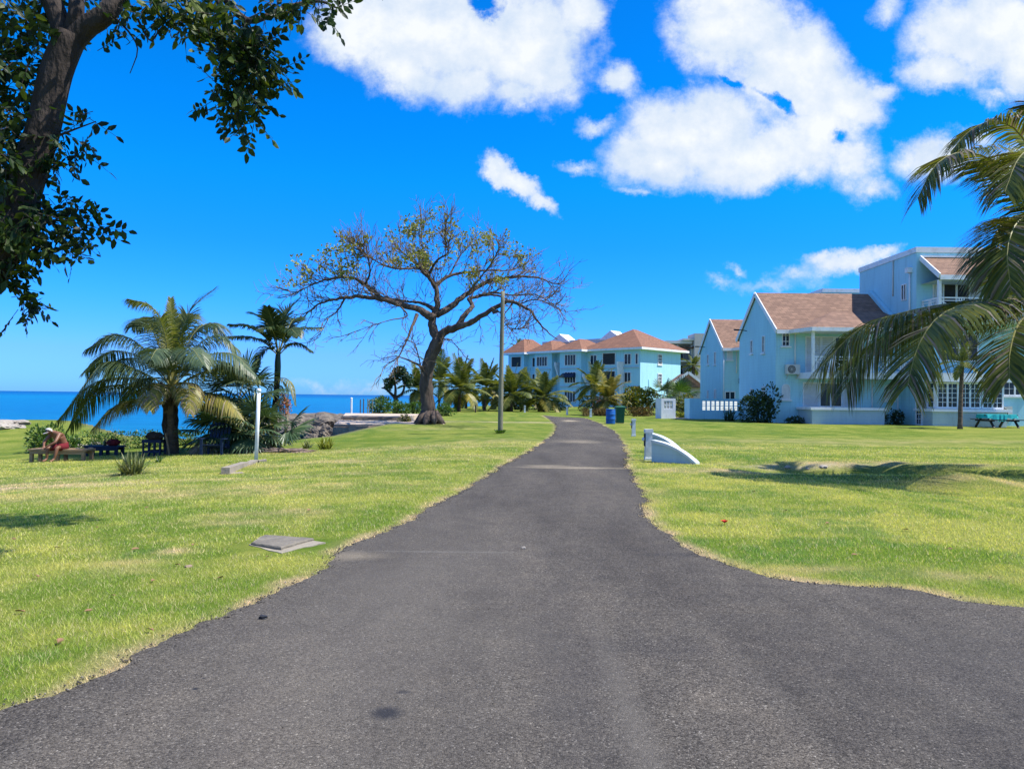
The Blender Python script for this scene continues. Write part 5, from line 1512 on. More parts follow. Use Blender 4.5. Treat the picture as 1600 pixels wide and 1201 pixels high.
# the large pale fan leaves at the foot of the slim palm
def fan_right():
    random.seed(77)
    g = on(437, 27.2)
    t = thing('fan_palm', 'young fan palm with a few large pale leaves leaning right of the slim palm', 'palm tree', g)
    def p(x, y, dy=0.0): return P(x, y, g.y + dy)
    for (x, y, dx, dz, r, dy) in [(455, 660, .8, .55, .95, -.3), (452, 672, 1, -.05, .9, -.7), (462, 668, .9, .2, .85, .4), (446, 676, .4, -.5, .6, -.9), (425, 672, -.8, .1, .7, .2), (420, 655, -.6, .6, .7, .5)]:
        m = MB(); c = p(x, y, dy); m.tube(catmull([g, g.lerp(c, .5) + UP * .2, c], 5), [.022, .02, .018, .016, .014, .012], 4, 1)
        fan(m, c, V3(dx, -.35, dz), V3(.1, -.6, 1), r, 20, 1.25, .22)
        m.build('fan_leaf', [M['fan_leaf'], M['rachis']], t)
fan_right()


def right_coconut():
    random.seed(63)
    Y = 15.4
    tx = P(1668, 640, Y + 1.0).x
    base = V3(tx + .5, Y + 1.0, Z(tx + .5, Y + 1.0) - .1)
    t = thing('coconut_palm', 'tall coconut palm at the right edge with fronds hanging before the house', 'palm tree', base)
    def p(x, y, dy=0.0): return P(x, y, Y + dy)
    C = p(1662, 405, 1.0)
    trunk_tube(t, [base, base.lerp(C, .5) + V3(.25, 0, 0), C], .2, .15, rough=.15, n=12)
    F = [  # pixel points, depth offsets, material, droop, length
        ([(1662, 440), (1600, 460), (1500, 472), (1420, 486), (1345, 512), (1283, 572)], [.8, .4, 0, -.2, -.3, -.4], 'palm_leaf', .85, 1.15, 90), ([(1662, 440), (1600, 466), (1530, 470), (1470, 492), (1435, 540), (1418, 602)], [.8, 0, -.8, -1.4, -1.7, -1.9], 'palm_leaf', .5, 1.0, 86),
        ([(1662, 450), (1560, 505), (1470, 512), (1385, 530), (1325, 568), (1292, 608)], [1.0, 1.4, 1.6, 1.6, 1.5, 1.4], 'palm_leaf', .7, .75, 70), ([(1664, 450), (1625, 478), (1592, 505), (1578, 550), (1577, 590)], [.6, -.6, -1.5, -2.0, -2.2], 'palm_leaf', .6, .85, 64),
        ([(1662, 400), (1605, 300), (1560, 255), (1505, 238), (1462, 258), (1434, 310)], [.9, .6, .3, 0, -.2, -.3], 'palm_leaf', .55, .85, 78), ([(1664, 395), (1625, 270), (1590, 205), (1550, 190), (1515, 205), (1485, 238)], [.8, .9, 1.0, 1.0, .9, .8], 'palm_leaf', .6, .75, 66),
        ([(1662, 405), (1610, 345), (1572, 345), (1548, 385), (1542, 432)], [.9, .3, -.4, -.9, -1.0], 'palm_yellow', .5, .75, 60), ([(1662, 405), (1622, 350), (1592, 345), (1574, 390), (1580, 455)], [.9, .0, -.9, -1.4, -1.5], 'palm_leaf', .6, .9, 70),
        ([(1664, 395), (1640, 300), (1612, 240), (1590, 250), (1570, 300)], [.8, 0, -.8, -1.4, -1.8], 'palm_leaf', .6, .9, 66), ([(1664, 430), (1610, 420), (1575, 430), (1560, 470)], [1.0, 1.8, 2.4, 2.6], 'palm_leaf', .6, .8, 50), ([(1664, 395), (1650, 250), (1640, 170), (1600, 168)], [.8, 1.4, 2.0, 2.4], 'palm_leaf', .5, .8, 56)]
    F.append(([(1662, 445), (1580, 466), (1490, 486), (1410, 512), (1352, 552), (1322, 605)], [1.2, 1.2, 1.0, .9, .8, .7], 'palm_leaf', .9, 1.05, 84))
    for pts, dys, lf, dr, L, n in F:
        frond(t, [p(x, y, d) for (x, y), d in zip(pts, dys)], L * 1.45, int(n * 1.95), .040, dr * .62, lf, start=.10, rr=.03, tipmat='palm_dry', ragged_=.18, profile=lambda t: (0.5 + .5 * math.sin(PI * min(1, .15 + .72 * t))) * (1 - .32 * t ** 5))
    for k in range(11):   # the far side of the crown, outside the picture
        az = -.65 + 1.3 * k / 10; el = .9 - 1.0 * (k % 3) / 2
        frond(t, arc(C, az, el, random.uniform(3.2, 4.0), 1.3, 8), .9, 54, .036, .6, 'palm_leaf', rr=.03, tipmat=None)
    m = MB()
    for k in range(9):
        a = k * 2.1; d = V3(math.cos(a), math.sin(a), -.25); m.tube([C, C + d * .35], [.1, .05], 6)
    m.build('leaf_bases', M['dark_bark'], t)


right_coconut()
gp = on(1500, 41.5)
far_palm('slim young palm with a thin straight trunk in front of the bay window', gp, 3.55, 1.5, 13, 'palm_leaf', (.12, 0), 0, .10, n=22, width=.05, seed=9, elmin=-.5)

# row of young coconut palms along the shore and in front of the apartments
PG = 'coconut palms in the distance'
for (lab, px, Y, top, cl, nf, leaf, lean, yel, sd) in [
    ('half hidden palm with drooping fronds left of the bare tree trunk', 657, 76, 590, 2.7, 14, 'palm_leaf', (-.2, 0), 2, 1),
    ('dark palm just right of the bare tree trunk', 686, 96, 578, 4.0, 16, 'palm_leaf', (.0, 0), 2, 2),
    ('full young palm, second right of the bare tree trunk', 717, 78, 590, 3.5, 18, 'palm_leaf', (.1, 0), 3, 3),
    ('thin trunked palm standing behind the full young palm, near the rocks', 728, 98, 598, 3.4, 13, 'palm_leaf', (.1, 0), 1, 4),
    ('upright palm midway between the bare tree and the utility pole', 757, 86, 588, 3.4, 17, 'palm_leaf', (.15, 0), 2, 5),
    ('palm with pale low fronds directly left of the utility pole', 768, 93, 604, 2.6, 13, 'palm_blue', (.2, 0), 3, 6),
    ('dense palm directly right of the utility pole', 799, 82, 600, 3.3, 17, 'palm_leaf', (0, 0), 1, 7),
    ('palm between the dense palm and the wide drooping palm', 822, 98, 600, 3.4, 16, 'palm_leaf', (.1, 0), 1, 8),
    ('wide palm with long yellow drooping fronds in front of the blue apartments', 851, 82, 604, 3.2, 17, 'palm_leaf', (-.1, 0), 5, 9),
    ('dark palm leaning on the apartment facade behind the yellow palm', 927, 93, 584, 3.0, 15, 'palm_leaf', (.1, 0), 0, 11),
    ('bright yellow green palm behind the blue barrel', 946, 68, 606, 2.7, 15, 'palm_yellow', (.1, 0), 4, 12)]:
    g = on(px, Y); hz = P(px, top + 18, Y).z - g.z
    far_palm(lab, g, max(.8, hz), cl * 1.15, nf + 3, leaf, lean, yel, .15, group=PG, n=38, width=.11, seed=sd, elmin=-.45)
g = on(1083, 100); far_palm('tall slender palm in front of the beige block', g, P(1083, 572, 100).z - g.z, 2.0, 15, 'palm_leaf', (0, 0), 0, .2, group=PG, n=18, width=.12, seed=14, elmin=-.6)
g = on(810, 168); far_palm('distant palm crown showing above the left end of the red roof', g, P(810, 546, 168).z - g.z, 3.2, 15, 'palm_leaf', (0, 0), 0, .25, group=PG, n=16, width=.2, seed=15, elmin=-.6)
fan_palm('fan_palm', 'leafy fan palm left of the pair by the gate pillar', on(1036, 66), 1.5, 13, 1.0, 'fan_leaf', .14, 1.0, 21, elmin=-.5, group='fan palms behind the gate pillar')
fan_palm('fan_palm', 'brighter fan palm right of the pair behind the gate pillar', on(1060, 67), 1.45, 13, 1.05, 'shrub_green', .14, 1.0, 22, elmin=-.5, group='fan palms behind the gate pillar')


# a pair-stemmed small tree by the water
def small_tree():
    random.seed(88)
    g = on(619, 70)
    t = thing('sea_grape_tree', 'small dark tree with forked trunk by the water left of the bare tree', 'tree', g)
    def p(x, y, dy=0.0): return P(x, y, 70 + dy)
    trunk_tube(t, [g - UP * .1, p(619, 628), p(617, 620)], .24, .2, 'dark_bark', n=8)
    for pts in ([(617, 621), (608, 612), (602, 607), (596, 606)], [(617, 621), (618, 608), (616, 596), (612, 588)], [(618, 621), (628, 615), (632, 603), (630, 592)]):
        m = MB(); m.tube(catmull([p(*q) for q in pts], 8), [.15 - .012 * i for i in range(9)], 7); m.build('branch', M['dark_bark'], t, smooth=True)
    m = MB()
    for (x, y, rx, ry, n) in [(608, 598, 9, 8, 330), (617, 590, 9, 10, 360), (624, 580, 12, 7, 380), (635, 590, 8, 9, 330), (638, 600, 7, 6, 180), (606, 606, 6, 4, 90), (626, 576, 6, 4, 110)]:
        for _ in range(n):
            d = rv(); q = p(x + d.x * rx, y + d.y * ry, d.z * .8); l = (rv() + UP * .2).normalized(); w = l.cross(rv().normalized())
            if w.length > .1: m.leaf(q, l, w.normalized(), random.uniform(.14, .26), .15)
    m.build('foliage', M['shrub_dark'], t)
small_tree()

# shrubs
bush('shrub', 'large dark green rounded shrub against the gable end of the blue house', 'shrub', on(1188, 47.9), 1.15, .8, 2.0, 2600, .17, 'shrub_dark', seed=1, lobes=9)
strap_plant('agave_plant', 'dark spiky plant left of the large dark shrub', on(1140, 51.0) , 70, 1.0, 'shrub_dark', .09, 5)
bush('shrub', 'low dark ground shrub at the foot of the planter wall', 'shrub', on(1243, 47.6), .95, .45, .32, 500, .12, 'shrub_dark', seed=2)
bush('shrub', 'small dark plant between the planter wall and the bay window', 'shrub', on(1402, 47.4), .6, .4, .75, 420, .16, 'shrub_dark', seed=3)
bush('croton_bush', 'large yellow and green croton bush behind the bins', 'bush', on(1002, 66), 1.7, 1.2, 2.1, 2600, .22, 'croton', seed=4)
bush('croton_bush', 'smaller yellow green croton bush in the gap by the gate pillar', 'bush', on(1068, 61), .9, .7, 1.5, 1000, .18, 'croton', seed=5)
bush('shrub', 'lime yellow ground plant just inside the gate gap', 'shrub', on(1063, 57.5), .45, .4, .35, 260, .14, 'lime_leaf', seed=6)
bush('hedge', 'clipped brown green hedge right of the bins', 'hedge', on(1003, 61.5), 1.75, .35, .62, 1500, .11, 'hedge_brown', seed=7, lobes=14)
bush('hedge', 'clipped brown green hedge left of the blue barrel', 'hedge', on(936, 66), 1.1, .35, .62, 1000, .11, 'hedge_brown', seed=8, lobes=12)
bush('shrub', 'small round rusty red shrub next to a bollard at the road bend', 'shrub', on(916.5, 64.5), .5, .45, .62, 520, .10, 'hedge_brown', seed=9)
bush('shrub', 'pink leaved shrub left of the yellow palm', 'shrub', on(938, 71.5), .7, .6, 1.5, 620, .15, 'pink_leaf', seed=10)
bush('shrub', 'dark shrub under the dark palm at the apartment facade', 'shrub', on(921, 78), 1.2, .8, 1.8, 900, .2, 'shrub_dark', seed=11)
bush('shrub', 'dark undergrowth shrub beneath the wide drooping palm', 'shrub', on(838, 92), 2.4, 1.2, 2.0, 1500, .26, 'shrub_dark', seed=12)
bush('shrub', 'dark undergrowth shrub beneath the dense palm by the pole', 'shrub', on(806, 92), 2.0, 1.2, 1.8, 1300, .26, 'shrub_dark', seed=13)
bush('shrub', 'dark shrub between the drooping palm and the apartment wall', 'shrub', on(872, 90), 1.3, 1.0, 1.5, 800, .24, 'shrub_dark', seed=14)
bush('shrub', 'bright leafy bush behind the seated man', 'shrub', on(62, 30.5), .95, .8, 1.0, 1400, .12, 'shrub_green', seed=15)
bush('shrub', 'bright leafy bush right of the seated man', 'shrub', on(103, 31), .9, .6, .55, 900, .11, 'shrub_green', seed=16)
bush('shrub', 'low green bush along the shore behind the blue bench', 'shrub', on(165, 30.5), 1.3, .5, .62, 1200, .09, 'shrub_green', seed=17)
bush('shrub', 'low green bush along the shore behind the blue stool', 'shrub', on(226, 31), 1.3, .5, .6, 1200, .09, 'shrub_green', seed=18)
bush('shrub', 'low green bush along the shore right of the thick palm trunk', 'shrub', on(292, 31.3), 1.0, .5, .6, 900, .09, 'shrub_green', seed=19)
bush('shrub', 'green bush left of the small forked tree by the water', 'shrub', on(592, 66), 1.3, .9, 1.25, 1000, .2, 'shrub_green', seed=20)
bush('shrub', 'green bush under the small forked tree by the water', 'shrub', on(618, 62), 1.2, .8, .95, 900, .18, 'shrub_green', seed=21)
bush('shrub', 'light green bush left of the bare tree trunk', 'shrub', on(642, 63), 1.3, .8, .95, 900, .18, 'shrub_green', seed=22)
bush('shrub', 'small bush just right of the bare tree trunk', 'shrub', on(694, 60), .95, .7, .85, 700, .17, 'shrub_green', seed=23)
bush('shrub', 'small tan and green plant on the lower platform left of the bare tree', 'shrub', on(633, 43.4), .5, .4, .42, 420, .1, 'croton', seed=24)
bush('shrub', 'leafy dark clump right of the slim palm with orange fruit', 'shrub', on(412, 27), .7, .4, .32, 500, .09, 'shrub_green', seed=25)
strap_plant('spider_lily', 'spiky strap leaved clump on the lawn below the blue bench', G(206, 741), 190, .62, 'strap_leaf', .035, 1, .9)
strap_plant('spider_lily', 'yellow green strap leaved plant at the inlet edge', G(508, 702), 90, .55, 'lime_leaf', .045, 2)
strap_plant('spider_lily', 'small strap leaved plant beside the pile of driftwood', G(480, 700), 60, .4, 'strap_leaf', .035, 3)
for (px, py, i) in [(247, 722, 4)]:
    strap_plant('weed_tuft', 'small weed tuft in the shade of the thick coconut palm', G(px, py), 40, .25, 'shrub_green', .03, i)
# bare twiggy plant at the shore
tw = MB(); b0 = on(178, 32); random.seed(4)
for i in range(46):
    q = b0 + V3(random.uniform(-.9, .9), random.uniform(-.3, .3), -.05); d = (UP + rv(.45)).normalized(); L = random.uniform(.4, .95)
    tw.tube([q, q + d * L * .5 + rv(.05), q + d * L + rv(.1)], [.012, .009, .004], 3)
o = tw.build('dry_bush', M['twig'], loc=b0); tag(o, 'leafless grey twigs sticking up at the shore behind the blue bench', 'bush')
# ------------------------------------------------------------------ objects
def utility_pole():
    g = G(781.5, 677)
    t = thing('utility_pole', 'tall wooden utility pole with a small lamp beside the road', 'utility pole', g)
    top = P(785.5, 455, g.y)
    m = MB(); q = catmull([g - UP * .2, g.lerp(top, .5), top], 14); m.tube(q, [.118 - .03 * i / 14 for i in range(15)], 12, rough=.06); m.build('pole', M['wood_pole'], t, smooth=True)
    l = MB(); a = P(783.5, 489, g.y); l.bar(a, a + V3(-.22, -.1, .06), .05); l.obox(a + V3(-.27, -.1, .04), V3(.14, 0, .05), V3(0, .1, 0), V3(-.02, 0, .06)); l.build('lamp', M['black_metal'], t)
    w = MB()
    for k in range(26):
        a = k * 2.4; d = V3(math.cos(a), math.sin(a), 0); w.leaf(g + d * .17, (d * .6 + UP).normalized(), V3(-d.y, d.x, 0), .22, .08)
    o = w.build('weed_tuft', M['shrub_green'], loc=g); tag(o, 'weeds growing round the foot of the wooden utility pole', 'plant')
utility_pole()


def white_post():
    g = G(400, 721)
    t = thing('white_post', 'plain white plastic pipe post with a cap standing in the lawn', 'post', g)
    top = P(404.5, 610, g.y)
    m = MB(); m.tube([g - UP * .1, g.lerp(top, .5), top], .052, 14); m.build('pipe', M['white_paint'], t, smooth=True)
    m = MB(); m.lathe(top - UP * .05, [(.062, 0), (.062, .07), (.045, .1), (.01, .11)], 14); m.build('cap', M['white_paint'], t, smooth=True)
    # old concrete kerb beam
    a, b = G(352, 741), G(398, 722); a2 = G(416, 721)
    m = MB(); m.bar(a + UP * .05, a.lerp(b, .55) + UP * .03 + V3(.05, 0, 0), .19, .22); m.bar(a.lerp(b, .55) + UP * .02 + V3(.05, 0, 0), b + UP * .01, .2, .12); m.bar(b + V3(.12, -.05, .01), a2 + UP * .02, .22, .1)
    m.bar(a + V3(-.15, .1, -.02), a + V3(.3, .35, -.01), .3, .06)
    o = m.build('concrete_beam', M['concrete'], loc=a); tag(o, 'broken concrete beam lying in the grass at the foot of the white post', 'concrete beam')
white_post()


def plank_bench(name, label, px0, px1, py, depth, mat, h=.42, cat='bench', nleg=3):
    a, b = G(px0, py), G(px1, py); Y = (a.y + b.y) / 2
    x0, x1 = P(px0, py, Y).x, P(px1, py, Y).x; z = Z((x0 + x1) / 2, Y + depth / 2)
    t = thing(name, label, cat, V3((x0 + x1) / 2, Y, z))
    m = MB(); k = 4; w = depth / k
    for i in range(k): m.box(x0, x1, Y + i * w + .008, Y + (i + 1) * w - .008, z + h - .05, z + h + .003 * (i % 2))
    m.build('seat', M[mat], t)
    ap = MB(); ap.box(x0 + .06, x1 - .06, Y + .03, Y + .07, z + h - .16, z + h - .053); ap.box(x0 + .06, x1 - .06, Y + depth - .07, Y + depth - .03, z + h - .16, z + h - .053); ap.build('apron', M[mat], t)
    for i in range(nleg):
        x = x0 + .1 + (x1 - x0 - .2) * i / (nleg - 1)
        for y in (Y + .08, Y + depth - .08):
            l = MB(); l.box(x - .05, x + .05, y - .045, y + .045, Z(x, y) - .05, z + h - .055); l.build('leg', M[mat], t)
    return t, x0, x1, Y, z, h


bt, bx0, bx1, bY, bz, bh = plank_bench('wooden_bench', 'long low plain wooden bench the man sits on', 42, 133, 721, .62, 'bench_wood', .40)
bl = plank_bench('blue_bench', 'low dark blue bench with a red bag on it', 128, 184, 712, .6, 'blue_wood', .34)
# red bag and pot on the blue bench
def bag():
    _, x0, x1, Y, z, h = bl
    c = V3(P(170, 700, Y).x, Y + .3, z + h)
    t = thing('bag', 'slumped dark red bag lying on the blue bench', 'bag', c)
    bm = bmesh.new(); bmesh.ops.create_icosphere(bm, subdivisions=3, radius=1)
    for v in bm.verts:
        k = 1 + .22 * mnoise.noise(v.co * 2.1); v.co = V3(v.co.x * .24 * k, v.co.y * .16 * k, max(-.0, v.co.z * .5 + .42) * .27 * k)
    me = bpy.data.meshes.new('bag_body'); bm.to_mesh(me); bm.free(); me.materials.append(M['cloth_red']); o = bpy.data.objects.new('bag_body', me); COL.objects.link(o); o.parent = t
    m = MB(); m.tube(catmull([c + V3(-.1, 0, .2), c + V3(-.04, -.02, .32), c + V3(.06, .02, .31), c + V3(.1, 0, .2)], 8), .012, 5); m.build('strap', M['cloth_dark'], t)
    c = V3(P(157, 700, Y).x, Y + .28, z + h)
    t = thing('bottle', 'small dark bottle beside the red bag on the blue bench', 'bottle', c)
    m = MB(); m.lathe(c, [(.045, .0), (.05, .02), (.05, .15), (.02, .2), (.018, .25)], 10); m.build('bottle_body', M['shrub_dark'], t, smooth=True)
    m = MB(); m.lathe(c, [(.022, .245), (.022, .275), (.01, .28)], 10); m.build('cap', M['black_metal'], t)
    for px, s in ((112, .05), (132, .06)):
        c = V3(P(px, 704, bY).x, bY + .35, bz + bh); m = MB()
        pts = [c + V3(math.cos(a) * s * (1.4 + .3 * math.sin(3 * a)), math.sin(a) * s, 0) for a in [2 * PI * i / 10 for i in range(10)]]
        m.prism(pts, V3(0, 0, s * .8)); o = m.build('paper_bundle', M['driftwood' if px > 120 else 'slab_light'], loc=c); tag(o, 'crumpled pale bundle at the right end of the wooden bench' if px > 120 else 'crumpled pale bundle on the wooden bench beside the man', 'bundle')
bag()


def blue_stool():
    a = G(223, 713); b = G(250, 712); Y = (a.y + b.y) / 2; x0, x1 = a.x, b.x; z = Z((x0 + x1) / 2, Y); h = .56; d = .45
    t = thing('side_table', 'tall dark blue slatted wooden table left of the thick palm trunk', 'table', V3((x0 + x1) / 2, Y, z))
    m = MB(); m.box(x0 - .05, x1 + .05, Y - .03, Y + d + .03, z + h - .1, z + h); m.build('tabletop', M['blue_wood'], t)
    for x in (x0, x0 + (x1 - x0) / 3, x0 + 2 * (x1 - x0) / 3, x1):
        for y in (Y, Y + d):
            l = MB(); l.box(x - .028, x + .028, y - .025, y + .025, z - .04, z + h - .103); l.build('leg', M['blue_wood'], t)
    m = MB(); m.box(x0 + .03, x1 - .03, Y - .035, Y - .026, z + .12, z + .2); m.box(x0 + .03, x1 - .03, Y + d + .026, Y + d + .035, z + .12, z + .2); m.build('rail', M['blue_wood'], t)
    c = V3((x0 + x1) / 2, Y + d / 2, z + h)
    bm = bmesh.new(); bmesh.ops.create_icosphere(bm, subdivisions=3, radius=1)
    for v in bm.verts:
        k = 1 + .3 * mnoise.noise(v.co * 2.4 + V3(3, 1, 0)); v.co = V3(v.co.x * .3 * k, v.co.y * .2 * k, max(0, v.co.z * .5 + .35) * .3 * k)
    me = bpy.data.meshes.new('cloth_bundle'); bm.to_mesh(me); bm.free(); me.materials.append(M['cloth_dark']); o = bpy.data.objects.new('cloth_bundle', me); COL.objects.link(o); o.location = c
    tag(o, 'dark heap of cloth on top of the tall blue table', 'cloth')
    m = MB(); p = V3(x1 + .12, Y + .1, 0); p.z = Z(p.x, p.y); m.tube([p + V3(.18, 0, -.02), p + V3(-.03, .12, .75)], .035, 7)
    o = m.build('wooden_stake', M['bench_wood'], loc=p); tag(o, 'pale wooden stake leaning between the blue table and the palm trunk', 'stake')
blue_stool()


def blue_chair():
    g = G(330, 711); c = g
    t = thing('garden_chair', 'dark blue slatted garden chair under the low fan palm', 'chair', c)
    W_ = .34
    m = MB()
    for i in range(5): m.bar(c + V3(-W_, .05 + i * .11, .34 - i * .025), c + V3(W_, .05 + i * .11, .34 - i * .025), .09, .02)
    m.build('seat', M['blue_wood'], t)
    m = MB()
    for i in range(6):
        x = -W_ + .06 + i * (2 * W_ - .12) / 5; m.bar(c + V3(x, .52, .2), c + V3(x * 1.12, .88, 1.0 + .08 * math.sin(PI * i / 5)), .09, .02, up=V3(0, 1, 0))
    m.bar(c + V3(-W_, .66, .5), c + V3(W_, .66, .5), .06, .03); m.build('backrest', M['blue_wood'], t)
    for s in (-1, 1):
        m = MB(); m.bar(c + V3(s * (W_ + .05), -.05, .55), c + V3(s * (W_ + .05), .75, .53), .03, .11, up=V3(1, 0, 0)); m.build('armrest', M['blue_wood'], t)
        for y in (.0, .62):
            m = MB(); m.bar(c + V3(s * W_, y, -.05), c + V3(s * W_, y, .53), .05, .08); m.build('leg', M['blue_wood'], t)
blue_chair()

# driftwood and dry fronds on the ground under the palms
def wood_pile(label, px, py, n, L, seed, mat='driftwood', name='driftwood_pile'):
    random.seed(seed); g = G(px, py); m = MB()
    for i in range(n):
        a = random.uniform(-.5, .5) + (PI if i % 2 else 0); q = g + V3(random.uniform(-.7, .7) * L, random.uniform(-.25, .25), random.uniform(.02, .1)); d = V3(math.cos(a), math.sin(a), random.uniform(-.05, .12))
        m.tube([q, q + d * L * .3 + rv(.05), q + d * L * .6 + rv(.06)], [.035, .028, .012], 5)
    o = m.build(name, M[mat], loc=g); tag(o, label, 'driftwood')
wood_pile('heap of reddish dry palm stems right of the slim palm', 452, 707, 26, .9, 3)
wood_pile('dark heap of dead palm stalks behind the white post', 375, 707, 22, .8, 4, 'dark_bark')


# ------------------------------------------------------------------ the seated man
def man():
    Yf = bY - .02
    xc = P(85, 700, bY).x; sz = bz + bh   # seat height
    o = V3(xc, bY + .2, bz)
    t = thing('person', 'bare chested man in red shorts and pale cap bending forward on the wooden bench', 'person', V3(xc, bY + .2, sz))
    gz = Z(xc - .1, bY - .25)
    def c(x, y, z): return V3(xc + x, bY + y, z)
    J = {'pel': (c(.10, .28, sz + .10), .135), 'sp1': (c(.09, .26, sz + .24), .150), 'sp2': (c(.05, .20, sz + .38), .165), 'ch': (c(-.02, .12, sz + .49), .155), 'nk': (c(-.10, .04, sz + .565), .065), 'hd0': (c(-.135, -.01, sz + .585), .08), 'hd': (c(-.17, -.06, sz + .575), .098), 'chin': (c(-.185, -.115, sz + .50), .055),
         'shl': (c(-.20, .13, sz + .48), .075), 'ell': (c(-.32, -.03, sz + .24), .046), 'wrl': (c(-.22, -.20, sz + .12), .032), 'hal': (c(-.19, -.24, sz + .085), .036),
         'shr': (c(.13, .03, sz + .47), .075), 'elr': (c(.14, -.20, sz + .24), .046), 'wrr': (c(-.05, -.27, sz + .13), .032), 'har': (c(-.09, -.28, sz + .10), .036),
         'hipl': (c(.00, .24, sz + .075), .10), 'knl': (c(-.12, -.17, sz + .07), .064), 'shinl': (c(-.13, -.18, sz - .12), .055), 'anl': (c(-.14, -.16, gz + .09), .036), 'fol': (c(-.16, -.24, gz + .035), .037), 'tol': (c(-.18, -.34, gz + .025), .027),
         'hipr': (c(.20, .24, sz + .075), .10), 'knr': (c(.19, -.17, sz + .07), .064), 'shinr': (c(.17, -.20, sz - .12), .055), 'anr': (c(.13, -.22, gz + .09), .036), 'for': (c(.11, -.30, gz + .035), .037), 'tor': (c(.09, -.40, gz + .025), .027)}
    E = [('pel', 'sp1'), ('sp1', 'sp2'), ('sp2', 'ch'), ('ch', 'nk'), ('nk', 'hd0'), ('hd0', 'hd'), ('hd', 'chin'), ('ch', 'shl'), ('shl', 'ell'), ('ell', 'wrl'), ('wrl', 'hal'), ('ch', 'shr'), ('shr', 'elr'), ('elr', 'wrr'), ('wrr', 'har'), ('pel', 'hipl'), ('hipl', 'knl'), ('knl', 'shinl'), ('shinl', 'anl'), ('anl', 'fol'), ('fol', 'tol'), ('pel', 'hipr'), ('hipr', 'knr'), ('knr', 'shinr'), ('shinr', 'anr'), ('anr', 'for'), ('for', 'tor')]
    # fingers: five short chains from each palm
    for s, h, w in (('l', 'hal', 'wrl'), ('r', 'har', 'wrr')):
        H = J[h][0]; d = (H - J[w][0]).normalized(); sd = d.cross(UP).normalized()
        for k in range(5):
            if k < 4:
                b = H + sd * (.022 * (k - 1.5)) + d * .03; L = (.036, .042, .039, .03)[k]; dd = d
            else:
                b = H + sd * .035 - d * .005; L = .03; dd = (d * .6 + sd * .8).normalized()
            J[f'f{s}{k}a'] = (b, .009); J[f'f{s}{k}b'] = (b + dd * L - UP * .008, .008); J[f'f{s}{k}c'] = (b + dd * L * 1.5 - UP * .03, .007)
            E += [(h, f'f{s}{k}a'), (f'f{s}{k}a', f'f{s}{k}b'), (f'f{s}{k}b', f'f{s}{k}c')]
    keys = list(J); ix = {k: i for i, k in enumerate(keys)}
    me = bpy.data.meshes.new('body'); org = V3(*t.location)
    me.from_pydata([tuple(J[k][0] - org) for k in keys], [(ix[a], ix[b]) for a, b in E], [])
    ob = bpy.data.objects.new('body', me); COL.objects.link(ob); ob.parent = t
    md = ob.modifiers.new('skin', 'SKIN'); md.use_smooth_shade = True; sub = ob.modifiers.new('sub', 'SUBSURF'); sub.levels = sub.render_levels = 2
    for k in keys:
        v = me.skin_vertices[0].data[ix[k]]; r = J[k][1]; v.radius = (r, r)
    me.skin_vertices[0].data[ix['pel']].use_root = True
    for k, sx, sy in (('ch', 1.25, .95), ('sp2', 1.2, .95)): me.skin_vertices[0].data[ix[k]].radius = (J[k][1] * sx, J[k][1] * sy)
    dg = bpy.context.evaluated_depsgraph_get(); m2 = bpy.data.meshes.new_from_object(ob.evaluated_get(dg)); ob.modifiers.clear(); ob.data = m2; m2.materials.clear(); m2.materials.append(M['skin'])
    m2.polygons.foreach_set('use_smooth', [True] * len(m2.polygons))
    # face: nose, ears, eyes
    hd = J['hd'][0]; fd = (J['chin'][0] - J['hd'][0]).normalized(); out = V3(-.35, -.85, -.3).normalized(); sd = out.cross(fd).normalized()
    m = MB(); m.tube([hd + out * .085 - fd * .0, hd + out * .118 + fd * .035, hd + out * .09 + fd * .045], [.012, .017, .012], 6)
    for s in (-1, 1): m.tube([hd + sd * (s * .092) - fd * .02, hd + sd * (s * .106) + fd * .0 - out * .01, hd + sd * (s * .092) + fd * .035], [.012, .02, .01], 6)
    m.build('nose_and_ears', M['skin'], t, smooth=True)
    m = MB()
    for s in (-1, 1): m.obox(hd + out * .088 + sd * (s * .035) + fd * .01, sd * .014, out * .006, fd * .006)
    m.obox(hd + out * .082 + fd * .075, sd * .024, out * .006, fd * .005)
    m.build('eyes_and_mouth', M['hair_grey'], t)
    # cap: dome and peak
    bm = bmesh.new(); bmesh.ops.create_icosphere(bm, subdivisions=3, radius=.113)
    ax = -fd
    dele = [v for v in bm.verts if v.co.dot(ax) < -.012]; bmesh.ops.delete(bm, geom=dele, context='VERTS')
    for v in bm.verts: v.co = v.co * (1 + .03 * mnoise.noise(v.co * 30)) + (hd - fd * .015 - org)
    me = bpy.data.meshes.new('cap'); bm.to_mesh(me); bm.free(); me.materials.append(M['cap_white']); cp = bpy.data.objects.new('cap', me); COL.objects.link(cp); cp.parent = t; cp['_o'] = tuple(org)
    m = MB(); n = 9; top = []; 
    for i in range(n):
        a = -1.0 + 2.0 * i / (n - 1); r = .108; top.append(hd - fd * .008 + out * (r * math.cos(a)) + sd * (r * math.sin(a)))
    outr = [q + out * .075 * math.cos((-1 + 2 * i / (n - 1)) * 1.3) + fd * .012 for i, q in enumerate(top)]
    m.add(top + outr + [q + fd * .006 for q in top] + [q + fd * .006 for q in outr], [(i, i + 1, n + i + 1, n + i) for i in range(n - 1)] + [(2 * n + i, 3 * n + i, 3 * n + i + 1, 2 * n + i + 1) for i in range(n - 1)] + [(n + i, n + i + 1, 3 * n + i + 1, 3 * n + i) for i in range(n - 1)])
    m.build('peak', M['cap_white'], cp)
    # shorts: hips and thigh tubes a little wider than the body
    m = MB()
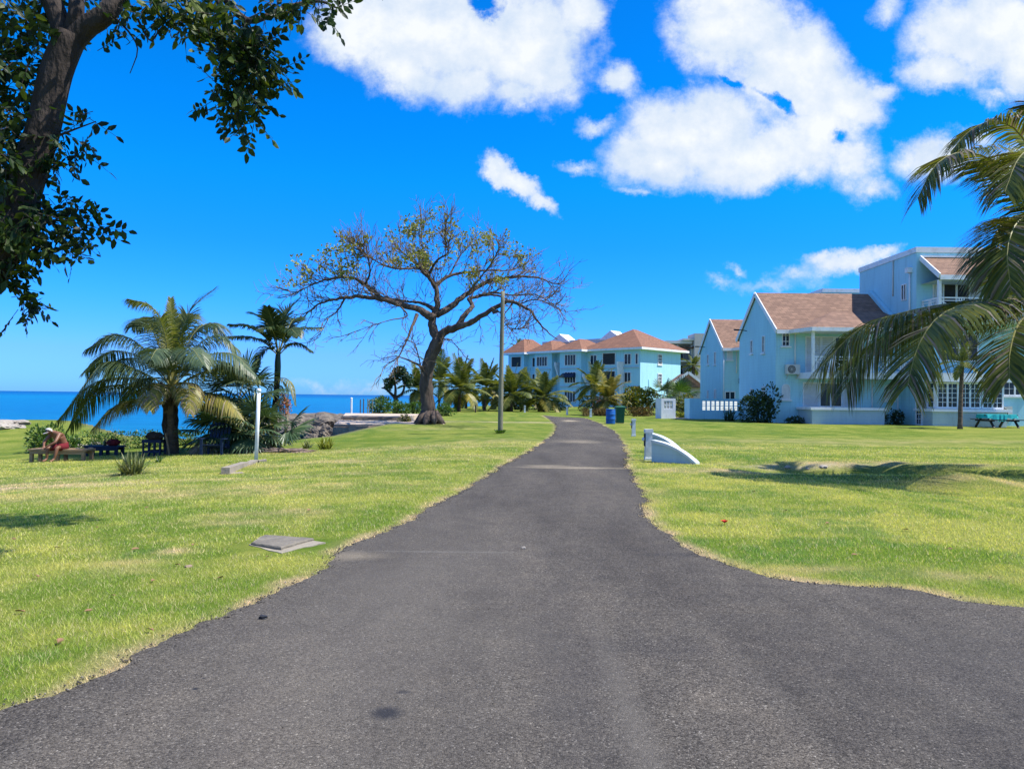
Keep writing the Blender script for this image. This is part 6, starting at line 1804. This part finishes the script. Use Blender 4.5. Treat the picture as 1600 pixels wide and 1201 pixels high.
    m.tube([c(.10, .30, sz + .015), c(.10, .28, sz + .10), c(.095, .265, sz + .20)], [.175, .182, .168], 16)
    for h, k in (('hipl', 'knl'), ('hipr', 'knr')):
        a, b = J[h][0], J[k][0]; m.tube([a.lerp(b, q) for q in (-.1, .2, .5, .74)], [.118, .122, .112, .105], 14, rough=.05)
    m.build('shorts', M['cloth_red'], t, smooth=True)
man()


# ------------------------------------------------------------------ roadside things
def bollard(label, px, py, h, w, lampside=False):
    g = G(px, py)
    t = thing('bollard', label, 'bollard', g, 'white bollards along the road')
    m = MB(); a = w / 2
    m.add([g + V3(x * a * s, y * a * s, z) for z, s in ((-.05, 1.12), (.06, 1.12), (.09, 1.0), (h - .09, .94), (h - .09, 1.15), (h, 1.15)) for x, y in ((-1, -1), (1, -1), (1, 1), (-1, 1))],
          [(4 * i + j, 4 * i + (j + 1) % 4, 4 * i + 4 + (j + 1) % 4, 4 * i + 4 + j) for i in range(5) for j in range(4)] + [(20, 21, 22, 23)])
    m.build('post', M['white_post'], t)
    if lampside:
        l = MB(); l.obox(g + V3(-a - .012, -.01, h * .66), V3(.012, 0, 0), V3(0, .06, 0), V3(0, 0, h * .2)); l.build('lamp_recess', M['dark_fill'], t)
        l = MB(); q = g + V3(-a - .03, -.01, h * .68); l.lathe(q - UP * .05, [(.02, 0), (.05, .02), (.055, .06), (.03, .1)], 10); l.build('lamp', M['white_post'], t)
    return t


bollard('large white bollard with a side lamp in front of the curved culvert wall', 1013, 719, .80, .18, True)
bollard('white bollard right of the road between the culvert wall and the bins', 990, 681.5, .74, .15, True)
bollard('small white bollard beside the rusty red shrub', 923, 651.5, .7, .17)
bollard('small white bollard below the wide drooping palm', 886, 648, .72, .17)
bollard('small white bollard near the utility pole at the far lawn', 820, 644.3, .72, .17)


def headwall():
    """two curved parapet walls of the culvert"""
    for k, (lab, P0, P1, hh) in enumerate([('nearer curved white culvert wall sloping down into the grass', (1020, 721), (1090, 725.5), .50), ('farther curved white culvert wall behind the first one', (1016, 706), (1066, 709), .52)]):
        a, b = G(*P0), G(*P1); d = (b - a); L = d.length; d.normalize(); nr = d.cross(UP).normalized()
        o = thing('culvert_wall', lab, 'culvert wall', a, 'curved culvert walls beside the road')
        prof = []
        for i in range(15):
            q = i / 14; prof.append((q * L, hh * (1 - .30 * q - .70 * q ** 2.4)))
        m = MB(); th = .13
        pts = [a + d * u + UP * (z - .02) for u, z in prof] + [b + V3(0, 0, -.12), a + V3(0, 0, -.12)]
        m.prism([p - nr * th / 2 for p in pts], nr * th); m.build('wall', M['pale_wall'], o)
        m = MB()
        for i in range(14):
            u0, z0 = prof[i]; u1, z1 = prof[i + 1]
            A = [a + d * u0 + UP * (z0 - .017), a + d * u1 + UP * (z1 - .017), a + d * u1 + UP * (z1 + .05), a + d * u0 + UP * (z0 + .05)]
            m.prism([p - nr * (th / 2 + .04) for p in A], nr * (th + .08))
        m.build('coping', M['white_post'], o)
headwall()


def barrel():
    g = G(954, 662)
    t = thing('barrel', 'blue plastic barrel at the roadside left of the green wheelie bin', 'barrel', g)
    R_ = .29; h = .90
    m = MB(); m.lathe(g, [(R_ * .93, -.02), (R_ * .97, .02), (R_, .1), (R_, .28), (R_ * 1.04, .30), (R_ * 1.04, .33), (R_, .35), (R_, .56), (R_ * 1.04, .58), (R_ * 1.04, .61), (R_, .63), (R_, .8), (R_ * .96, h - .03)], 24); m.build('body', M['blue_plastic'], t, smooth=True)
    m = MB(); m.lathe(g, [(R_ * 1.0, h - .028), (R_ * 1.0, h + .01), (R_ * .9, h + .02)], 24); m.build('lid', M['blue_plastic'], t)


def wheelie():
    g = G(968.5, 661)
    t = thing('wheelie_bin', 'dark green wheeled rubbish bin right of the blue barrel', 'rubbish bin', g)
    def ring(w, d, z, dy=0): return [g + V3(x * w / 2, y * d / 2 + dy, z) for x, y in ((-1, -1), (1, -1), (1, 1), (-1, 1))]
    m = MB(); rs = [ring(.46, .46, .02), ring(.50, .52, .45), ring(.56, .62, .93), ring(.60, .67, .935), ring(.60, .67, .98)]
    m.add([p for r_ in rs for p in r_], [(4 * i + j, 4 * i + (j + 1) % 4, 4 * i + 4 + (j + 1) % 4, 4 * i + 4 + j) for i in range(4) for j in range(4)] + [(3, 2, 1, 0)])
    for x in (-.14, .0, .14): m.bar(g + V3(x, -.245, .12), g + V3(x, -.305, .88), .02)
    m.build('body', M['green_plastic'], t)
    m = MB(); ls = [ring(.62, .70, .985, .01), ring(.62, .70, 1.02, .01), ring(.50, .56, 1.085, .02)]
    m.add([p for r_ in ls for p in r_], [(4 * i + j, 4 * i + (j + 1) % 4, 4 * i + 4 + (j + 1) % 4, 4 * i + 4 + j) for i in range(2) for j in range(4)] + [(8, 9, 10, 11), (3, 2, 1, 0)]); m.build('lid', M['green_plastic'], t)
    m = MB(); m.tube([g + V3(-.24, .40, .95), g + V3(.24, .40, .95)], .018, 6); m.build('handle', M['green_plastic'], t)
    for s in (-1, 1):
        m = MB(); m.tube([g + V3(s * .25, .27, .1), g + V3(s * .30, .27, .1)], .1, 14); m.build('wheel', M['black_metal'], t)
barrel(); wheelie()


def inspection_cover():
    c = G(448, 851)
    t = thing('inspection_cover', 'weathered square concrete manhole slab tilted in the grass beside the road', 'manhole cover', c)
    random.seed(17)
    def outline(P4, jit, n=6):
        out = []
        for a, b in zip(P4, P4[1:] + P4[:1]):
            for k in range(n): out.append(a.lerp(b, k / n) + V3(random.uniform(-jit, jit), random.uniform(-jit, jit), 0))
        return out
    A = [G(388, 853), G(440, 866), G(507, 849), G(412, 838)]
    A = outline(A, .018)
    m = MB(); m.prism([V3(p.x, p.y, p.z - .1) for p in A], V3(0, 0, .116)); m.build('frame', M['slab_light'], t)
    B = [G(391, 852), G(438, 861), G(490, 846), G(414, 838.5)]
    hz = [.020, .034, .030, .018]; n = 6
    O = outline(B, .012, n)
    low = []; top = []; inn = []
    cen = sum(B, V3(0, 0, 0)) / 4
    for i, p in enumerate(O):
        k, q = divmod(i, n); h = hz[k] + (hz[(k + 1) % 4] - hz[k]) * q / n
        low.append(V3(p.x, p.y, p.z - .02)); top.append(V3(p.x, p.y, p.z + h)); r_ = cen + (p - cen) * .965; inn.append(V3(r_.x, r_.y, p.z + h + .012))
    N_ = len(O); m = MB()
    m.add(low + top + inn, [(i, (i + 1) % N_, N_ + (i + 1) % N_, N_ + i) for i in range(N_)] + [(N_ + i, N_ + (i + 1) % N_, 2 * N_ + (i + 1) % N_, 2 * N_ + i) for i in range(N_)] + [tuple(range(2 * N_, 3 * N_))])
    m.build('slab', M['slab_dark'], t)
inspection_cover()


# ------------------------------------------------------------------ platform, rocks, posts on the shore
def platforms():
    t = thing('terrace', 'old concrete terrace with broken steps at the inlet left of the bare tree', 'terrace', V3(-7.5, 45, 0))
    m = MB()
    # lower slab and its broken front
    def poly(pp, z0, z1):
        pts = [(P(x, y0, Yq).x, Yq) for x, y0, Yq in pp]
        return [V3(a, b, z0) for a, b in pts], V3(0, 0, z1 - z0)
    a, o = poly([(522, 665, 41.2), (600, 665, 40.9), (695, 665, 41.3), (690, 660, 44.3), (612, 660, 44.3), (530, 660, 44.3)], -1.6, .02); n_ = len(a); zz = [.0, .0, .02, .15, .15, .13]
    m.add(a + [V3(p.x, p.y, q) for p, q in zip(a, zz)], [tuple(range(n_))[::-1], tuple(range(n_, 2 * n_))] + [(i, (i + 1) % n_, n_ + (i + 1) % n_, n_ + i) for i in range(n_)]); m.build('slab', M['sandy_slab'], t)
    m = MB(); a, o = poly([(536, 650, 44.35), (625, 650, 44.35), (640, 650, 45.2), (660, 645, 51), (540, 645, 51)], -1.4, .36); m.prism(a, o); m.build('slab', M['sandy_slab'], t)
    m = MB(); a, o = poly([(556, 650, 44.0), (622, 650, 43.9), (624, 650, 44.34), (554, 650, 44.34)], .02, .17); m.prism(a, o); m.build('step', M['concrete'], t)
    m = MB(); a, o = poly([(533, 650, 44.18), (556, 650, 44.1), (625, 650, 44.1), (627, 650, 44.345), (534, 650, 44.345)], .175, .30); m.prism(a, o); m.build('step', M['old_concrete'], t)
    m = MB(); a, o = poly([(520, 668, 40.75), (560, 668, 40.6), (562, 668, 41.19), (522, 668, 41.19)], -1.6, -.16); m.prism(a, o); a, o = poly([(545, 668, 40.4), (574, 668, 40.3), (590, 668, 40.75), (560, 668, 40.89)], -1.6, -.05); m.prism(a, o); m.build('retaining_wall', M['old_concrete'], t)
    m = MB(); a, o = poly([(522, 665, 41.16), (600, 665, 40.86), (600, 665, 40.8), (522, 665, 41.1)], -.12, .0); m.prism(a, o); m.build('edge', M['concrete'], t)
    # rocks
    rk = [('dark jagged shore rock in the inlet right of the fan leaves', 497, 52, -1.4, 2.2, 2.0, .92, 1), ('low dark rock at the waterline in front of the jagged rock', 482, 49, -1.4, 1.3, 1.0, .65, 2), ('broad dark rock between jagged rock and terrace', 530, 54, -1.4, 1.9, 1.8, .85, 3),
          ('long flat rock shelf reaching out to the left of the terrace', 470, 60, -1.5, 3.2, 2.4, .98, 4), ('flat rock shelf behind the jagged rock', 520, 62, -1.5, 3.4, 2.4, 1.0, 5), ('rock shelf just left of the fence posts', 570, 64, -1.5, 3.0, 2.2, 1.0, 6), ('small pale rock at the waterline beside the terrace wall', 522, 41.0, -1.35, .75, .5, .3, 7), ('rounded rock at the end of the retaining wall', 577, 39.9, -1.0, .55, .5, .45, 8), ('rough brown rock below the terrace edge', 510, 46, -1.4, 1.1, 1.0, .8, 11)]
    for (lab, px, Y, z, sx, sy, sz, sd) in rk:
        rock('shore_rock', lab, V3(P(px, 640, Y).x, Y, z), sx, sy, sz, 'rock', sd, 5, .5, 'dark rocks on the shore')
    for (lab, px, Y, s, sd) in [('large white rock at the left edge of the shore', -4, 37.5, .75, 21), ('white rock second from the left edge of the shore', 14, 38.5, .6, 22), ('small white rock right of the bush behind the man', 113, 32.2, .38, 23), ('white rock on the shore behind the blue bench', 163, 32.4, .42, 24)]:
        x = P(px, 640, Y).x; rock('white_rock', lab, V3(x, Y, Z(x, Y) - .05), s * 1.6, s, s * .38, 'white_rock', sd, 4, .4, 'white rocks on the shore')
    # far breakwater stones seen between the palm trunks
    for i, (px, Y) in enumerate([(700, 128), (722, 130), (742, 133), (770, 140)]):
        x = P(px, 640, Y).x; rock('shore_rock', ['grey shore stones behind the full young palm', 'grey shore stones between two thin palm trunks', 'grey shore stones left of the upright palm', 'grey shore stones left of the utility pole in the distance'][i], V3(x, Y, Z(x, Y) - .1), 2.2, 1.6, .9, 'white_rock', 30 + i, 3, .5, 'grey stones on the far shore')
    # fence posts
    pl = [(549, 62, 622, 'white_paint'), (563, 62.5, 625, 'brown_wood'), (568, 63, 624, 'brown_wood'), (574.5, 63.5, 624, 'wood_pole'), (577, 64, 625, 'wood_pole'), (582, 65, 625, 'wood_pole'), (587, 66, 624, 'white_paint'), (594, 67, 626, 'wood_pole'), (605, 68, 625, 'wood_pole')]
    labs = ['thick white fence post standing alone on the shore, leftmost of the posts', 'brown post nearest the thick white post', 'brown post second from the thick white post', 'grey post third from the thick white post', 'grey post fourth from the thick white post', 'grey post just left of the shorter white post', 'shorter white post among the grey shore posts', 'grey post just right of the shorter white post', 'grey post nearest the small forked tree']
    for (px, Y, py, mt), lab in zip(pl, labs):
        b = on(px, Y); b.z = max(b.z, -.5); top = P(px, py, Y); r_ = .085 if px == 549 else .042
        m = MB(); m.tube([b - UP * .6, b.lerp(V3(b.x, b.y, top.z), .5), V3(b.x, b.y, top.z)], r_, 8); m.lathe(V3(b.x, b.y, top.z), [(r_ * 1.05, -.02), (r_ * 1.05, .02), (r_ * .5, .06)], 8)
        o = m.build('fence_post', M[mt], loc=b); tag(o, lab, 'post', 'posts on the rocky shore')
    # little sign post with pale plate on the far lawn
    g = on(743, 74); m = MB(); m.bar(g, g + UP * .75, .12); o = m.build('stump_post', M['dark_bark'], loc=g); tag(o, 'short dark post on the far lawn between palm trunks', 'post')
platforms()

# red flower, fallen leaves and stones on the lawn and road
def flower():
    g = G(1132, 821)
    t = thing('hibiscus_flower', 'single red flower lying on the lawn right of the road', 'flower', g)
    m = MB()
    for k in range(5):
        a = 2 * PI * k / 5; d = V3(math.cos(a), math.sin(a), .9).normalized(); m.leaf(g + UP * .035, d, V3(-math.sin(a), math.cos(a), 0), .06, .055)
    m.build('petals', M['petal'], t); m = MB(); m.tube([g, g + UP * .05, g + V3(.01, -.01, .085)], .004, 5); m.build('stamen', M['lime_leaf'], t)
flower()
random.seed(9)
spots = [(282, 886), (205, 862), (16, 845), (150, 826), (95, 858), (225, 795), (342, 780), (420, 872), (236, 912), (1420, 830), (1230, 800), (60, 905), (130, 960), (350, 905), (180, 935), (300, 855), (90, 1010), (480, 800), (560, 770), (1100, 800), (1330, 870), (1480, 860), (1550, 905), (1180, 770), (1400, 790), (1290, 820), (640, 760), (40, 960), (240, 990)]
for i, (px, py) in enumerate(spots):
    g = G(px, py); m = MB(); a = random.uniform(0, 6.28); d = V3(math.cos(a), math.sin(a), .12); w = V3(-d.y, d.x, .3).normalized()
    L = random.uniform(.05, .09); m.leaf(V3(0, 0, 0), d.normalized(), w, L, L * .5, fold=.8); m.leaf(d * L * .1 + UP * .004, d.normalized(), w, L * .9, L * .45, fold=.6)
    o = m.build('fallen_leaf', M['dry_leaf']); o.location = g + UP * .022; tag(o, 'dry brown leaf fallen on the mown lawn', 'leaf', 'dry leaves on the lawn')
for i, (px, py, s, mt, lab) in enumerate([(411, 968, .022, 'black_metal', 'small black lump on the left side of the road'), (295, 887, .028, 'driftwood', 'pale brown stone on the lawn left of the manhole slab'), (818, 858, .018, 'white_rock', 'white pebble in the middle of the road'), (1230, 731, .06, 'white_rock', 'white stone in the bare bank of the ditch, left one'), (1287, 731, .07, 'white_rock', 'white stone in the bare bank of the ditch, right one'), (1262, 733, .04, 'white_rock', 'smallest white stone in the bare bank of the ditch')]):
    g = G(px, py); rock('stone', lab, g + UP * (.012 if py > 800 and i != 1 else 0), s * 1.3, s, s * .8, mt, 50 + i, 2, .4, cat='stone')

# ------------------------------------------------------------------ sun and sky
EL, AZ = R(57), R(97)          # azimuth clockwise from the view direction: the sun stands to the right
S = V3(math.cos(EL) * math.sin(AZ), math.cos(EL) * math.cos(AZ), math.sin(EL))
sd = bpy.data.lights.new('sun', 'SUN'); sd.energy = 4.6; sd.angle = R(.53); sd.color = (1.0, .955, .88)
so = bpy.data.objects.new('sun', sd); COL.objects.link(so); so.location = (30, 10, 60); so.rotation_euler = (-S).to_track_quat('-Z', 'Y').to_euler()

w = bpy.data.worlds.new('World'); SC.world = w; w.use_nodes = True
nt = w.node_tree; bg = nt.nodes['Background']
sky = N(nt, 'ShaderNodeTexSky'); sky.sky_type = 'NISHITA'; sky.sun_disc = False; sky.sun_elevation = EL; sky.sun_rotation = AZ; sky.altitude = 10; sky.air_density = 1.0; sky.dust_density = .35; sky.ozone_density = 2.5
BG = .10
tc = N(nt, 'ShaderNodeTexCoord'); gen = tc.outputs['Generated']
sx = N(nt, 'ShaderNodeSeparateXYZ'); nt.links.new(gen, sx.inputs[0])
DX, DY, DZ = sx.outputs
# richer blue than the raw sky
hs = N(nt, 'ShaderNodeHueSaturation'); hs.inputs['Saturation'].default_value = 1.42; hs.inputs['Value'].default_value = 1.0
nt.links.new(sky.outputs[0], hs.inputs['Color'])
skyc = mixc(nt, 1.0, mixc(nt, 1.0, hs.outputs[0], SKYTINT, 'MULTIPLY'), ramp(nt, DZ, [(.01, (.62, .66, 1.0)), (.05, (.72, .62, .92)), (.12, (.45, .74, .90)), (.19, (.27, .82, .88)), (.27, (.12, 1.0, .86)), (.36, (.08, 1.04, .84)), (1.0, (.6, 1.0, .80))]), 'MULTIPLY')
ysafe = math_(nt, 'MAXIMUM', DY, .02)
U_ = math_(nt, 'DIVIDE', DX, ysafe); V_ = math_(nt, 'DIVIDE', DZ, ysafe)
uv = N(nt, 'ShaderNodeCombineXYZ'); nt.links.new(U_, uv.inputs[0]); nt.links.new(V_, uv.inputs[1])
CL = [  # px, py, rx, ry, rot, strength
    (690, 35, 190, 105, 0, 1.05), (560, 40, 80, 70, 0, .85), (820, 70, 120, 105, 0, 1.0), (730, 130, 75, 60, 0, .75), (640, 105, 90, 55, 20, .75), (905, 20, 55, 50, 0, .8), (800, 145, 70, 45, 0, .7), (880, 105, 45, 55, 0, .7), (760, 5, 34, 26, 0, -1.0),
    (1150, 40, 110, 95, 20, 1.0), (1240, 110, 130, 95, 35, 1.1), (1325, 165, 75, 62, 25, .95), (1090, 195, 125, 78, 0, 1.05), (1180, 240, 170, 62, 0, 1.05), (1020, 245, 90, 60, 0, .95), (1330, 265, 62, 52, 30, .62), (1375, 150, 45, 26, 0, .7), (962, 118, 48, 34, 20, .75), (1362, 300, 42, 22, 10, .5), (1280, 215, 90, 60, 0, .9), (1210, 160, 42, 13, 40, -.75), (1150, 128, 26, 9, 30, -.5), (1310, 230, 20, 14, 0, -.6),
    (1540, 50, 130, 80, 0, 1.05), (1470, 112, 75, 42, 0, .9), (1600, 95, 70, 60, 0, .9), (1460, 252, 75, 42, -15, .72), (1580, 250, 60, 45, 0, .75), (1520, 210, 40, 20, 0, .5),
    (805, 282, 62, 20, 30, .95), (845, 312, 34, 16, 40, .75), (780, 265, 34, 20, 20, .8), (928, 195, 38, 18, 10, .5), (900, 262, 36, 10, 0, .3), (1382, 15, 34, 26, 0, .5), (985, 298, 34, 9, 10, .35), (1550, 145, 40, 12, 0, .3),
    (1320, 418, 75, 22, -8, .62), (1280, 412, 30, 18, 0, .6), (1150, 414, 24, 10, 20, .36), (1125, 435, 22, 12, 10, .32), (1200, 443, 75, 13, 5, .26), (1240, 432, 40, 12, 0, .26), (1380, 402, 36, 14, -15, .5), (500, 606, 60, 9, 0, .13), (580, 603, 60, 8, 0, .12)]
warp = N(nt, 'ShaderNodeTexNoise', _Scale=6.5, _Detail=9.0, _Roughness=.66); nt.links.new(uv.outputs[0], warp.inputs['Vector'])
wv = N(nt, 'ShaderNodeVectorMath', operation='SUBTRACT'); nt.links.new(warp.outputs['Color'], wv.inputs[0]); wv.inputs[1].default_value = (.5, .5, .5)
ws = N(nt, 'ShaderNodeVectorMath', operation='SCALE'); nt.links.new(wv.outputs[0], ws.inputs[0]); ws.inputs['Scale'].default_value = .11
uvw = N(nt, 'ShaderNodeVectorMath', operation='ADD'); nt.links.new(uv.outputs[0], uvw.inputs[0]); nt.links.new(ws.outputs[0], uvw.inputs[1])
acc = None; neg = None
def smax(a, b):
    o = math_(nt, 'SMOOTH_MAX', a, b); o.node.inputs[2].default_value = .22; return o
for (px, py, rx, ry, rot, st) in CL:
    d = ray(px, py); u0, v0 = d.x / d.y, d.z / d.y
    mp = N(nt, 'ShaderNodeMapping'); mp.vector_type = 'TEXTURE'
    mp.inputs['Location'].default_value = (u0, v0, 0); mp.inputs['Rotation'].default_value = (0, 0, R(-rot)); mp.inputs['Scale'].default_value = (rx / FPX, ry / FPX, 1)
    nt.links.new(uvw.outputs[0], mp.inputs[0])
    ln = N(nt, 'ShaderNodeVectorMath', operation='LENGTH'); nt.links.new(mp.outputs[0], ln.inputs[0])
    q = math_(nt, 'MULTIPLY', math_(nt, 'SUBTRACT', 1.0, ln.outputs['Value']), abs(st) * 1.2)
    if st > 0: acc = q if acc is None else smax(acc, q)
    else:
        q = math_(nt, 'MAXIMUM', q, 0.0); neg = q if neg is None else math_(nt, 'MAXIMUM', neg, q)
nz = N(nt, 'ShaderNodeTexNoise', _Scale=14.0, _Detail=12.0, _Roughness=.70); nt.links.new(uv.outputs[0], nz.inputs['Vector'])
nz2 = N(nt, 'ShaderNodeTexNoise', _Scale=5.0, _Detail=5.0, _Roughness=.55); nt.links.new(uv.outputs[0], nz2.inputs['Vector'])
dens = math_(nt, 'ADD', acc, math_(nt, 'MULTIPLY', math_(nt, 'SUBTRACT', nz.outputs['Fac'], .5), 1.15))
dens = math_(nt, 'SUBTRACT', dens, neg)
mask = N(nt, 'ShaderNodeMapRange'); mask.interpolation_type = 'SMOOTHSTEP'; mask.inputs['From Min'].default_value = -.10; mask.inputs['From Max'].default_value = .56; nt.links.new(dens, mask.inputs['Value'])
front = N(nt, 'ShaderNodeMapRange'); front.interpolation_type = 'SMOOTHSTEP'; front.inputs['From Min'].default_value = .25; front.inputs['From Max'].default_value = .40; nt.links.new(DY, front.inputs['Value'])
m_front = math_(nt, 'MULTIPLY', mask.outputs[0], front.outputs[0])
# unseen cumulus over the rest of the sky, added for neutral ambient light
zs_ = math_(nt, 'ADD', math_(nt, 'MAXIMUM', DZ, 0.0), .12)
u2 = N(nt, 'ShaderNodeCombineXYZ'); nt.links.new(math_(nt, 'DIVIDE', DX, zs_), u2.inputs[0]); nt.links.new(math_(nt, 'DIVIDE', DY, zs_), u2.inputs[1])
n3 = N(nt, 'ShaderNodeTexNoise', _Scale=1.7, _Detail=8.0, _Roughness=.55); nt.links.new(u2.outputs[0], n3.inputs['Vector'])
mk2 = N(nt, 'ShaderNodeMapRange'); mk2.interpolation_type = 'SMOOTHSTEP'; mk2.inputs['From Min'].default_value = .47; mk2.inputs['From Max'].default_value = .60; nt.links.new(n3.outputs['Fac'], mk2.inputs['Value'])
m_back = math_(nt, 'MULTIPLY', mk2.outputs[0], math_(nt, 'SUBTRACT', 1.0, front.outputs[0]))
# keep them off the wedge the picture shows
mall = math_(nt, 'MAXIMUM', m_front, m_back)
shade = math_(nt, 'ADD', math_(nt, 'ADD', math_(nt, 'MULTIPLY', nz2.outputs['Fac'], .8), math_(nt, 'MULTIPLY', nz.outputs['Fac'], .35)), math_(nt, 'MULTIPLY', math_(nt, 'MINIMUM', dens, 1.2), .34))
ofs = N(nt, 'ShaderNodeVectorMath', operation='ADD'); nt.links.new(uv.outputs[0], ofs.inputs[0]); ofs.inputs[1].default_value = (.010, .022, 0)
rl = []
for src in (uv, ofs):
    q = N(nt, 'ShaderNodeTexNoise', _Scale=9.0, _Detail=7.0, _Roughness=.58); nt.links.new(src.outputs[0], q.inputs['Vector']); rl.append(q.outputs['Fac'])
shade = math_(nt, 'ADD', shade, math_(nt, 'MULTIPLY', math_(nt, 'SUBTRACT', rl[0], rl[1]), .9))
k_ = 1.0 / BG
cc = ramp(nt, shade, [(.60, tuple(q * k_ for q in (.39, .465, .57))), (.82, tuple(q * k_ for q in (.49, .535, .59))), (1.0, tuple(q * k_ for q in (.58, .60, .62)))])
fin = mixc(nt, math_(nt, 'MULTIPLY', mall, .97), skyc, cc)
nt.links.new(fin, bg.inputs['Color']); bg.inputs['Strength'].default_value = BG

SC.view_settings.view_transform = 'Standard'; SC.view_settings.look = 'None'; SC.view_settings.exposure = 0.75; SC.view_settings.gamma = 1.0
SC.render.film_transparent = False
for o in bpy.data.objects:
    if '_o' in o: del o['_o']
